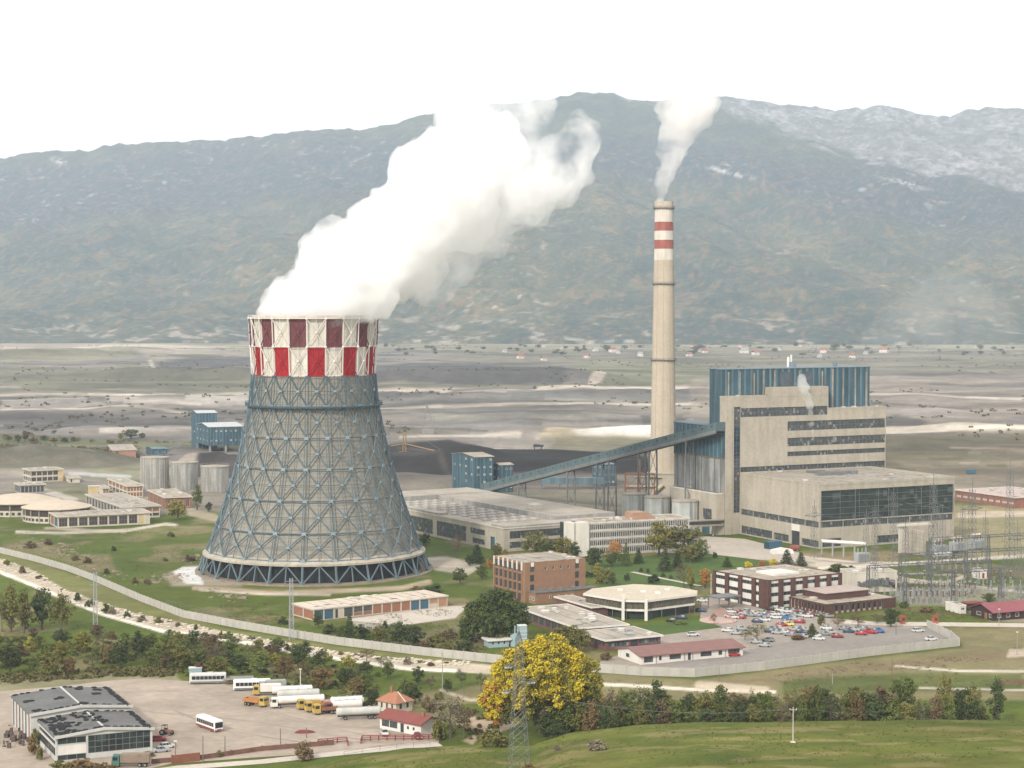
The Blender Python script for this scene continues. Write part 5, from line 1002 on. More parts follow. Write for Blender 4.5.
# ---- yard garage at bottom left
gs = M('grey_sheet_roof', (.125, .125, .12), var=.2, scale=.12, fine=.15, rough=.7); trim = M('pale_trim', (.50, .50, .47), var=.08, streak=.1); tyre = M('tyre', (.018, .018, .019), var=.3)
for nm, lab, near, top, xl, xr, w_, d_, hr, th in (('garage_hall', 'front half of the bus garage with black-glazed gable facing the camera', (56, 762), 737, 37, 152.5, None, 21, 1.2, 25), ('garage_hall', 'taller rear half of the bus garage with rusty side doors', None, None, None, None, None, 25, 1.2, 25)):
    if near:
        t, w, d, h = bldg(nm, lab, near, top, None, xr, th, d=d_); T1 = t; W1 = w; H1 = h
        ops = {'F': [(.4, w * .31, 1.6, 3.9, 'panel', 0, 0, white_p), (w * .33, w - .5, 1.3, h - .4, 'glaz', 9, 3), (.4, w * .31, h - 1.9 if False else 4.1, h - .4, 'glaz', 3, 1), (.4, w * .31, .2, 1.5, 'glaz', 3, 1)], 'L': [(.8, d - .8, 1.2, 3.2, 'dwin', 10, 1), (.8, d - .8, 3.9, 4.8, 'dwin', 10, 1)], 'R': [(1, d - 1, .6, 3.6, 'dwin', 9, 2)]}
    else:
        a_ = R(th); P = T1.location + Vector((-math.sin(a_), math.cos(a_), 0)) * 21.02 + Vector((math.cos(a_), math.sin(a_), 0)) * -1.9
        t = thing(nm, lab, 'building', P, a_); w = W1 + 1.7; d = d_; h = H1 + 1.5
        ops = {'L': [o for i in range(6) for o in ((d * (i + .15) / 6, d * (i + .62) / 6, .1, h - .8, 'door' if i % 2 else 'glaz', 1, 3, rust if i % 2 else glass_dk),)], 'R': [(1, d - 1, 1, h - 1, 'dwin', 9, 2)]}
    t['group'] = 'two halves of the bus garage'
    walls(t, w, d, 0, h, trim, ops, rec=.25)
    gable_end(t, w, d, h, hr, trim, axis='y'); r_ = gable_roof(t, w, d, h, hr, gs, o=.4, axis='y', t=.35)
    b = MB(); b.box(w / 2 - .25, -.4, h + hr - .02, w / 2 + .25, d + .4, h + hr + .1); b.obj('ridge_strip', trim, r_)
    b = MB()
    for s in (0, 1):
        x0, x1 = (-.45, w / 2) if s == 0 else (w / 2, w + .45); z0, z1 = (h - .0, h + hr) if s == 0 else (h + hr, h)
        for y in (-.55, d + .35): b.add([(x0, y, z0 - .5), (x1, y, z1 - .5), (x1, y + .2, z1 - .5), (x0, y + .2, z0 - .5), (x0, y, z0 + .2), (x1, y, z1 + .2), (x1, y + .2, z1 + .2), (x0, y + .2, z0 + .2)], [(0, 1, 5, 4), (1, 2, 6, 5), (2, 3, 7, 6), (3, 0, 4, 7), (4, 5, 6, 7), (3, 2, 1, 0)])
    b.obj('fascia', trim, r_)
    rr = random.Random(11 if near else 12); b = MB()
    zf = lambda x: h + hr * (1 - abs(x - w / 2) / (w / 2))
    def tyr(x, y):
        b.ring(x, y, .22, .62, zf(x) + .02, zf(x) + .24, n=8)
    for k in range(26): x = w * (k + rr.random()) / 26; tyr(x, rr.choice([.4, d - .5]) + rr.uniform(0, .8))
    for k in range(int(d * 1.1)): tyr(w - .5 - rr.random() * .8, d * k / (d * 1.1))
    if near:
        for k in range(60): tyr(rr.uniform(.5, w * .22), rr.uniform(1, d - 1))
        for k in range(40): tyr(rr.uniform(w * .1, w * .6), rr.uniform(d * .3, d - 1))
    else:
        for k in range(7):
            cx_, cy_ = rr.uniform(1, w - 2), rr.uniform(1, d - 1)
            for j in range(7): tyr(cx_ + rr.uniform(-1, 1), cy_ + rr.uniform(-.8, .8))
    o = b.obj('discarded_tyres', tyre); o.matrix_world = Matrix.Translation(t.location) @ Matrix.Rotation(R(th), 4, 'Z')
    tag(o, 'black worn tyres weighing down the %s garage roof' % ('front' if near else 'rear'), 'tyres', kind='stuff')
    b = MB(); b.box(w - 2, d * .4, h, w - 1.9, d * .41, h + .2)
# ---- houses by the yard
t, w, d, h = bldg('gate_house', 'white gate house with bright red pitched roof at the edge of the truck yard', (421, 736.5), 723.5, None, 432, 50, d=14.5); w = 7.0; h = 3.1
walls(t, w, d, 0, h, white_p, {'L': [(.7, 3.3, .8, 2.5, 'dwin', 2, 1), (3.5, 6.2, .8, 2.5, 'dwin', 2, 1), (7.3, 8.5, .1, 2.4, 'door', 0, 0, dark), (9.6, 10.3, 1.2, 2.0, 'dwin', 1, 1), (11.6, 12.3, 1.2, 2.0, 'dwin', 1, 1)], 'F': [(4.4, 5.6, 1, 2.2, 'dwin', 1, 1)]}, rec=.2)
gable_end(t, w, d, h, 1.7, white_p, axis='y'); r_ = gable_roof(t, w, d, h, 1.7, redroof, o=.7, axis='y'); b = MB(); b.box(2.6, 1.5, h + 1, 3.2, 2.1, h + 2.4); b.obj('chimney', brick, r_)
t, w, d, h = bldg('orange_roofed_house', 'small house with orange tiled roof half hidden by trees behind the gate house', (396, 714), 704, 379, 408, 48, d=7); w = 6.2; h = 2.8
walls(t, w, d, 0, h, cream, {'L': evenly(d, 3, .35, 1, 2.4, 'dwin', 1, 1), 'F': evenly(w, 2, .35, 1, 2.4, 'dwin', 1, 1)}); 
b = MB(); o_ = .6; b.add([(-o_, -o_, h), (w + o_, -o_, h), (w + o_, d + o_, h), (-o_, d + o_, h), (w / 2, d * .35, h + 2.4), (w / 2, d * .65, h + 2.4)], [(0, 1, 4), (1, 2, 5, 4), (2, 3, 5), (3, 0, 4, 5), (3, 2, 1, 0)]); r_ = b.obj('roof', M('orange_tiles', (.33, .15, .09), var=.15, scale=1.2, fine=.15), t); b = MB(); b.box(2.4, 4, h + 1.8, 3.1, 4.7, h + 3.8); b.obj('chimney', brick, r_)
b = MB(); b.tube((w / 2, -.6, h + .05), (w / 2, d * .35, h + 2.45), .12); b.obj('hip_ridge', white_p, r_)
# ---- water tanks near the wall
P = G(522, 648); t = thing('water_tank', 'tall pale-blue boxy water tank behind the pylon', 'tank', P, R(12)); lb = M('light_blue_tank', (.27, .37, .40), var=.1, rough=.5); h = zat(P.y, 625)
b = MB(); b.box(-1.4, -1.2, 2.2, 1.4, 1.4, h); b.obj('tank_body', lb, t); b = MB(); [b.box(-1.46, -1.26, z, 1.46, 1.46, z + .12) for z in (3.2, 4.4, 5.6, h - .1)]; b.obj('rib', white_p, t)
for x in (-1.2, 1.2): b = MB(); b.box(x - .12, -1, 0, x + .12, 1.2, 2.2); b.obj('leg', steel, t)
P = G(515, 646); t = thing('water_tank', 'short round pale-blue tank with a vent pipe, left of the boxy tank', 'tank', P); b = MB(); b.sm = True; b.lathe([(1.6, 0), (1.6, 3.4), (.3, 4.2)], 20); b.obj('tank_body', lb, t); b = MB(); b.tube((0, 0, 3.6), (0, 0, 6.6), .25, 8); b.obj('vent_pipe', lb, t)
low('pump_shed', 'low shed with white roof and blue end, left of the pale-blue tanks', (489, 648), 640, 484, 509, 20, lb, lambda w, d, h: {'F': evenly(w, 3, .4, .8, 2, 'win', 1, 1)}, roofm=white_p, vents=0)
# ---- perimeter wall
wallm = M('wall_panel_grey', (.43, .41, .37), var=.07, scale=.1, streak=.08, fine=.05)
def fence_wall(name, label, pts, hgt, mat, th=.22, post=4.0, cap=True, group=None):
    P = [G(*p) for p in pts]; t = thing(name, label, 'wall', P[0], 0, group); o = P[0]; b = MB(); pb = MB()
    for s, e in zip(P[:-1], P[1:]):
        d_ = (e - s); L = d_.length; d_.normalize(); n = Vector((-d_.y, d_.x, 0)) * th / 2; s0 = s - o; e0 = e - o; up = Vector((0, 0, hgt))
        b.add([s0 - n, e0 - n, e0 + n, s0 + n, s0 - n + up, e0 - n + up, e0 + n + up, s0 + n + up], [(0, 1, 5, 4), (1, 2, 6, 5), (2, 3, 7, 6), (3, 0, 4, 7), (4, 5, 6, 7)])
        k = max(1, int(L / post))
        for i in range(k): c = s0 + d_ * (L * i / k); m = n * 2.2; q = d_ * .14; pb.add([c - m - q, c - m + q, c + m + q, c + m - q] + [v + Vector((0, 0, hgt + .15)) for v in (c - m - q, c - m + q, c + m + q, c + m - q)], [(0, 1, 5, 4), (1, 2, 6, 5), (2, 3, 7, 6), (3, 0, 4, 7), (4, 5, 6, 7)])
    b.obj('panel_run', mat, t); pb.obj('posts', mat, t); return t
fence_wall('perimeter_wall', 'long pale concrete panel wall sweeping across the meadow and around the grey car park', [(-60, 541), (0, 553), (35, 561.5), (66, 570.5), (94, 581), (141, 601.5), (183, 617.5), (240, 628.5), (335, 644.5), (420, 655), (486, 662), (560, 669), (600, 672.5), (640, 675.5), (695, 677), (765, 670), (865, 656.5), (959, 646), (951, 639), (927, 627.5)], 2.6, wallm, post=3.5)
fence_wall('low_red_wall', 'low rusty-red wall along the bottom road, left stretch beside the parked truck', [(152, 764), (200, 760), (262, 751), (334, 745)], 1.2, M('rusty_red_wall', (.16, .085, .065), var=.3, scale=.4), post=6)
fence_wall('low_red_wall', 'orange-red solid gate panel standing in the low wall', [(172, 764), (200, 761)], 2.1, M('orange_red_panel', (.22, .09, .06), var=.15), post=20)
def railfence(name, label, pts, hgt, mat, cat='fence', sp=2.0, r=.07, rails=(.5, 1.0)):
    P = [G(*p) for p in pts]; t = thing(name, label, cat, P[0]); o = P[0]; b = MB(); pb = MB()
    for s, e in zip(P[:-1], P[1:]):
        for f in rails: b.tube(s - o + Vector((0, 0, hgt * f)), e - o + Vector((0, 0, hgt * f)), r)
        n = max(1, int((e - s).length / sp))
        for i in range(n + 1): c = s + (e - s) * (i / n) - o; pb.tube(c, c + Vector((0, 0, hgt)), r * 1.3)
    b.obj('rails', mat, t); pb.obj('posts', mat, t)
railfence('red_railing', 'red tubular railing in front of the red-roofed gate house', [(361, 744), (362, 741), (437, 740)], 1.4, redp, r=.11, rails=(.35, .7, 1.0)); railfence('red_railing', 'short red railing left of the yard entrance', [(318, 745), (347, 742.5), (348, 746)], 1.4, redp, r=.11, rails=(.35, .7, 1.0))
railfence('wire_fence', 'thin post-and-wire fence along the bottom road', [(344, 757), (380, 751), (430, 745.5)], 1.3, steel_dk, r=.035, sp=4)
railfence('wire_fence', 'thin dark wire fence with posts in the meadow left of the garage row', [(166, 604), (200, 612), (232, 618)], 1.5, steel_dk, r=.04, sp=3)
# scaffold-like red sculpture in the car park
P = G(718, 621); t = thing('red_arches', 'pinkish-red tubular arches standing on a paved circle in the car park', 'sculpture', P)
b = MB()
for k in range(6):
    r0 = 6.5 - k * .5; a = R(-35 + k * 14); pr = None
    for i in range(13):
        f = math.pi * i / 12 * .62; p = (math.cos(a) * (r0 - 2 * r0 * i / 12 * .8), math.sin(a) * (r0 - 2 * r0 * i / 12 * .8), 4.6 * math.sin(math.pi * i / 12) * (1 - k * .09))
        if pr: b.tube(pr, p, .09)
        pr = p
b.obj('arch', M('faded_red_tube', (.42, .22, .17)), t); b = MB(); b.prism([(6.5 * math.cos(2 * math.pi * i / 20), 6.5 * math.sin(2 * math.pi * i / 20)) for i in range(20)], .11, .3); b.obj('plinth', M('pink_paving', (.45, .33, .28), var=.1), t)
# ---- village at the mountain foot
rr = random.Random(5); nv = 0
vill = [(595 + 0, 349, 1.6, 1), (603, 358, 2.2, 2), (592, 351, 1.6, 0), (618, 350, 1.2, 0), (613, 353, 1.4, 1)]
for (x, y, s, c) in [(522, 357, 1.3, 1), (544, 346, 1.3, 0), (576, 341, 1.8, 0), (545, 359, 1.4, 2), (596, 350.5, 1.6, 0), (614, 351, 2, 1), (618, 353, 1.2, 0), (699, 351, 1, 0), (706, 352, 1.5, 1), (745, 352, 2.6, 0), (757, 355, 1.8, 1), (779, 350, 1.3, 0), (801, 346, 1.2, 1), (823, 352, 2, 1), (820, 356, 1.2, 0), (866, 352.5, 1.2, 0), (883, 351.5, 2.6, 1), (852, 357, 1.8, 2), (898, 348, 1.2, 0), (694, 347, 1.3, 1), (690, 355, 1.6, 2), (562, 348, 1.1, 0), (505, 351, 1.2, 0), (672, 349, 1.2, 1), (976, 347, 1.1, 0), (640, 356, 1.6, 0), (586, 357, 1.5, 2), (521, 357, 1.6, 1), (740, 346, 1.2, 1), (536, 340, 1.0, 0)]:
    P = G(x, y + .8); P.z = float(ground_h(P.x, P.y)) - .3
    t = thing('farmhouse', 'tiny far house with %s roof, %s from the left at the mountain foot' % (['grey', 'red', 'brown'][c], ordw(nv + 1)), 'house', P, rr.uniform(-.5, .5), 'village houses at the mountain foot'); t['_px'] = x; nv += 1
    b = MB(); W_, D_, H_ = 7 * s, 7 * s, 3.6 * min(s, 2); b.box(-W_ / 2, 0, 0, W_ / 2, D_, H_); b.obj('wall', white_p, t)
    gable_roof(t, W_, D_, H_, 2.6 * s, [M('grey_tile', (.3, .28, .26)), M('far_red_tile', (.30, .12, .08)), M('far_brown_tile', (.27, .13, .09))][c], o=.6, off=(-W_ / 2, 0))
    for k in (-.25, .25): window(t, 1.4, 1.5, 'dwin', 1, 1, (W_ * k - .7, -.1, 1.4), 0)
hs = sorted([o for o in bpy.data.objects if o.get('category') == 'house' and '_px' in o], key=lambda o: o['_px'])
for i, o in enumerate(hs): o['label'] = o['label'].rsplit(',', 1)[0] + ', %s from the left at the mountain foot' % ordw(i + 1)
for o in hs: del o['_px']
# ================================================================== vehicles
carglass = M('car_glass', (.02, .025, .03), var=.1, rough=.3, spec=.3); tyrem = tyre; rim = M('wheel_rim', (.3, .3, .31), rough=.4, metal=.6)
CC = {'white': (.50, .50, .48), 'silver': (.30, .31, .31), 'grey': (.2, .205, .21), 'black': (.02, .02, .022), 'navy': (.03, .05, .10), 'blue': (.04, .13, .32), 'red': (.33, .02, .025), 'dark red': (.19, .015, .02), 'yellow': (.65, .5, .06), 'green': (.06, .14, .09)}
def cpaint(c): return M('car_paint_' + c.replace(' ', '_'), CC[c], rough=.45, var=.04, spec=.35)
def wheel(root, x, y, r=.31, wd=.2, name='wheel'):
    b = MB(); p = (x, y - wd / 2, r); b.tube((x, y - wd / 2, r), (x, y + wd / 2, r), r, 12); o = b.obj(name, tyrem, root)
    b = MB(); b.tube((x, y - wd / 2 - .02, r), (x, y + wd / 2 + .02, r), r * .55, 10); b.obj('rim', rim, o); return o
def sect(b, secs, mi=0):
    """loft of (x, [(y,z)...]) closed sections"""
    n = len(secs[0][1]); vs = [(x, y, z) for x, s in secs for y, z in s]
    fs = [(k * n + i, k * n + (i + 1) % n, (k + 1) * n + (i + 1) % n, (k + 1) * n + i) for k in range(len(secs) - 1) for i in range(n)] + [tuple(range(n - 1, -1, -1)), tuple(range((len(secs) - 1) * n, len(secs) * n))]
    b.add(vs, fs, mi)
CAR_MESH = {}
def car(c, loc, rz, label, group=None, kind='hatch'):
    t = thing('parked_car', label, 'car', loc, rz, group)
    if kind not in CAR_MESH:
        L = 4.1; b = MB(); b.sm = True
        def S(hw, z0, z1, tw=.9): return [(-hw, z0), (-hw * 1.02, (z0 + z1) / 2), (-hw * tw, z1), (hw * tw, z1), (hw * 1.02, (z0 + z1) / 2), (hw, z0)]
        sect(b, [(-2.05, S(.70, .36, .72)), (-1.95, S(.78, .25, .84)), (-1.0, S(.82, .2, .93)), (.8, S(.82, .2, .90)), (1.75, S(.80, .22, .76)), (2.05, S(.68, .32, .62))])
        tp = MB(); tp.sm = True; k0 = -1.75 if kind == 'hatch' else -1.25
        sect(tp, [(k0, [(-.72, .86), (-.55, 1.0), (.55, 1.0), (.72, .86)]), (k0 + .42, [(-.76, .86), (-.57, 1.36), (.57, 1.36), (.76, .86)]), (.25, [(-.76, .86), (-.57, 1.38), (.57, 1.38), (.76, .86)]), (1.0, [(-.74, .84), (-.62, .92), (.62, .92), (.74, .84)])])
        rf = MB(); rf.box(k0 + .45, -.56, 1.355, .25, .56, 1.40)
        for s in (-1, 1):
            for x0 in (k0 + .42, -.45, .25): rf.tube((x0, s * .76, .88), (x0 + (0 if x0 < .2 else -.02), s * .575, 1.37), .04)
        wl = []; 
        wm = MB(); wm.tube((0, -.1, .31), (0, .1, .31), .31, 12); rm = MB(); rm.tube((0, -.12, .31), (0, .12, .31), .17, 8)
        hl = MB(); hl.box(0, -.16, -.07, .06, .16, .07); 
        CAR_MESH[kind] = [m.mesh('car', mt) for m, mt in ((b, rim), (tp, carglass), (rf, rim), (wm, tyrem), (rm, rim), (hl, M('headlight_glass', (.7, .7, .65), rough=.2)))]
    bm_, gm, rm_, wm_, rmm, hm_ = CAR_MESH[kind]
    key = kind + c
    if key not in CAR_MESH:
        a_ = bm_.copy(); a_.materials.clear(); a_.materials.append(cpaint(c)); r_ = rm_.copy(); r_.materials.clear(); r_.materials.append(cpaint(c)); CAR_MESH[key] = (a_, r_)
    a_, r_ = CAR_MESH[key]
    def add(n, m, l=(0, 0, 0), p=t):
        o = bpy.data.objects.new(n, m); COL.objects.link(o); o.parent = p; o.location = l; return o
    bd = add('body', a_); add('windows', gm); add('roof', r_)
    for x in (-1.28, 1.28):
        for y in (-.72, .72): add('wheel', wm_, (x, y, 0))
    for y in (-.5, .5): add('headlight', hm_, (1.99, y, .58))
    return t
cars = [(50, 245, 'white'), (45, 285, 'navy'), (150, 365, 'white'), (205, 358, 'silver'), (160, 308, 'white'), (165, 289, 'white'), (197, 290, 'dark red'), (201, 312, 'red'), (176, 311, 'white'), (232, 290, 'white'), (256, 297, 'white'), (280, 303, 'silver'), (303, 307, 'blue'), (326, 297, 'red'), (270, 328, 'navy'), (345, 312, 'white'), (362, 282, 'white'), (385, 288, 'white'), (408, 285, 'silver'), (432, 290, 'dark red'), (455, 294, 'black'), (482, 298, 'dark red'), (524, 303, 'grey'), (552, 307, 'grey'), (395, 315, 'blue'), (420, 318, 'silver'), (366, 342, 'red'), (392, 340, 'yellow'), (438, 330, 'red'), (436, 357, 'grey'), (320, 368, 'navy'), (350, 374, 'silver'), (372, 371, 'white'), (390, 369, 'red'), (470, 382, 'grey'), (430, 393, 'dark red'), (515, 398, 'white'), (540, 379, 'grey'), (545, 356, 'white'), (590, 389, 'dark red'), (635, 369, 'navy'), (684, 378, 'red'), (722, 372, 'red'), (752, 369, 'blue'), (690, 359, 'grey'), (912, 366, 'white'), (965, 400, 'white'), (264, 411, 'silver'), (312, 404, 'grey'), (298, 425, 'silver'), (175, 463, 'red'), (325, 279, 'black'), (418, 360, 'silver'), (500, 385, 'white'), (445, 370, 'navy'), (12, 382, 'white'), (-36, 313, 'navy'), (-74, 325, 'black'), (495, 372, 'grey'), (338, 300, 'white'), (300, 322, 'white'), (218, 296, 'silver'), (244, 303, 'grey'), (290, 294, 'white'), (315, 308, 'grey'), (372, 300, 'silver'), (398, 300, 'white'), (420, 302, 'grey'), (445, 304, 'silver'), (470, 307, 'white'), (330, 358, 'grey'), (362, 356, 'silver'), (456, 362, 'silver'), (400, 382, 'grey'), (450, 390, 'silver'), (560, 372, 'silver'), (615, 358, 'grey'), (655, 362, 'silver'), (240, 362, 'grey'), (185, 376, 'silver'), (375, 330, 'silver')]
rr = random.Random(21); rows = []
for i, (x, y, c) in enumerate(cars):
    px, py = 690 + x / 4, 540 + y / 4 + .6; P = G(px, py); P.z = .11 if py > 627 else .06
    big = (x, y) in ((722, 372), (752, 369), (395, 315))
    rz = R(rr.choice([-20, -14, -25, 160])) + rr.uniform(-.1, .1)
    if (x, y) in ((175, 463), (912, 366), (965, 400), (12, 382)): rz = R(12)
    o = car(c, P, rz, '', 'cars in the power station car park', rr.choice(['hatch', 'sedan'])); o['_x'] = px; o['_y'] = py; o['_c'] = c
    if big: o.scale = (1.1, 1.05, 1.25)
    rows.append(o)
for c in CC:
    L = sorted([o for o in rows if o['_c'] == c], key=lambda o: o['_x'])
    for k, o in enumerate(L):
        zone = 'in the front row' if o['_y'] > 632 else ('in the middle' if o['_y'] > 620 else 'in the back rows')
        o['label'] = ('%s car %s, %s' % (c, zone, 'the only %s one' % c if len(L) == 1 else '%s of the %s cars from the left' % (ordw(k + 1), c)))
for o in rows: del o['_x'], o['_y'], o['_c']
car('white', G(384.5, 735) + Vector((0, 0, .06)), R(-75), 'small white car in front of the red-roofed gate house')
car('dark red', G(418, 738.5) + Vector((0, 0, .06)), R(-75), 'small dark red car at the right end of the gate house')
car('red', G(158.5, 741) + Vector((0, 0, .06)), R(8), 'bright red car beside the right wall of the bus garage')
car('silver', G(161, 752) + Vector((0, 0, .06)), R(20), 'silver car at the front corner of the bus garage', kind='sedan')
car('white', G(167, 748) + Vector((0, 0, .06)), R(30), 'white car with raised bonnet near the orange gate panel')
# buses
def bus(loc, rz, label, L=11, col=None, low=None, group='buses in the truck yard'):
    col = col or M('bus_white', (.70, .69, .66), var=.05, rough=.4); t = thing('bus', label, 'bus', loc, rz, group)
    b = MB(); W = 1.25
    sec = lambda x, top, in_: (x, [(-W + in_, .35), (-W + in_, top - .25), (-W + .25 + in_, top), (W - .25 - in_, top), (W - in_, top - .25), (W - in_, .35)])
    sect(b, [sec(-L / 2, 2.9, .08), sec(-L / 2 + .15, 3.05, 0), sec(L / 2 - .2, 3.05, 0), sec(L / 2, 2.85, .06)]); bd = b.obj('body', col, t)
    b = MB()
    for s in (-1, 1): b.box(-L / 2 + .5, s * (W + .005) - .02, 1.35, L / 2 - .7, s * (W + .005) + .02, 2.35)
    b.obj('side_windows', carglass, t); b = MB(); b.box(L / 2 - .01, -1.1, 1.1, L / 2 + .03, 1.1, 2.55); b.obj('windshield', carglass, t); b = MB(); b.box(-L / 2 - .03, -1.0, 1.4, -L / 2 + .01, 1.0, 2.4); b.obj('rear_window', carglass, t)
    b = MB()
    for s in (-1, 1):
        for i in range(1, 8): x = -L / 2 + .5 + (L - 1.2) * i / 8; b.box(x - .05, s * (W + .02) - .02, 1.3, x + .05, s * (W + .02) + .02, 2.4)
    b.obj('window_posts', col, t)
    b = MB()
    for s in (-1, 1): b.box(-L / 2 + .1, s * (W + .01) - .015, .38, L / 2 - .25, s * (W + .01) + .015, .85)
    b.box(L / 2, -1.2, .4, L / 2 + .04, 1.2, .8); b.obj('skirt', low or redp, t)
    for x in (-L * .27, L * .3):
        for y in (-1.08, 1.08): wheel(t, x, y, .48, .28)
    for y in (-.85, .85): b = MB(); b.box(L / 2 + .03, y - .15, .62, L / 2 + .08, y + .15, .82); b.obj('headlight', M('headlight_glass', (.7, .7, .65)), t)
    b = MB(); b.box(-1.5, -.7, 3.04, 0.3, .7, 3.25); b.obj('roof_unit', col, bd); return t
yz = Vector((0, 0, .06))
bus(G(209.5, 729) + yz, R(-52), 'white bus with red skirt standing alone in the open yard', 10)
bus(G(208, 683.5) + yz, R(186), 'old grey-white bus at the far left end of the parked row, with a yellow patch', 10.5, M('bus_grey', (.5, .5, .48), var=.08), steel_dk)
bus(G(252, 690) + yz, R(187), 'long old white bus without skirt right of the grey bus, second vehicle in the row', 10.5, None, steel_dk)
P = G(195.5, 675); t = thing('container', 'small pale-blue and white box container behind the left end of the bus row', 'container', P, R(8)); b = MB(); b.box(-1.9, -1.2, 0, 1.9, 1.2, 2.2); b.obj('body', lb, t); b = MB(); b.box(-2, -1.3, 2.2, 2, 1.3, 2.35); b.obj('roof', white_p, t)
yel = M('truck_yellow', (.42, .29, .07), var=.12, rough=.5); org = M('truck_orange', (.40, .18, .07), var=.15, rough=.5)
def truck(loc, rz, label, cab, body='flat', L=8, bodym=None, name='truck', cat='truck', cabon=True, group='trucks parked in the yard row'):
    t = thing(name, label, cat, loc, rz, group); W = 1.2; xc = L / 2
    b = MB(); b.box(-L / 2, -.45, .75, L / 2 - .3, .45, 1.0); b.obj('chassis', dark, t)
    if cabon:
        b = MB(); s = lambda x, top, i_: (x, [(-W + i_, .55), (-W + i_, top), (W - i_, top), (W - i_, .55)])
        sect(b, [s(xc - 1.9, 2.75, .02), s(xc - .35, 2.8, .02), s(xc - .1, 1.7, 0), s(xc, .9, .03)]); cb = b.obj('cab', cab, t)
        b = MB(); b.add([(xc - .33, -W + .15, 2.62), (xc - .33, W - .15, 2.62), (xc - .08, W - .12, 1.78), (xc - .08, -W + .12, 1.78)], [(3, 2, 1, 0)])
        for s_ in (-1, 1): b.box(xc - 1.5, s_ * W - .015, 1.7, xc - .4, s_ * W + .015, 2.5)
        b.obj('windscreen', carglass, cb)
        for y in (-.8, .8): b = MB(); b.box(xc, y - .15, .8, xc + .04, y + .15, 1.0); b.obj('headlight', M('headlight_glass', (.7, .7, .65)), cb)
    x0, x1 = -L / 2, L / 2 - (2.1 if cabon else .2); bm = bodym or white_p
    if body == 'dump':
        b = MB(); b.box(x0, -W, 1.1, x1, W, 1.3); b.box(x0, -W, 1.3, x1, -W + .1, 2.1); b.box(x0, W - .1, 1.3, x1, W, 2.1); b.box(x1 - .1, -W + .1, 1.3, x1, W - .1, 2.5); b.box(x0, -W + .1, 1.3, x0 + .1, W - .1, 2.0); 
        for i in range(6): x = x0 + (x1 - x0) * i / 5.5; b.box(x, -W - .06, 1.2, x + .1, W + .06, 1.28)
        b.obj('tipper_body', bm, t)
    elif body == 'tank':
        b = MB(); b.sm = True; b.tube((x0, 0, 2.1), (x1, 0, 2.1), 1.08, 16); b.tube((x0 - .25, 0, 2.1), (x0, 0, 2.1), .8, 16, r2=1.08); b.tube((x1, 0, 2.1), (x1 + .2, 0, 2.1), 1.08, 16, r2=.8); tk = b.obj('tank', bm, t)
        b = MB(); [b.tube((x0 + (x1 - x0) * f, 0, 3.1), (x0 + (x1 - x0) * f, 0, 3.35), .3, 10) for f in (.25, .5, .75)]; b.box(x0 + .3, -.25, 3.14, x1 - .3, .25, 3.2); b.obj('hatch', steel, tk)
    elif body == 'tarp':
        b = MB(); b.ext([(x0, 1.1), (x1, 1.1), (x1, 2.9), (x1 - .2, 3.05), (x0 + .2, 3.05), (x0, 2.9)], -W, W); b.obj('tarp_box', bm, t)
    else:
        b = MB(); b.box(x0, -W, 1.05, x1, W, 1.25); b.box(x0, -W, 1.25, x1, -W + .08, 1.75); b.box(x0, W - .08, 1.25, x1, W, 1.75); b.box(x0, -W + .08, 1.25, x0 + .08, W - .08, 1.75); b.obj('flatbed', bm, t)
    for x in ([-L * .38, -L * .24, L * .34] if cabon else [-L * .38, -L * .26, L * .3]):
        for y in (-1.0, 1.0): wheel(t, x, y, .5, .3)
    return t
truck(G(267, 695) + yz, R(188), 'yellow flatbed truck with white load cover behind the long white bus', yel, 'tarp', 8, white_p)
truck(G(256, 706) + yz, R(-28), 'orange and yellow tipper truck standing forward of the row', yel, 'dump', 7.2, org)
truck(G(292, 697) + yz, R(192), 'rear white tanker trailer behind the white-cabbed tanker', white_p, 'tank', 11, white_p, cabon=False)
truck(G(298, 701) + yz, R(192), 'slim grey-white tanker between two others in the row', white_p, 'tank', 11.5, M('tank_grey', (.45, .45, .42)), cabon=False)
truck(G(297, 707) + yz, R(193), 'white-cabbed tanker truck with long white tank and dark red chassis', white_p, 'tank', 14.5, M('tank_cream', (.66, .63, .57), rough=.4))
truck(G(309, 709) + yz, R(199), 'yellow truck, leftmost of the three yellow ones standing side by side', yel, 'dump', 6.5, yel)
truck(G(317, 711.5) + yz, R(199), 'yellow truck, middle of the three yellow ones standing side by side', yel, 'dump', 6.5, org)
truck(G(325, 714) + yz, R(199), 'yellow truck, rightmost of the three yellow ones next to the red truck', yel, 'dump', 6.5, rust)
truck(G(343, 712) + yz, R(197), 'red-cabbed truck carrying two big white tanks', redp, 'tank', 10, white_p)
truck(G(347, 708) + yz, R(197), 'white tank trailer partly hidden behind the red-cabbed truck', redp, 'tank', 9, white_p, cabon=False)
truck(G(358, 719) + yz, R(191), 'long white and silver tank trailer at the right end, beside the gate house', redp, 'tank', 11.5, M('tank_grey', (.45, .45, .42)), cabon=False)
truck(G(131, 766.5) + yz, R(183), 'truck with green cab and brown tarpaulin parked in front of the bus garage', M('truck_green', (.07, .16, .13)), 'tarp', 9, M('brown_tarp', (.22, .17, .13), var=.2), group=None)
truck(G(238, 683) + yz, R(188), 'empty grey flatbed trailer between the two parked buses', None, 'flat', 9, M('trailer_grey', (.28, .28, .27)), cabon=False)
truck(G(272, 691) + yz, R(190), 'grey tarpaulin truck squeezed behind the yellow flatbed', steel, 'tarp', 8, M('tarp_grey', (.3, .3, .28)))
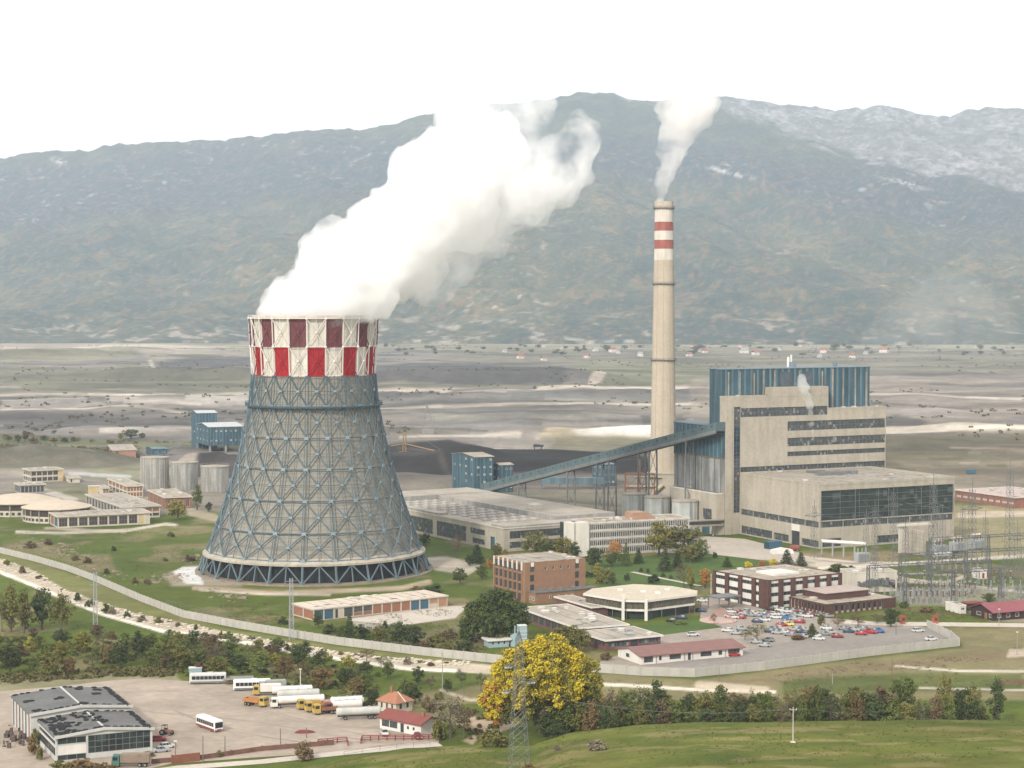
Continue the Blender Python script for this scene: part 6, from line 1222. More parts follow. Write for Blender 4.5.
# tractor
P = G(167, 735) + yz; t = thing('tractor', 'dark rusty tractor standing right of the bus garage', 'tractor', P, R(-20)); b = MB(); b.box(-.3, -.35, .7, 1.6, .35, 1.35); b.box(-1.4, -.7, .9, -.3, .7, 1.2); b.box(1.6, -.3, .8, 1.75, .3, 1.3); b.obj('hood', rust, t)
b = MB(); [b.tube((x, y, 1.2), (x, y, 2.4), .06) for x in (-1.2, -.2) for y in (-.6, .6)]; b.box(-1.35, -.75, 2.4, -.05, .75, 2.5); b.obj('canopy', dark, t); [wheel(t, -.9, y, .75, .4) for y in (-.95, .95)]; [wheel(t, 1.2, y, .42, .25) for y in (-.7, .7)]
P = G(305, 733) + yz; t = thing('rowing_boat', 'long dark red upturned hull lying in the open yard', 'boat', P, R(8)); b = MB(); b.sm = True
sect(b, [(-2.6 + 5.2 * i / 8, [(-w_, 0), (-w_ * .8, h_), (w_ * .8, h_), (w_, 0)]) for i, (w_, h_) in enumerate(((.1, .2), (.5, .5), (.75, .62), (.85, .65), (.85, .65), (.8, .62), (.65, .55), (.4, .45), (.1, .2)))]); b.obj('hull', M('dull_red_hull', (.17, .045, .04)), t)
# scrap beside the garage
P = G(28, 738); b = MB(); rs = random.Random(2)
for i in range(90): x, y = rs.gauss(0, 4), rs.gauss(0, 5); s = rs.uniform(.3, 1.1); b.box(x, y, 0, x + s, y + s * rs.uniform(.4, 1.5), rs.uniform(.2, 1.4))
o = b.obj('scrap_heap', M('scrap', (.10, .075, .065), var=.5, scale=.8)); o.location = P; tag(o, 'heap of dark scrap metal beside the left wall of the bus garage', 'scrap heap', kind='stuff')
# blue container & white things by the power station
P = G(774, 548.5); t = thing('container', 'blue container standing by the turbine hall wall', 'container', P, R(TH)); b = MB(); b.box(-4, -2, 0, 3, 2, 3.4); b.obj('body', bl, t); b = MB(); [b.box(-4 + i, -2.1, .2, -3.8 + i, 2.1, 3.3) for i in range(7)]; b.obj('rib', bl, t)
P = G(782, 553.5); t = thing('white_tarpaulin_stack', 'white covered stack beside a red one near the turbine hall door', 'stack', P, R(10)); b = MB(); b.ext([(-5, 0), (5, 0), (4.4, 1.8), (0, 2.6), (-4.6, 1.7)], -2, 2); b.obj('cover', white_p, t)
P = G(794, 551); t = thing('red_tank', 'small dull red cylindrical tank right of the white covered stack', 'tank', P, R(20)); b = MB(); b.tube((-2, 0, 1.4), (2, 0, 1.4), 1.3, 14); b.obj('drum', M('dull_red', (.25, .08, .07)), t); b = MB(); b.box(-1.5, -1, 0, -1.1, 1, .6); b.box(1.1, -1, 0, 1.5, 1, .6); b.obj('cradle', conc_gray, t)
# ================================================================== switchyard
def mast(b, h, w0, w1, r=.12, sec=3.0):
    n = max(3, int(h / sec)); 
    for k in range(n):
        z0, z1 = h * k / n, h * (k + 1) / n; a0 = w0 + (w1 - w0) * k / n; a1 = w0 + (w1 - w0) * (k + 1) / n
        c0 = [(-a0, -a0, z0), (a0, -a0, z0), (a0, a0, z0), (-a0, a0, z0)]; c1 = [(-a1, -a1, z1), (a1, -a1, z1), (a1, a1, z1), (-a1, a1, z1)]
        for i in range(4): b.tube(c0[i], c1[i], r); b.tube(c0[i], c1[(i + 1) % 4], r * .6); b.tube(c0[(i + 1) % 4], c1[i], r * .6)
        if k: 
            for i in range(4): b.tube(c0[i], c0[(i + 1) % 4], r * .6)
masts = [(814, 500, 558), (866, 508, 562), (874.5, 500, 566), (893, 485, 562), (905, 520, 588), (918, 556, 592), (932.5, 470, 603), (952, 545, 592), (971.5, 478, 592), (985, 510, 578), (1003.5, 555, 604), (1009, 457, 578), (1017, 520, 590), (875, 545, 600), (942, 505, 585), (962, 500, 570), (926, 540, 575), (1021, 545, 600)]
mg = M('mast_grey', (.13, .138, .14), var=.1, rough=.6, metal=.2); tips = {}
masts.sort()
for i, (px, top, bas) in enumerate(masts):
    P = G(px, bas); h = zat(P.y, top); t = thing('lattice_mast', '%s grey lattice mast of the switchyard, %s counting from the left' % ('tall' if h > 35 else 'slender', ordw(i + 1)), 'mast', P, R(27), 'lattice masts of the switchyard')
    b = MB(); w0 = .6 + h * .02; mast(b, h * .9, w0, w0 * .55, .06 if h < 40 else .08); b.tube((0, 0, h * .88), (0, 0, h), .12); b.obj('frame', mg, t)
    if i % 2 == 0:
        b = MB(); zz = h * .72
        for s in (-1, 1): b.tube((0, -.4, zz), (s * 5, 0, zz + .5), .12); b.tube((0, .4, zz), (s * 5, 0, zz + .5), .12); b.tube((0, 0, zz + 1.6), (s * 5, 0, zz + .5), .1)
        b.obj('crossarm', mg, t)
    tips[i] = P + Vector((0, 0, h * .75))
def gantry(p, q, label, hz=None):
    A, B = G(*p), G(*q); h = 11.5; t = thing('gantry', label, 'gantry', A, 0, 'switchyard gantries'); d_ = B - A
    for f in (0, .5, 1):
        b = MB(); c = d_ * f; bb = MB(); mast(bb, h, .7, .45, .09, 2.2); b.add([Vector(v) + c for v in bb.v], bb.f); b.obj('post', mg, t)
    b = MB(); n = int(d_.length / 2); o_ = Vector((-d_.y, d_.x, 0)).normalized() * .5
    for k in range(n):
        s0, s1 = d_ * (k / n), d_ * ((k + 1) / n)
        for o2 in (-o_, o_): b.tube(s0 + o2 + Vector((0, 0, h)), s1 + o2 + Vector((0, 0, h)), .09); b.tube(s0 + o2 + Vector((0, 0, h - 1)), s1 + o2 + Vector((0, 0, h - 1)), .09); b.tube(s0 + o2 + Vector((0, 0, h - (k % 2))), s1 + o2 + Vector((0, 0, h - 1 + (k % 2))), .06)
    b.obj('beam', mg, t)
    b = MB()
    for f in (.12, .25, .37, .62, .75, .88): c = d_ * f; [b.tube(c + Vector((0, 0, h - 1 - .28 * j)), c + Vector((0, 0, h - 1 - .28 * j - .12)), .17, 8) for j in range(8)]
    b.obj('insulator_string', M('insulator_brown', (.14, .06, .045), rough=.3), t)
gantry((868, 596), (990, 589), 'front steel gantry spanning the switchyard'); gantry((900, 583), (1030, 575), 'middle steel gantry of the switchyard'); gantry((930, 565), (1045, 558), 'rear steel gantry beside the transformers'); gantry((905, 604), (1000, 598), 'nearest steel gantry above the white hut')
ins_b = MATS['insulator_brown']; proto = []
def breaker(kind):
    t = thing('circuit_breaker', '', 'circuit breaker', (0, 0, 0)); b = MB(); b.box(-.3, -.3, 0, .3, .3, .3); [b.tube((x, y, .3), (x, y, 2.2), .07) for x in (-.25, .25) for y in (-.25, .25)]; b.box(-.35, -.35, 2.2, .35, .35, 2.4); b.obj('stand', steel, t)
    b = MB(); zt_ = 4.6 if kind else 3.9
    z = 2.4
    while z < zt_: b.tube((0, 0, z), (0, 0, z + .1), .24, 8); b.tube((0, 0, z + .1), (0, 0, z + .24), .13, 6); z += .24
    b.obj('insulator', ins_b if kind else M('insulator_grey', (.35, .36, .36), rough=.3), t); b = MB(); b.ball((0, 0, zt_ + .15), .3 if kind else .22, 5) ; b.box(-.6, -.08, zt_ + .1, .6, .08, zt_ + .25); b.obj('terminal', steel, t); return t
pr_ = [breaker(0), breaker(1)]; MP_ = cmap(None); k = 0; used = [False, False]
for r_, (xa, xb, y, n, kd) in enumerate(((880, 905, 590, 8, 0), (893, 975, 594.5, 17, 1), (885, 950, 598.5, 13, 0), (905, 965, 603, 12, 1), (925, 1010, 583, 12, 1), (940, 1020, 591, 12, 0), (880, 900, 585, 5, 1), (935, 985, 569, 8, 1), (1000, 1035, 598, 6, 0))):
    for i in range(n):
        kk = kd; src = pr_[kk]
        o = src if not used[kk] else copy_tree(src, MP_); used[kk] = True
        o.location = G(xa + (xb - xa) * i / (n - 1) + ((i * 7) % 3 - 1) * .5, y + ((i * 5) % 3 - 1) * .5); o.rotation_euler[2] = R(27)
        o['label'] = '%s insulator column, %s from the left in the %s row of the switchyard' % (['grey', 'brown'][kk], ordw(i + 1), ['leftmost short', 'long brown', 'grey front', 'nearest brown', 'long rear brown', 'right grey', 'tiny left brown', 'farthest brown', 'rightmost grey'][r_]); o['group'] = 'insulator columns of the switchyard'
# transformers with blast walls
tp_, w, d, h = bldg('transformer_bay', 'concrete blast-wall bay standing in front of the turbine hall with a pale flat top', (924, 556), 531.5, 905, 928, 27, w=1.2); 
b = MB(); b.box(0, 0, 0, 1.0, d, h); b.obj('blast_wall', concrete, tp_); b = MB(); [b.box(-.18, d * i / 5, 0, -.01, d * i / 5 + .25, h) for i in range(6)]; [b.box(-.12, 0, h * i / 6, -.01, d, h * i / 6 + .2) for i in range(1, 6)]; b.obj('rib', conc_gray, tp_)
b = MB(); b.box(-3, d, 0, 1.0, d + 1, h + 1.0); b.box(-4, d - 1, h + 1.0, 14, d + 1.3, h + 1.8); b.obj('rear_wall', concrete_lt, tp_)
tgrey = M('transformer_grey', (.33, .35, .36), var=.1, rough=.5)
for i, (px, py) in enumerate(((938, 555), (957, 552), (976, 549.5))):
    P = G(px, py); t = thing('transformer', '%s big grey transformer with radiator fins beside the turbine hall' % ['leftmost', 'middle', 'rightmost'][i], 'transformer', P, R(27), 'transformers beside the turbine hall')
    b = MB(); b.box(-3.2, -1.6, .5, 3.2, 1.8, 4.6); b.obj('tank', tgrey, t); b = MB(); [b.box(-3 + j * .6, -2.6, .9, -2.85 + j * .6, -1.62, 4.3) for j in range(11)]; b.obj('radiator', tgrey, t); b = MB(); b.tube((-2.6, 0, 6.4), (2.4, 0, 6.4), .8, 12); b.tube((-2, 0, 4.6), (-2, 0, 6), .2); b.tube((2, 0, 4.6), (2, 0, 6), .2); b.obj('conservator', white_p, t)
    for j in (-1.6, 0, 1.6): b = MB(); b.tube((j, -.9, 4.6), (j, -1.3, 7.4), .25, 8, r2=.12); b.obj('bushing', ins_b, t)
P = G(942, 559); t = thing('oil_tank', 'long grey horizontal cylindrical tank on saddles in the switchyard', 'tank', P, R(15)); b = MB(); b.sm = True; b.tube((-4, 0, 2), (4.5, 0, 2), 1.1, 14); b.obj('drum', M('tank_silver', (.5, .5, .5), rough=.35, metal=.4), t); b = MB(); b.box(-3, -.9, 0, -2.4, .9, 1.2); b.box(2.6, -.9, 0, 3.2, .9, 1.2); b.obj('saddle', conc_gray, t)
P0, P1 = G(822, 556), G(866, 559); t = thing('pipe_bridge', 'raised white pipe bridge leading from the turbine hall corner to the switchyard', 'pipe bridge', P0); dd_ = P1 - P0; b = MB(); b.tube((0, 0, 6.5), dd_ + Vector((0, 0, 6.5)), .6, 6); b.tube((0, 1.6, 6.8), dd_ + Vector((0, 1.6, 6.8)), .4, 6); b.obj('pipe', white_p, t)
for f in (.0, .25, .5, .75, 1): b = MB(); c = dd_ * f; b.tube(c, c + Vector((0, 0, 6)), .25); b.tube(c + Vector((0, 1.6, 0)), c + Vector((0, 1.6, 6)), .25); b.obj('post', steel, t)
P = G(862, 562); t = thing('auxiliary_transformer', 'cluster-like grey transformer with radiators at the right end of the pipe bridge', 'transformer', P, R(20)); b = MB(); b.box(-3, -1.5, 0, 3, 1.5, 4); b.obj('tank', tgrey, t); b = MB(); [b.box(-2.8 + j * .7, -2.2, .5, -2.6 + j * .7, -1.52, 3.8) for j in range(8)]; [b.tube((j, 0, 4), (j, 0, 6), .2, 6) for j in (-2, 0, 2)]; b.obj('radiator', steel, t)
# cables
def cable(A, B, sag, label, r=.035, group=None, n=14):
    b = MB(); pr = None
    for i in range(n + 1):
        f = i / n; p = A + (B - A) * f - Vector((0, 0, 4 * sag * f * (1 - f))) - A
        if pr is not None: b.tube(pr, p, r, 3)
        pr = p
    o = b.obj('power_cable', steel_dk); o.location = A; tag(o, label, 'cable', group); return o
prs = [(0, 4, 'left'), (3, 8, 'wide'), (6, 9, 'middle'), (7, 12, 'rear'), (9, 14, 'right'), (10, 16, 'upper'), (2, 6, 'low'), (4, 11, 'long')]
for a_, b_, nm in prs: cable(tips[a_], tips[b_], 3, 'thin %s cable from the %s to the %s switchyard mast' % (nm, ordw(a_ + 1), ordw(b_ + 1)), .05, 'cables between the switchyard masts')
for i, (px, ya, yb) in enumerate(((893, 500, 505), (932, 486, 500), (971, 494, 510))):
    m = min(masts, key=lambda m: abs(m[0] - px)); A = G(m[0], m[2]); A.z = zat(A.y, ya + 20); q = bpy.data.objects['turbine_hall'].location + U * (20 + 18 * i); q = Vector((q.x, q.y - .3, 26)); cable(A, q, 3, '%s cable running up to the glazed front of the turbine hall' % ['left', 'middle', 'right'][i], .05, 'cables to the turbine hall')
# ================================================================== foreground pylon, poles
PB = HIT(518, 768); PBy = 388; zz = float(ground_h((518 - 512) / F * PBy, PBy)); PB = Vector(((519 - 512) / F * PBy, PBy, zz)); H = zat(PBy, 625.5) - zz
t = thing('transmission_pylon', 'slim galvanised lattice pylon with three short crossarms in front of the yellow tree', 'pylon', PB + Vector((0, 0, -.3)), R(14)); b = MB(); mast(b, H * .40, 2.0, 1.25, .05, 2.2)
bb = MB(); mast(bb, H * .50, 1.25, .6, .042, 1.8); b.add([(x, y, z + H * .40) for x, y, z in bb.v], bb.f); b.tube((0, 0, H * .88), (0, 0, H), .07); bb = MB(); mast(bb, H * .07, .62, .12, .06, 1); b.add([(x, y, z + H * .90) for x, y, z in bb.v], bb.f); b.obj('frame', M('pylon_steel', (.17, .175, .175), var=.08, rough=.4, metal=.3), t)
for py, sx in ((665, -1), (681.5, 1), (690, -1)):
    z = zat(PBy, py) - zz; b = MB(); L_a = 3.0 if sx > 0 else (3.2 if py > 680 else 2.6)
    for yy in (-.6, .6): b.tube((sx * .5, yy, z), (sx * (L_a + .4), 0, z + .15), .07)
    b.tube((sx * .5, 0, z + 1.0), (sx * (L_a + .4), 0, z + .2), .06); ca = b.obj('crossarm', MATS['pylon_steel'], t); b = MB(); [b.tube((sx * (L_a - 1.1 + j * .34), 0, z - .15), (sx * (L_a - 1.0 + j * .34), 0, z - .15), .2, 8) for j in range(5)]; b.obj('insulator', M('insulator_glass', (.55, .62, .66), rough=.15), ca)
def pole(px, base, top, label, mat=None, r=.14, hill_=False, arm=0, lamp=False, name='pole'):
    P = HIT(px, base) if hill_ else G(px, base); h = zat(P.y, top) - P.z; t = thing(name, label, 'pole', P + Vector((0, 0, -.1))); b = MB(); b.tube((0, 0, 0), (0, 0, h + .1), r * 1.2, 8, r2=r * .75); b.obj('shaft', mat or conc_gray, t)
    if arm: b = MB(); b.tube((-.8, 0, h - .5), (.8, 0, h - .5), .07); b.obj('crossarm', mat or conc_gray, t); b = MB(); [b.tube((x, 0, h - .45), (x, 0, h - .15), .06, 6) for x in (-.7, 0, .7)]; b.obj('insulator', white_p, t)
    if lamp: b = MB(); b.box(-.35, -.2, h - .05, .35, .2, h + .18); b.obj('lamp', white_p, t)
    return t
wood = M('weathered_pole', (.16, .14, .12), var=.2)
pole(793, 742, 707, 'pale concrete power pole standing on the grassy foreground slope', M('pale_pole', (.42, .4, .36)), .13, True, 1); b = MB(); P = HIT(793, 742.5); b.box(-.5, -.5, -.3, .5, .5, .15); o = b.obj('pole_footing', concrete_lt); o.location = P; tag(o, 'small concrete footing under the pale hillside pole', 'footing')
pole(203, 763, 736, 'dark wooden pole at the bottom behind the left end of the road', wood, .12); pole(225, 752, 736.5, 'short dark wooden pole right of the white and red bus, above the low wall', wood, .12); pole(175.5, 757, 741, 'slim pole with pale lamp head right of the bus garage', wood, .1, lamp=True)
pole(280.5, 746, 728.5, 'dark pole in the middle of the low red wall', wood, .12); pole(306.5, 738, 727.5, 'dark pole beside the dark red hull', wood, .12); pole(300.5, 690, 669, 'white lamp post behind the row of tankers', white_p, .14, lamp=True); pole(442.5, 700, 653, 'slim grey pole in the orchard left of the yellow tree', conc_gray, .13); pole(832.5, 684, 672, 'slim pole rising from the right-hand tree line', conc_gray, .12)
pole(628, 726, 690, 'thin pole before the trees right of the yellow tree', conc_gray, .12); pole(711, 594, 574, 'white flag pole on the park lawn', white_p, .12); pole(896, 635, 618, 'thin dark pole by the gate road', wood, .09); pole(1017, 655, 632, 'thin lamp pole on dry ground at right edge', conc_gray, .1, lamp=True); pole(999, 626, 609, 'street lamp in front of the timber house', conc_gray, .1, lamp=True); pole(892, 676, 658, 'thin rusty pole on the dry bank', rust, .09); pole(719, 681, 667, 'thin pole beyond the car park wall', wood, .09)
for px, ba, top, lab in ((95.5, 636, 572, 'thin lattice mast in the meadow beside the stone canal bank'), (291.5, 640, 578, 'thin lattice mast in front of the left end of the garage row')):
    P = G(px, ba); h = zat(P.y, top); t = thing('lattice_mast', lab, 'mast', P, R(20)); b = MB(); mast(b, h, .75, .45, .055, 1.8); b.obj('frame', steel, t); b = MB(); [b.tube((-1.8, 0, h * f), (1.8, 0, h * f), .07) for f in (.8, .95)]; b.obj('crossarm', steel, t)
for k, (px0, py0, px1, py1, lab) in enumerate(((519, 688, 793, 709, 'long thin cable from the pylon to the pale hillside pole'),)):
    A = PB + Vector((0, 0, zat(PBy, 690) - zz)); Q = HIT(793, 742); Q.z = zat(Q.y, 708.5); cable(A, Q, 2.5, lab, .03)
Q = HIT(793, 742); Q.z = zat(Q.y, 708.5); cable(Q, Vector((Q.x + 150, Q.y + 60, 12)), 3, 'thin cable leaving the pale hillside pole towards the right', .02)
# mine machinery far away
mo = M('machine_orange', (.30, .2, .08), var=.15)
P = G(404.5, 456); t = thing('stacker', 'orange stacker crane with tall mast over the coal yard right of the cooling tower', 'crane', P); b = MB(); mast(b, zat(P.y, 432), 1.3, 1.0, .2, 4); b.box(-4, -3, 0, 4, 3, 3); b.obj('mast', mo, t); b = MB(); [b.tube((0, y, 9), (34, y - 10, 2), .25) for y in (-1.2, 1.2)]; [b.tube((0, 0, 9), (-10, 0, 7), .3), b.tube((0, 0, 20), (30, -9, 3.5), .08)]; b.obj('boom', mo, t)
P = G(538, 455); t = thing('feed_hopper', 'small dark open hopper frame standing on the coal yard edge', 'hopper', P); b = MB(); [b.tube((x, y, 0), (x * .8, y * .8, 6), .25) for x in (-3, 3) for y in (-2, 2)]; b.tube((-3, -2, 0), (3, -2, 6), .15); b.obj('frame', dark, t); b = MB(); b.ext([(-3.6, 6), (3.6, 6), (4.2, 7.4), (-3.0, 8)], -3, 3); b.obj('roof', dark, t)
P = G(428, 435); t = thing('dragline', 'faint dark dragline excavator with lattice boom far away in the mine', 'excavator', P); b = MB(); b.box(-5, -4, 0, 5, 4, 5); mg2 = M('far_machine_grey', (.24, .22, .2)); b.obj('house', mg2, t); b = MB(); [b.tube((x, 0, 5), (-1, 0, 26), .4) for x in (-5, 5)]; [b.tube((-5 + 4 * f, 0, 5 + 21 * f), (5 - 6 * f, 0, 5 + 21 * f), .25) for f in (.25, .5, .75)]; b.tube((-1, 0, 26), (10, 0, 4), .2); b.obj('boom', mg2, t)
P = G(971, 474); t = thing('blue_van', 'tiny blue vehicle on the dirt beyond the turbine hall', 'van', P, R(5)); b = MB(); b.ext([(-3, .6), (3, .6), (3, 1.8), (2.2, 3), (-3, 3)], -1.4, 1.4); b.obj('body', bl, t); [wheel(t, x, y, .5, .3) for x in (-1.8, 1.8) for y in (-1.2, 1.2)]

# ================================================================== trees
LC = {'green': ((.065, .09, .022), (.125, .145, .038)), 'dark': ((.034, .052, .018), (.07, .09, .03)), 'olive': ((.10, .10, .026), (.18, .165, .048)), 'yellow-green': ((.17, .165, .03), (.28, .24, .05)),
      'rust': ((.115, .075, .03), (.18, .12, .05)), 'brown': ((.10, .072, .038), (.16, .115, .06)), 'orange': ((.32, .14, .035), (.44, .23, .06)), 'golden': ((.52, .39, .022), (.72, .58, .05)), 'grey-brown': ((.14, .115, .075), (.20, .17, .12))}
def leafm(c): return M('leaf_' + c.replace('-', '_'), LC[c][0], col2=LC[c][1], scale=.55, rough=.8, spec=.15, rnd=.22)
bark = M('bark', (.11, .09, .07), var=.3, scale=2)
def leaf_arrays(rs, clusters, per, size, flat=.75):
    """clusters: (x,y,z,r) ; leaves spread in every cluster"""
    C = np.repeat(np.array([c[:3] for c in clusters]), per, 0); Rr = np.repeat(np.array([c[3] for c in clusters]), per)
    n = len(C); d = rs.normal(size=(n, 3)); d /= np.linalg.norm(d, axis=1)[:, None]; rad = Rr * rs.random(n) ** .45
    P = C + d * rad[:, None] * np.array([1, 1, flat]); nrm = d * .7 + rs.normal(size=(n, 3)) * .6 + np.array([0, 0, .45]); nrm /= np.linalg.norm(nrm, axis=1)[:, None]
    t = np.cross(nrm, rs.normal(size=(n, 3))); t /= np.linalg.norm(t, axis=1)[:, None]; bt = np.cross(nrm, t); s = size * (.6 + .8 * rs.random(n))[:, None]
    q = np.stack([P - t * s - bt * s * .6, P + t * s * .9 - bt * s * .5, P + t * s + bt * s * .7, P - t * s * .8 + bt * s * .6], 1); return q.reshape(-1, 3)
def quad_mesh(name, V, mat):
    n = len(V) // 4; me = bpy.data.meshes.new(name); me.vertices.add(len(V)); me.vertices.foreach_set('co', V.astype(np.float32).ravel()); me.loops.add(n * 4); me.loops.foreach_set('vertex_index', np.arange(n * 4, dtype=np.int32))
    me.polygons.add(n); me.polygons.foreach_set('loop_start', np.arange(0, n * 4, 4, dtype=np.int32)); me.materials.append(mat); me.update(calc_edges=True); return me
def limbs(rs, h, w, base, lean=0, n=7, r=.035, stems=1):
    b = MB(); tips = []
    for s in range(stems):
        ox = (s - (stems - 1) / 2) * w * .12; lx = lean + (s - (stems - 1) / 2) * .25
        p = Vector((ox, 0, 0)); q = Vector((ox + lx * h * base * .5, 0, h * base)); b.tube(p, q, h * r / (1 + .4 * (stems - 1)), 6, r2=h * r * .7); 
        top = Vector((ox + lx * h * .5, 0, h * .8)); b.tube(q, top, h * r * .7, 5, r2=h * r * .15)
        for i in range(n):
            f = .1 + .75 * i / n; o = q + (top - q) * f; a = rs.random() * 6.28; L = w * .5 * (.6 + .4 * rs.random()) * (1 - f * .45); e = o + Vector((math.cos(a) * L, math.sin(a) * L, L * (.5 + .5 * rs.random()))); m = o + (e - o) * .5 + Vector((0, 0, -.04 * L))
            b.tube(o, m, h * r * .35, 4, r2=h * r * .25); b.tube(m, e, h * r * .25, 4, r2=h * r * .08); tips.append(e)
    return b, tips
PROTO = {}
def tree_proto(kind, v):
    """returns trunk mesh, leaf vertex array ; 10 m tall nominal"""
    k = (kind, v)
    if k in PROTO: return PROTO[k]
    rs = np.random.default_rng(v * 31 + len(kind) * 7 + ord(kind[0])); h = 10; cl = []
    if kind == 'round':
        b, tips = limbs(rs, h, 7.5, .2, 0, 8)
        for i in range(64):
            u = rs.normal(size=3); u /= np.linalg.norm(u); rr_ = rs.random() ** .4; lo = 1 + .22 * math.sin(3 * math.atan2(u[1], u[0]) + v * 2); x, y, z = u[0] * 3.3 * rr_ * lo, u[1] * 3.3 * rr_ * lo, 5.3 + u[2] * 4.2 * rr_
            cl.append((x, y, max(z, 1.3), .75 + .5 * rs.random()))
        V = leaf_arrays(rs, cl, 34, .21)
    elif kind == 'tall':
        b, tips = limbs(rs, h, 5, .15, 0, 8)
        for i in range(40):
            u = rs.normal(size=3); u /= np.linalg.norm(u); rr_ = rs.random() ** .35; z = 5.6 + u[2] * 4.3 * rr_; ww = 2.3 * (1 - abs(z - 5) / 9); cl.append((u[0] * ww * rr_, u[1] * ww * rr_, max(z, 1.4), .7 + .35 * rs.random()))
        V = leaf_arrays(rs, cl, 38, .2, 1.0)
    elif kind == 'conifer':
        b = MB(); b.tube((0, 0, 0), (0, 0, 9.6), .22, 6, r2=.04)
        for L in range(11):
            z = 1.0 + L * .82; r_ = 2.7 * (1 - (z / 10.6)) + .15; m = max(4, int(9 - L * .5))
            for i in range(m):
                a = 2 * math.pi * i / m + L + rs.random() * .4
                for f in (.45, .85): cl.append((math.cos(a) * r_ * f, math.sin(a) * r_ * f, z - .3 * f, .34 * r_ / 2 + .22))
                b.tube((0, 0, z + .1), (math.cos(a) * r_, math.sin(a) * r_, z - .3), .05, 3, r2=.02)
        V = leaf_arrays(rs, cl, 11, .2, .7)
    elif kind == 'bare':
        b, tips = limbs(rs, h, 7, .2, 0, 16, .025)
        for t_ in list(tips):
            for j in range(5):
                e = t_ + Vector(rs.normal(size=3)) * .9 + Vector((0, 0, .5)); b.tube(t_ + (e - t_) * -.3, e, .05, 3, r2=.015)
            cl.append((t_.x, t_.y, t_.z, 1.3))
        for i in range(12): u = rs.normal(size=3); u /= np.linalg.norm(u); cl.append((u[0] * 2.6, u[1] * 2.6, 6 + u[2] * 3, 1.2))
        V = leaf_arrays(rs, cl, 22, .17)
    elif kind == 'shrub':
        b, tips = limbs(rs, 6, 6, .05, 0, 6, .02)
        for i in range(26): u = rs.normal(size=3); u /= np.linalg.norm(u); rr_ = rs.random() ** .4; cl.append((u[0] * 5 * rr_, u[1] * 4 * rr_, abs(u[2]) * 6.5 * rr_ + 1.2, 1.3 + rs.random() * .8))
        V = leaf_arrays(rs, cl, 30, .5)
    PROTO[k] = (b.mesh('trunk', bark), V); return PROTO[k]
CM = {}
TREES = []
def tree(px, py, top, w, kind, color, group, name=None, P=None):
    """w = crown width in photo pixels"""
    v = rng.integers(0, 4); tm, V = tree_proto(kind, int(v)); k = (kind, int(v), color)
    if k not in CM: CM[k] = quad_mesh('crown', V, leafm(color))
    P = P if P is not None else G(px, py); P = Vector((P.x, P.y, float(ground_h(P.x, P.y, False)))); h = zat(P.y, top) - P.z; h = max(h, .5)
    nat = {'round': 7.6, 'tall': 5.2, 'conifer': 5.2, 'bare': 7.5, 'shrub': 11}[kind]; wm = w * P.y / F
    nh = 8.5 if kind == 'shrub' else 10.2
    nm = name or {'round': 'broadleaf_tree', 'tall': 'slender_tree', 'conifer': 'conifer', 'bare': 'thinning_tree', 'shrub': 'shrub'}[kind]
    t = thing(nm, '', {'shrub': 'shrub'}.get(kind, 'tree'), P, float(rng.random() * 6.28), group); t.scale = (wm / nat, wm / nat * float(rng.uniform(.9, 1.1)), h / nh)
    for n_, m_ in (('trunk', tm), ('crown', CM[k])): o = bpy.data.objects.new(n_, m_); COL.objects.link(o); o.parent = t
    TREES.append((t, px, py, kind, color, group)); return t
RND, TALL, CON, BARE, SHR = 'round', 'tall', 'conifer', 'bare', 'shrub'
g = 'trees and bushes in the works park'
for a in [(538, 558, 530, 27, RND, 'olive'), (562, 559, 536, 24, RND, 'yellow-green'), (575, 561, 542, 12, TALL, 'dark'), (545, 560, 538, 20, RND, 'green'), (594, 568, 545, 19, RND, 'dark'), (612, 566, 550, 16, RND, 'green'), (615, 557, 539.5, 15, RND, 'orange'), (626, 566, 541, 10, CON, 'green'), (638.5, 563.5, 547, 10, CON, 'dark'),
          (659, 556, 519, 27, RND, 'yellow-green'), (684, 557, 522, 36, RND, 'olive'), (698, 561, 538, 18, RND, 'green'), (690, 562, 543, 22, RND, 'olive'), (665, 571, 547, 15, CON, 'dark'), (677.5, 568, 549, 11, CON, 'dark'), (727, 567, 556, 9, CON, 'dark'), (705, 588, 567, 14, RND, 'orange'), (684, 588, 561, 17, BARE, 'rust'), (691, 591, 568, 11, TALL, 'yellow-green'),
          (787, 566, 548, 15, CON, 'dark'), (801, 566, 551, 12, CON, 'dark'), (748, 569, 561, 8, TALL, 'golden'), (762, 569, 560, 9, RND, 'orange'), (773, 570, 557, 8, TALL, 'golden'), (654, 583, 573, 13, SHR, 'dark'), (627, 581, 573, 6, SHR, 'dark'), (604, 583, 566, 18, SHR, 'olive'), (598, 578, 563, 10, TALL, 'yellow-green'), (612, 585, 572, 10, TALL, 'green'), (587, 577, 570, 14, SHR, 'dark'), (715, 558, 551, 5, SHR, 'dark'), (693, 558, 548, 20, SHR, 'dark'), (837, 571, 563, 20, SHR, 'green'), (850, 571, 565, 12, SHR, 'dark'),
          (641, 572, 567, 4, SHR, 'dark'), (648, 573, 568, 4, SHR, 'dark'), (663, 577, 572, 4, SHR, 'dark'), (671, 579, 574, 4, SHR, 'dark')]: tree(a[0], a[1], a[2], a[3] * 1.15, *a[4:6], g)
g = 'trees between the cooling tower and the brick office'
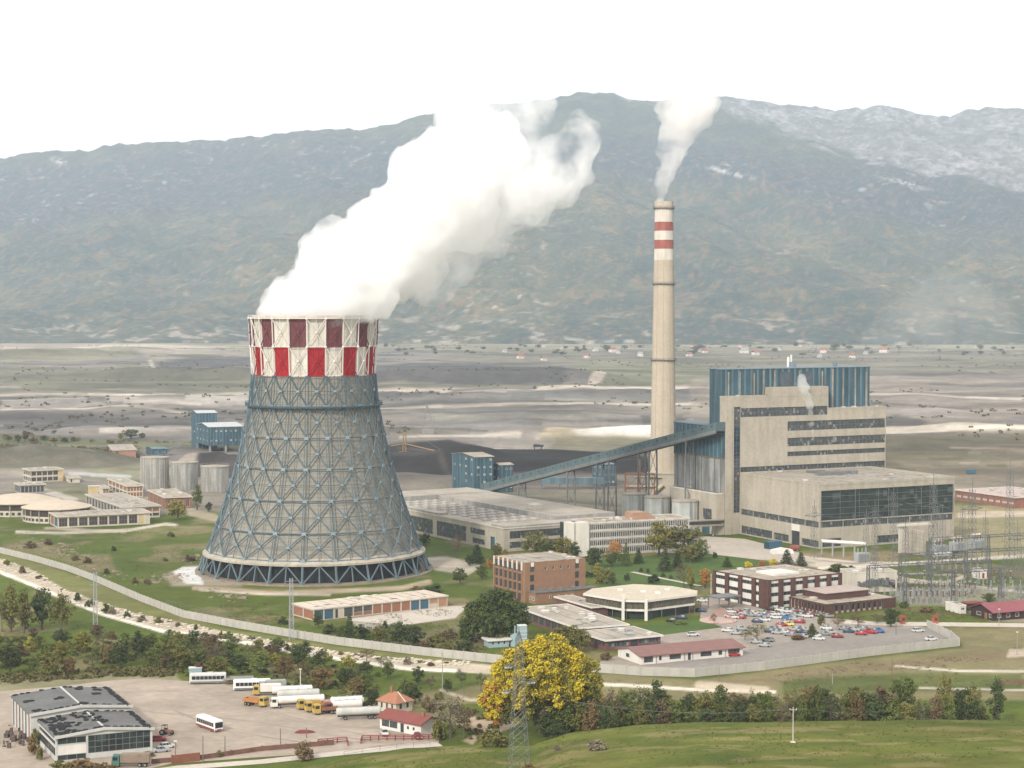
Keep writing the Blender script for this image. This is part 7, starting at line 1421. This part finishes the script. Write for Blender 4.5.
for a in [(477, 563, 543, 18, CON, 'dark'), (497, 559, 542, 14, RND, 'olive'), (460, 584, 567, 17, RND, 'green'), (482, 579, 563, 14, RND, 'green'), (457, 558, 532, 15, BARE, 'brown'), (489, 568, 557, 9, SHR, 'orange'), (433, 592, 583, 24, SHR, 'dark'), (425, 545, 532, 16, RND, 'dark'), (416, 592, 586, 14, SHR, 'brown'), (505, 560, 549, 12, TALL, 'yellow-green'), (470, 566, 553, 12, RND, 'dark')]: tree(*a[:6], g)
g = 'trees along the garage row and the wall'
for a in [(318, 628, 611, 12, RND, 'dark'), (349.5, 638, 609, 13, CON, 'dark'), (330, 634, 622, 16, SHR, 'dark'), (362, 640, 623, 24, RND, 'dark'), (340, 638, 624, 18, RND, 'green'), (380, 643, 625, 18, RND, 'olive'), (400, 645, 620, 24, RND, 'dark'), (414, 646, 622, 22, RND, 'dark'), (283, 624, 616, 13, SHR, 'dark'), (450, 638, 627, 16, SHR, 'brown'), (437, 642, 633, 18, SHR, 'olive'), (425, 648, 640, 20, SHR, 'brown'), (465, 650, 640, 22, SHR, 'dark'), (385, 628, 620, 8, CON, 'dark'), (470, 640, 630, 14, SHR, 'grey-brown'), (446, 650, 642, 16, SHR, 'olive'), (397, 611 + 30, 629, 14, SHR, 'green')]: tree(*a[:6], g)
g = 'trees beside the left-hand buildings'
for a in [(178, 520, 498.5, 24, RND, 'yellow-green'), (197, 510, 485, 12, TALL, 'green'), (209, 512, 501, 9, TALL, 'dark'), (114, 551, 545, 7, SHR, 'dark'), (171, 537, 531, 8, SHR, 'brown'), (107, 574, 568, 7, SHR, 'dark'), (135, 584, 577, 9, SHR, 'brown'), (48, 545, 537, 9, SHR, 'brown'), (30, 548, 541, 14, SHR, 'brown'), (88, 563, 556, 12, SHR, 'brown'), (75, 560, 555, 12, SHR, 'rust'), (147, 584, 578, 10, SHR, 'grey-brown'), (190, 561, 554, 14, SHR, 'brown'), (165, 561, 557, 8, SHR, 'green')]: tree(*a[:6], g)
g = 'big trees on the meadow below the canal'
for a in [(11, 632, 583, 24, TALL, 'olive'), (24, 633, 588, 22, TALL, 'olive'), (42, 630, 585, 27, RND, 'dark'), (61, 631, 591, 24, RND, 'olive'), (2, 632, 590, 18, BARE, 'olive')]: tree(*a[:6], g)
g = 'young trees in the orchard left of the yellow tree'
for a in [(461, 687, 667, 15, BARE, 'dark'), (481, 691, 671, 15, BARE, 'dark'), (431, 690, 674, 12, BARE, 'brown'), (447, 692, 678, 12, RND, 'dark'), (418, 684, 665, 18, RND, 'dark'), (405, 698, 676, 22, RND, 'green'), (415, 704, 683, 20, RND, 'dark'), (372, 708, 688, 18, RND, 'dark'), (395, 712, 697, 12, SHR, 'olive'), (428, 712, 694, 18, SHR, 'brown'), (459, 722, 712, 14, SHR, 'olive'), (470, 715, 706, 12, SHR, 'brown'), (485, 705, 694, 16, SHR, 'olive'), (440, 700, 690, 12, SHR, 'olive')]: tree(*a[:6], g)
g = 'autumn trees in the line behind the grassy slope'
rs_ = random.Random(8); tops_x = [548, 590, 620, 655, 690, 724, 755, 786, 815, 835, 857, 885, 915, 940, 964, 985]; tops_y = [702, 694, 684, 682, 690, 680, 686, 678, 676, 688, 686, 682, 674, 672, 682, 696]
cols = ['dark', 'green', 'brown', 'dark', 'olive', 'green', 'brown', 'green', 'olive', 'dark', 'olive', 'green', 'green', 'rust', 'olive', 'dark', 'green', 'dark']
xs_ = list(np.arange(552, 985, 15.0))
for i, x in enumerate(xs_):
    for row in (0, 1):
        px = x + rs_.uniform(-5, 5) + row * 7; ty = np.interp(px, tops_x, tops_y) + rs_.uniform(-5, 11) + row * 12; by = 727 + row * 9 if px > 620 else 736 + row * 9
        if rs_.random() < .08: continue
        tree(px, by, ty, rs_.uniform(22, 36) * (1 - .15 * row), rs_.choice([RND, RND, RND, TALL, BARE]), cols[(i * 5 + row * 3) % len(cols)], g)
tree(997, 727, 677, 19, TALL, 'dark', g); tree(1040, 727, 690, 24, RND, 'green', g)
g = 'bushes and trees in the wooded belt beyond the truck yard'
rs_ = random.Random(14)
for row, (y0, n, x0, x1, hh) in enumerate(((640, 15, -30, 250, 12), (649, 17, -25, 300, 17), (656, 18, -30, 380, 18), (664, 20, -30, 400, 19), (672, 20, -20, 400, 20), (680, 18, 0, 372, 19), (688, 11, 235, 372, 20), (698, 6, 300, 375, 19))):
    for i in range(n):
        px = x0 + (x1 - x0) * (i + .5) / n + rs_.uniform(-7, 7); py = y0 + rs_.uniform(-3, 3) + max(0, (px - 200)) * .045
        if py > 683 and px < 235: continue
        if row < 5 and 60 < px < 150 and 662 < py < 672 and rs_.random() < .3: continue
        if px > 330 and py < 662: continue
        if py > float(np.interp(px, [180, 230, 300, 340, 380], [672, 678, 687, 693, 704])): continue
        kd = rs_.choice([RND, RND, SHR, RND, TALL, BARE]) if row else rs_.choice([SHR, SHR, RND]); c_ = rs_.choice(['green', 'green', 'dark', 'green', 'olive', 'olive', 'green', 'green', 'yellow-green', 'dark', 'brown', 'rust'])
        h_ = hh * 1.05 * rs_.uniform(.7, 1.25) * (.62 if kd == SHR else 1); tree(px, py, py - h_, h_ * rs_.uniform(.85, 1.25) * (1.3 if kd == SHR else 1), kd, c_, g)
tree(323, 690, 664, 26, RND, 'rust', g); tree(49, 677, 650, 26, RND, 'olive', g); tree(67, 675, 655, 18, RND, 'rust', g); tree(120, 668, 638, 25, RND, 'dark', g); tree(10, 674, 645, 24, RND, 'dark', g); tree(172, 665, 636, 20, RND, 'olive', g); tree(298, 668, 643, 22, RND, 'dark', g); tree(138, 658, 631, 16, TALL, 'dark', g)
g = 'shrubs on the stone canal bank'
rs_ = random.Random(3); UX = [0, 30, 66, 94, 131, 187, 240, 320, 380, 450]; UY = [560, 571, 592, 603, 614, 626, 637, 651, 659, 664]
for i in range(34):
    px = 2 + 450 * (i + .5) / 34 + rs_.uniform(-4, 4); tree(px, float(np.interp(px, UX, UY)) + rs_.uniform(-1, 6), float(np.interp(px, UX, UY)) + rs_.uniform(-5, -1), rs_.uniform(5, 12), SHR, rs_.choice(['olive', 'brown', 'grey-brown', 'dark']), g)
tree(107, 613, 604, 15, SHR, 'green', g)
g = 'small trees and shrubs around the car park'
for a in [(891, 627, 606, 18, RND, 'dark'), (838, 629, 612, 17, BARE, 'rust'), (858, 628, 611, 20, BARE, 'rust'), (757, 643, 622, 26, BARE, 'olive'), (821, 627, 613, 11, TALL, 'olive'), (812, 637, 622, 14, CON, 'green'), (798, 640, 634, 14, SHR, 'rust'), (745, 640, 630, 14, BARE, 'brown'), (877, 623, 613, 18, BARE, 'brown'), (925, 613, 605, 15, SHR, 'brown'), (905, 608, 600, 12, SHR, 'green'), (679, 617 + 7, 620, 18, SHR, 'green'), (607, 660, 651, 15, SHR, 'brown'), (989, 602, 592, 16, RND, 'green'), (714, 625, 612, 7, BARE, 'brown'), (932, 612, 606, 10, SHR, 'olive')]: tree(*a[:6], g)
g = 'low trees on the spoil bank at far left'
for i, (px, py, t_, w_, k, c) in enumerate([(8, 441, 435, 10, RND, 'brown'), (18, 442, 434, 11, RND, 'dark'), (25, 441, 430, 8, TALL, 'rust'), (34, 443, 437, 10, SHR, 'brown'), (44, 441, 435, 10, RND, 'dark'), (54, 443, 437, 9, RND, 'brown'), (65, 442, 437, 10, SHR, 'dark'), (73, 441, 436, 8, RND, 'brown'), (131, 438, 428, 17, RND, 'dark'), (142, 439, 432, 7, RND, 'dark'), (121, 439, 432, 8, RND, 'olive'), (110, 443, 439, 10, SHR, 'olive')]): tree(px, py, t_, w_, k, c, g)
g = 'bushes on the grassy foreground and the bottom road'
def hp(px, py): return HIT(px, py)
for px, py, t_, w_, c in [(597, 750, 738.5, 22, 'grey-brown'), (557, 751, 745, 12, 'grey-brown'), (303, 759, 739, 28, 'brown'), (494, 747, 727, 30, 'olive'), (530, 770, 763, 18, 'rust')]: tree(px, py, t_, w_, SHR, c, g, P=hp(px, py))
for px, py, t_, w_, c in [(80, 770, 758, 34, 'rust'), (105, 772, 762, 28, 'rust'), (60, 772, 760, 26, 'olive'), (148, 757, 750, 14, 'brown'), (35, 745, 728, 10, 'olive'), (33, 755, 733, 12, 'rust'), (219, 757, 750, 9, 'olive'), (40, 760, 742, 10, 'olive')]: tree(px, py, t_, w_, SHR, c, g)
tree(450, 748, 690, 38, BARE, 'grey-brown', g, P=G(450, 738)); tree(438, 745, 716, 18, SHR, 'olive', g, P=G(438, 740)); tree(464, 748, 705, 24, BARE, 'brown', g, P=G(464, 738))
# hedge trees far out on the plain
g = 'far trees on the plain below the mountain'
rs_ = random.Random(31)
for i in range(70):
    px = rs_.uniform(385, 1030); py = rs_.choice([rs_.uniform(346, 352), rs_.uniform(347, 356)]); 
    if 705 < px < 870 and py > 356: continue
    tree(px, py, py - rs_.uniform(2.2, 4.5), rs_.uniform(4, 11), RND, rs_.choice(['green', 'olive', 'brown', 'dark']), g)
# labels: by kind, colour and order inside each group
place_of = {'trees and bushes in the works park': 'in the park behind the canteen', 'trees between the cooling tower and the brick office': 'between cooling tower and brick office', 'trees along the garage row and the wall': 'along the wall below the garage row', 'trees beside the left-hand buildings': 'on the meadow by the arcade', 'big trees on the meadow below the canal': 'on the green below the stone canal', 'young trees in the orchard left of the yellow tree': 'left of the golden tree',
  'autumn trees in the line behind the grassy slope': 'in the line behind the grassy slope', 'bushes and trees in the wooded belt beyond the truck yard': 'in the wooded belt beyond the truck yard', 'shrubs on the stone canal bank': 'on the stone canal bank', 'small trees and shrubs around the car park': 'around the car park', 'low trees on the spoil bank at far left': 'on the spoil bank at far left', 'bushes on the grassy foreground and the bottom road': 'at the bottom of the photo', 'far trees on the plain below the mountain': 'on the far plain'}
kn = {RND: 'round tree', TALL: 'slender tree', CON: 'conical conifer', BARE: 'half-bare tree', SHR: 'bush'}
from collections import defaultdict
dd_ = defaultdict(list)
for T_ in TREES: dd_[(T_[3], T_[4], T_[5])].append(T_)
for (k, c, g_), L in dd_.items():
    L.sort(key=lambda q: q[1])
    for i, q in enumerate(L): q[0]['label'] = '%s %s %s' % (c, kn[k], place_of[g_]) + ('' if len(L) == 1 else ', %s from the left' % ordw(i + 1))
# the big golden tree and the big willow
def big_tree(name, label, P, lobes, color, trunkr, h, per=46, leaf=.34, extra=None, scale_noise=.5):
    t = thing(name, label, 'tree', P); rs = np.random.default_rng(5); b = MB(); b.tube((0, 0, -.3), (0, 0, h * .35), trunkr, 8, r2=trunkr * .6)
    for (x, y, z, r) in lobes: b.tube((0, 0, h * .2), (x * .6, y * .6, z - r * .3), trunkr * .4, 5, r2=trunkr * .12)
    b.obj('trunk', bark, t)
    by = {}
    for lb_ in lobes:
        x, y, z, r = lb_; n = int(14 + r * r * 3.2)
        for i in range(n):
            u = rs.normal(size=3); u /= np.linalg.norm(u); q = rs.random() ** .3 * r; cz = z + u[2] * q * .85
            cl = (x + u[0] * q, y + u[1] * q, max(cz, 1.2), .8 + .8 * rs.random()); c_ = color(cl) ; by.setdefault(c_, []).append(cl)
    for c_, cl in by.items():
        V = leaf_arrays(rs, cl, per, leaf); o = bpy.data.objects.new('crown', quad_mesh('crown', V, leafm(c_))); COL.objects.link(o); o.parent = t
    return t
YP = G(541, 733); s_ = F / YP.y   # px per metre
def LB(px, py, r, y): return ((px - 541) / s_, y, (733 - py) / s_, r / s_)
rcol = random.Random(4)
def ycol(cl):
    x, y, z, r = cl; q = rcol.random()
    if x < -10 : return 'orange' if q < .22 and z < 14 else 'golden'
    if z < 8: return 'green' if q < .5 else ('yellow-green' if q < .8 else 'olive')
    if x > 10: return 'yellow-green' if q < .6 else 'golden'
    return 'golden' if q < .74 else ('yellow-green' if q < .94 else 'olive')
big_tree('golden_tree', 'huge golden-yellow autumn tree with wide lobed crown in the middle foreground', YP, [LB(498, 690, 15, -1), LB(500, 710, 16, 0), LB(505, 672, 15, 0), LB(515, 660, 14, 1), LB(530, 650, 13, 0), LB(545, 646, 11, 0), LB(560, 648, 11, -1), LB(548, 664, 18, -3), LB(570, 660, 14, 0), LB(585, 668, 14, 0), LB(590, 685, 13, 1), LB(575, 685, 16, -2), LB(555, 690, 18, -2), LB(525, 680, 18, -3), LB(520, 705, 16, -2), LB(545, 712, 16, 2), LB(570, 708, 15, 2), LB(592, 700, 10, 2), LB(488, 700, 8, 0), LB(556, 640, 7, 0), LB(540, 642, 7, 1)], ycol, .9, 24, per=80, leaf=.21)
WP = G(495, 643); s_ = F / WP.y
def LW(px, py, r, y): return ((px - 495) / s_, y, (643 - py) / s_, r / s_)
big_tree('willow', 'big dark green willow with drooping full crown left of the brick office', WP, [LW(470, 625, 11, 0), LW(476, 610, 12, 0), LW(490, 602, 13, 1), LW(505, 600, 12, 0), LW(516, 608, 11, -1), LW(522, 620, 9, 0), LW(505, 618, 14, -2), LW(485, 622, 14, -3), LW(495, 630, 11, -3), LW(512, 630, 9, -2), LW(466, 632, 8, -1), LW(498, 594, 7, 0)], lambda c: 'dark' if rcol.random() < .6 else 'green', .8, 17, per=46, leaf=.24)
t = tree(570, 651, 621, 30, RND, 'olive', 'single tree'); del t['group']; t['label'] = 'loose olive tree between the willow and the front pavilion, above the golden tree'
t = tree(582, 652, 628, 20, RND, 'olive', 'single tree'); del t['group']; t['label'] = 'smaller olive tree just left of the front pavilion corner'
# underbrush in the wooded belt and along the slope
rs = np.random.default_rng(9); cl = []
def brush(n, poly, size):
    xs = [p[0] for p in poly]; yy = [p[1] for p in poly]; k = 0
    while k < n:
        px, py = rs.uniform(min(xs), max(xs)), rs.uniform(min(yy), max(yy))
        if inside(np.array([px]), np.array([py]), poly)[0]:
            P = G(px, py); cl.append((P.x, P.y, float(ground_h(P.x, P.y, False)) + .4, rs.uniform(.6, 1.3) * size)); k += 1
brush(330, [(-40, 676), (60, 672), (110, 668), (185, 669), (250, 684), (370, 705), (375, 716), (300, 693), (240, 687), (185, 677), (110, 677), (0, 685), (-40, 688)], 1.0); brush(260, [(-40, 636), (250, 650), (380, 675), (380, 700), (250, 682), (120, 666), (-40, 664)], .9)
brush(240, [(0, 462), (45, 461), (95, 461), (140, 458), (140, 447), (80, 448), (0, 450)], 2.2); brush(90, [(370, 449), (0, 440), (0, 436), (120, 440), (250, 446)][1:], 2.0); brush(200, [(550, 735), (620, 728), (985, 724), (985, 716), (620, 716), (550, 722)], 1.2); brush(60, [(440, 705), (500, 715), (500, 740), (440, 740)], .8); brush(70, [(400, 632), (480, 636), (490, 655), (420, 648)], .8)
V = leaf_arrays(rs, cl, 34, .3); o = bpy.data.objects.new('underbrush', quad_mesh('underbrush', V, M('leaf_underbrush', (.06, .065, .025), col2=(.15, .12, .05), scale=.08, rough=.9, spec=.1))); COL.objects.link(o); tag(o, 'tangled olive and brown underbrush beneath the trees', 'underbrush', kind='stuff')
def scatter(name, label, n, polys, sz, mat, per=5, leaf=.12, h=.15):
    rs3 = np.random.default_rng(len(name)); c3 = []
    for poly, hill_ in polys:
        xs = [p[0] for p in poly]; yy = [p[1] for p in poly]; k = 0; tot = 0
        while k < n and tot < n * 6:
            tot += 1; px, py = rs3.uniform(min(xs), max(xs)), rs3.uniform(min(yy), max(yy))
            if not inside(np.array([px]), np.array([py]), poly)[0]: continue
            if hill_:
                Y_ = rs3.uniform(352, 432); X_ = (px - 512) / F * Y_; z_ = float(ground_h(X_, Y_)); 
                if fbm(X_ / 9, Y_ / 9) < .47: k += 1; continue
            else:
                P = G(px, py); X_, Y_ = P.x, P.y; z_ = float(ground_h(X_, Y_))
                if fbm(X_ / 14 + 7, Y_ / 14) < .5: k += 1; continue
            c3.append((X_, Y_, z_ + h, sz * rs3.uniform(.5, 1.5))); k += 1
    o = bpy.data.objects.new(name, quad_mesh(name, leaf_arrays(rs3, c3, per, leaf, .5), mat)); COL.objects.link(o); tag(o, label, name.replace('_', ' '), kind='stuff')
scatter('grass_tufts', 'rough tufts of olive and straw-coloured grass on the foreground slope', 2600, [([(300, 700), (1100, 700), (1100, 790), (300, 790)], True)], .35, M('tuft', (.085, .10, .022), col2=(.17, .155, .055), scale=.12, rough=.9, spec=.1), 6, .13, .05)
scatter('weeds', 'brown and olive weeds scattered over the meadows and banks', 900, [([(-40, 530), (200, 530), (190, 560), (230, 600), (140, 596), (60, 560), (-40, 545)], False), ([(600, 680), (700, 683), (865, 662), (1060, 650), (1060, 700), (600, 700)], False), ([(200, 600), (290, 600), (330, 632), (230, 622), (180, 600)], False), ([(430, 600), (500, 640), (480, 655), (380, 645), (350, 630)], False), ([(0, 600), (100, 630), (240, 650), (240, 668), (-40, 650)], False), ([(780, 550), (900, 550), (1040, 560), (1040, 600), (900, 600), (880, 575)], False), ([(860, 610), (1000, 605), (1000, 620), (870, 620)], False)], .9, M('weed', (.085, .085, .03), col2=(.17, .14, .065), scale=.1, rough=.9, spec=.1), 14, .13, .05)
rs9 = np.random.default_rng(4); c9 = []
for i in range(3200):
    px, py = rs9.uniform(-60, 1080), 345 + 95 * rs9.random() ** 1.5
    P = G(px, py); 
    if fbm(P.x / 160, P.y / 160) < .56: continue
    c9.append((P.x, P.y, float(ground_h(P.x, P.y)) + .6, rs9.uniform(1.5, 4)))
o = bpy.data.objects.new('far_scrub', quad_mesh('far_scrub', leaf_arrays(rs9, c9, 11, .9, .5), M('scrub_leaf', (.05, .058, .028), col2=(.13, .105, .06), scale=.01, rough=.9, spec=.1))); COL.objects.link(o); tag(o, 'dark scrub dotted over the mine terraces and the far plain', 'scrub', kind='stuff')
# stone rubble on the canal bank and debris in the meadow
b = MB(); rs2 = random.Random(6)
for i in range(900):
    px = rs2.uniform(-20, 470); u_ = rs2.random(); py = np.interp(px, UX, UY) - 2 + u_ * np.interp(px, [0, 240, 450], [12, 6, 5]); P = G(px, py); s = rs2.uniform(.25, .7); b.tube(P + Vector((-s, 0, .1)), P + Vector((s * .6, s * .5, .1 + s * .4)), s * .6, 5, r2=s * .4)
o = b.obj('rubble', M('pale_rubble', (.50, .45, .37), var=.25, scale=.6)); tag(o, 'pale broken stones lining the canal bank', 'rubble', kind='stuff')
b = MB()
for i in range(260):
    cx_, cy_ = rs2.choice([(30, 545), (60, 548), (88, 558), (190, 560), (150, 582), (170, 577), (105, 574), (230, 597), (60, 552)]); P = G(cx_ + rs2.gauss(0, 9), cy_ + rs2.gauss(0, 2)); s = rs2.uniform(.2, .9); b.box(P.x, P.y, 0, P.x + s * 2, P.y + s, s * .6)
o = b.obj('debris', M('meadow_debris', (.24, .19, .145), var=.5, scale=.2)); tag(o, 'scattered brown debris and rubble lying about the meadow', 'debris', kind='stuff')
# ================================================================== steam
def vol_mat(name, dens, col=(1, 1, 1), scale=.03, lo=.35, hi=.6, an=.0, mn=.15):
    m = bpy.data.materials.new(name); m.use_nodes = True; t = m.node_tree; t.nodes.clear(); o = node(t, 'ShaderNodeOutputMaterial'); v = node(t, 'ShaderNodeVolumePrincipled'); v.inputs['Color'].default_value = (*col, 1); v.inputs['Anisotropy'].default_value = an
    tc = node(t, 'ShaderNodeTexCoord'); n = node(t, 'ShaderNodeTexNoise'); n.inputs['Scale'].default_value = scale; n.inputs['Detail'].default_value = 7; n.inputs['Roughness'].default_value = .62; t.links.new(tc.outputs['Object'], n.inputs['Vector'])
    r = node(t, 'ShaderNodeMapRange'); r.inputs[1].default_value = lo; r.inputs[2].default_value = hi; r.inputs[3].default_value = dens * mn; r.inputs[4].default_value = dens; t.links.new(n.outputs[0], r.inputs[0]); t.links.new(r.outputs[0], v.inputs['Density']); t.links.new(v.outputs[0], o.inputs['Volume']); return m
def plume(name, label, balls, mat, vox, disp, dsz, cat='steam', sub=None):
    """balls: (px,py,rpx,Y)"""
    b = MB(); c0 = AT(balls[0][0], balls[0][1], balls[0][3])
    for px, py, r, Y in balls: p = AT(px, py, Y) - c0; b.ball(p, r * Y / F, 10)
    o = b.obj(name, mat); o.location = c0; m = o.modifiers.new('r', 'REMESH'); m.mode = 'VOXEL'; m.voxel_size = vox; m.use_smooth_shade = True
    for i, (d_, s_) in enumerate(((disp, dsz), (disp * .6, dsz * .4), (disp * .25, dsz * .18))):
        tx = bpy.data.textures.new(name + str(i), 'CLOUDS'); tx.noise_scale = s_; tx.noise_depth = 2; q = o.modifiers.new('d%d' % i, 'DISPLACE'); q.texture = tx; q.strength = d_; q.mid_level = .5; q.texture_coords = 'LOCAL'
    m = o.modifiers.new('s', 'REMESH'); m.mode = 'VOXEL'; m.voxel_size = vox * 1.05; m.use_smooth_shade = True
    tag(o, label, cat, kind='stuff'); return o
def subdiv(path, n, jit, seed):
    """path of (px,py,r) -> many balls around it"""
    rs = random.Random(seed); out = []
    for k in range(n):
        f = k / (n - 1) * (len(path) - 1); i = min(int(f), len(path) - 2); f -= i; a, c = path[i], path[i + 1]; x, y, r = [a[j] + (c[j] - a[j]) * f for j in range(3)]
        q = rs.uniform(.45, .8) * r; an = rs.uniform(0, 6.28); d_ = rs.random() ** .6 * (r - q) * jit; out.append((x + math.cos(an) * d_, y + math.sin(an) * d_, q))
    return out
main = [(316, 303, 52), (332, 285, 50), (360, 262, 52), (395, 240, 58), (422, 212, 64), (445, 182, 66), (468, 156, 56), (482, 138, 34)]
B_ = [(x, y, r, TY + random.uniform(-16, 16)) for x, y, r in subdiv(main, 46, 1.3, 4)]
B_ += [(300, 306, 30, TY), (330, 306, 34, TY), (350, 305, 24, TY), (292, 296, 24, TY), (285, 282, 14, TY)]
B_ = [(x, min(y, 312 - r * .5) if y + r > 318 else y, r, Y) for x, y, r, Y in B_]
B_ += [(472, 116, 18, TY + 6), (455, 130, 20, TY), (465, 135, 28, TY)]
# ring of puffs filling the tower mouth
for i in range(10): a = 2 * math.pi * i / 10; B_.append((314 + 42 * math.cos(a), 304 + 3 * math.sin(a), 14, TY + 17 * math.sin(a)))
st = vol_mat('steam', .22, (1, 1, 1), .05, .4, .56, .0, .18)
plume('steam_plume', 'thick white steam billowing up to the right from the cooling tower', B_, st, 1.15, 12, 16)
side = [(505, 205, 42), (530, 180, 44), (556, 155, 42), (575, 142, 30)]
B2 = [(x, y, r, TY + random.uniform(-14, 14)) for x, y, r in subdiv(side, 22, 1.3, 9)] + [(480, 225, 34, TY), (455, 262, 26, TY), (430, 282, 26, TY), (498, 240, 20, TY), (586, 138, 16, TY), (575, 122, 14, TY), (592, 150, 10, TY), (500, 140, 26, TY), (520, 128, 24, TY), (495, 118, 18, TY), (540, 118, 16, TY), (520, 112, 18, TY), (545, 108, 14, TY), (500, 105, 18, TY)]
plume('steam_plume', 'thinner ragged veil of steam drifting off the right side of the plume', B2, vol_mat('thin_steam', .085, (1, 1, 1), .05, .43, .58, .0, .02), 1.3, 9, 18)
cY = ch.location.y
B3 = [(664, 199, 5, cY), (664, 192, 6, cY), (665, 183, 7.5, cY), (667, 173, 9, cY), (670, 162, 11, cY), (672, 150, 14, cY), (676, 138, 17, cY), (680, 126, 20, cY), (686, 114, 23, cY), (668, 118, 12, cY), (695, 108, 20, cY), (675, 106, 14, cY), (708, 103, 13, cY), (664, 110, 10, cY), (700, 120, 10, cY), (716, 100, 8, cY), (664, 122, 9, cY)]
plume('smoke_plume', 'pale smoke column rising from the top of the tall chimney', B3, vol_mat('chimney_smoke', .16, (1, .99, .98), .05, .4, .62, .1, .12), 1.2, 9, 13, cat='smoke')
B4 = [(814, 443, 1.6, 930), (814, 438, 2, 930), (813, 431, 2.6, 930), (812, 423, 3, 930), (811, 414, 3.6, 930), (810, 405, 4.4, 930), (807, 396, 5.5, 930), (804, 387, 6.5, 930), (802, 379, 6, 930)]
plume('steam_wisp', 'thin white wisp of steam rising in front of the tall concrete block', [(x, y, r, mb_.location.y + 20) for x, y, r, _ in B4], vol_mat('wisp', .28, (1, 1, 1), .12, .35, .6, .1, .2), .7, 2.5, 4)
B5 = [(500 + i * 7, 446 - (i % 3) * 4 - i * .3, 6 + (i % 2) * 2, 1420) for i in range(0, 8)] + [(478, 432, 9, 1500), (490, 438, 9, 1460)]
plume('dust_cloud', 'faint brownish dust drifting over the coal yard', B5, vol_mat('dust', .02, (.9, .85, .78), .03, .35, .65, .1, .1), 2.2, 6, 14, cat='dust')
B6 = [(640 - i * 9, 424 - (i % 3), 6 - i * .3, 1720) for i in range(8)] + [(690, 425, 8, 1720), (670, 424, 8, 1720)]
plume('dust_cloud', 'pale dust hanging above the bright spoil heap left of the chimney', B6, vol_mat('pale_dust', .02, (.98, .96, .92), .03, .35, .65, .1, .1), 2.2, 5, 14, cat='dust')
B7 = [(868, 442, 8, 1300), (878, 436, 10, 1320), (890, 430, 12, 1340), (905, 420, 14, 1360), (920, 408, 18, 1380), (900, 440, 12, 1350), (915, 330, 40, 2600), (950, 310, 44, 2700), (890, 345, 30, 2600), (985, 325, 34, 2700)]
plume('smoke_veil', 'faint smoke veil drifting to the right behind the concrete block', B7, vol_mat('veil', .0016, (.95, .94, .92), .015, .35, .65, .1, .1), 5, 16, 30, cat='smoke')
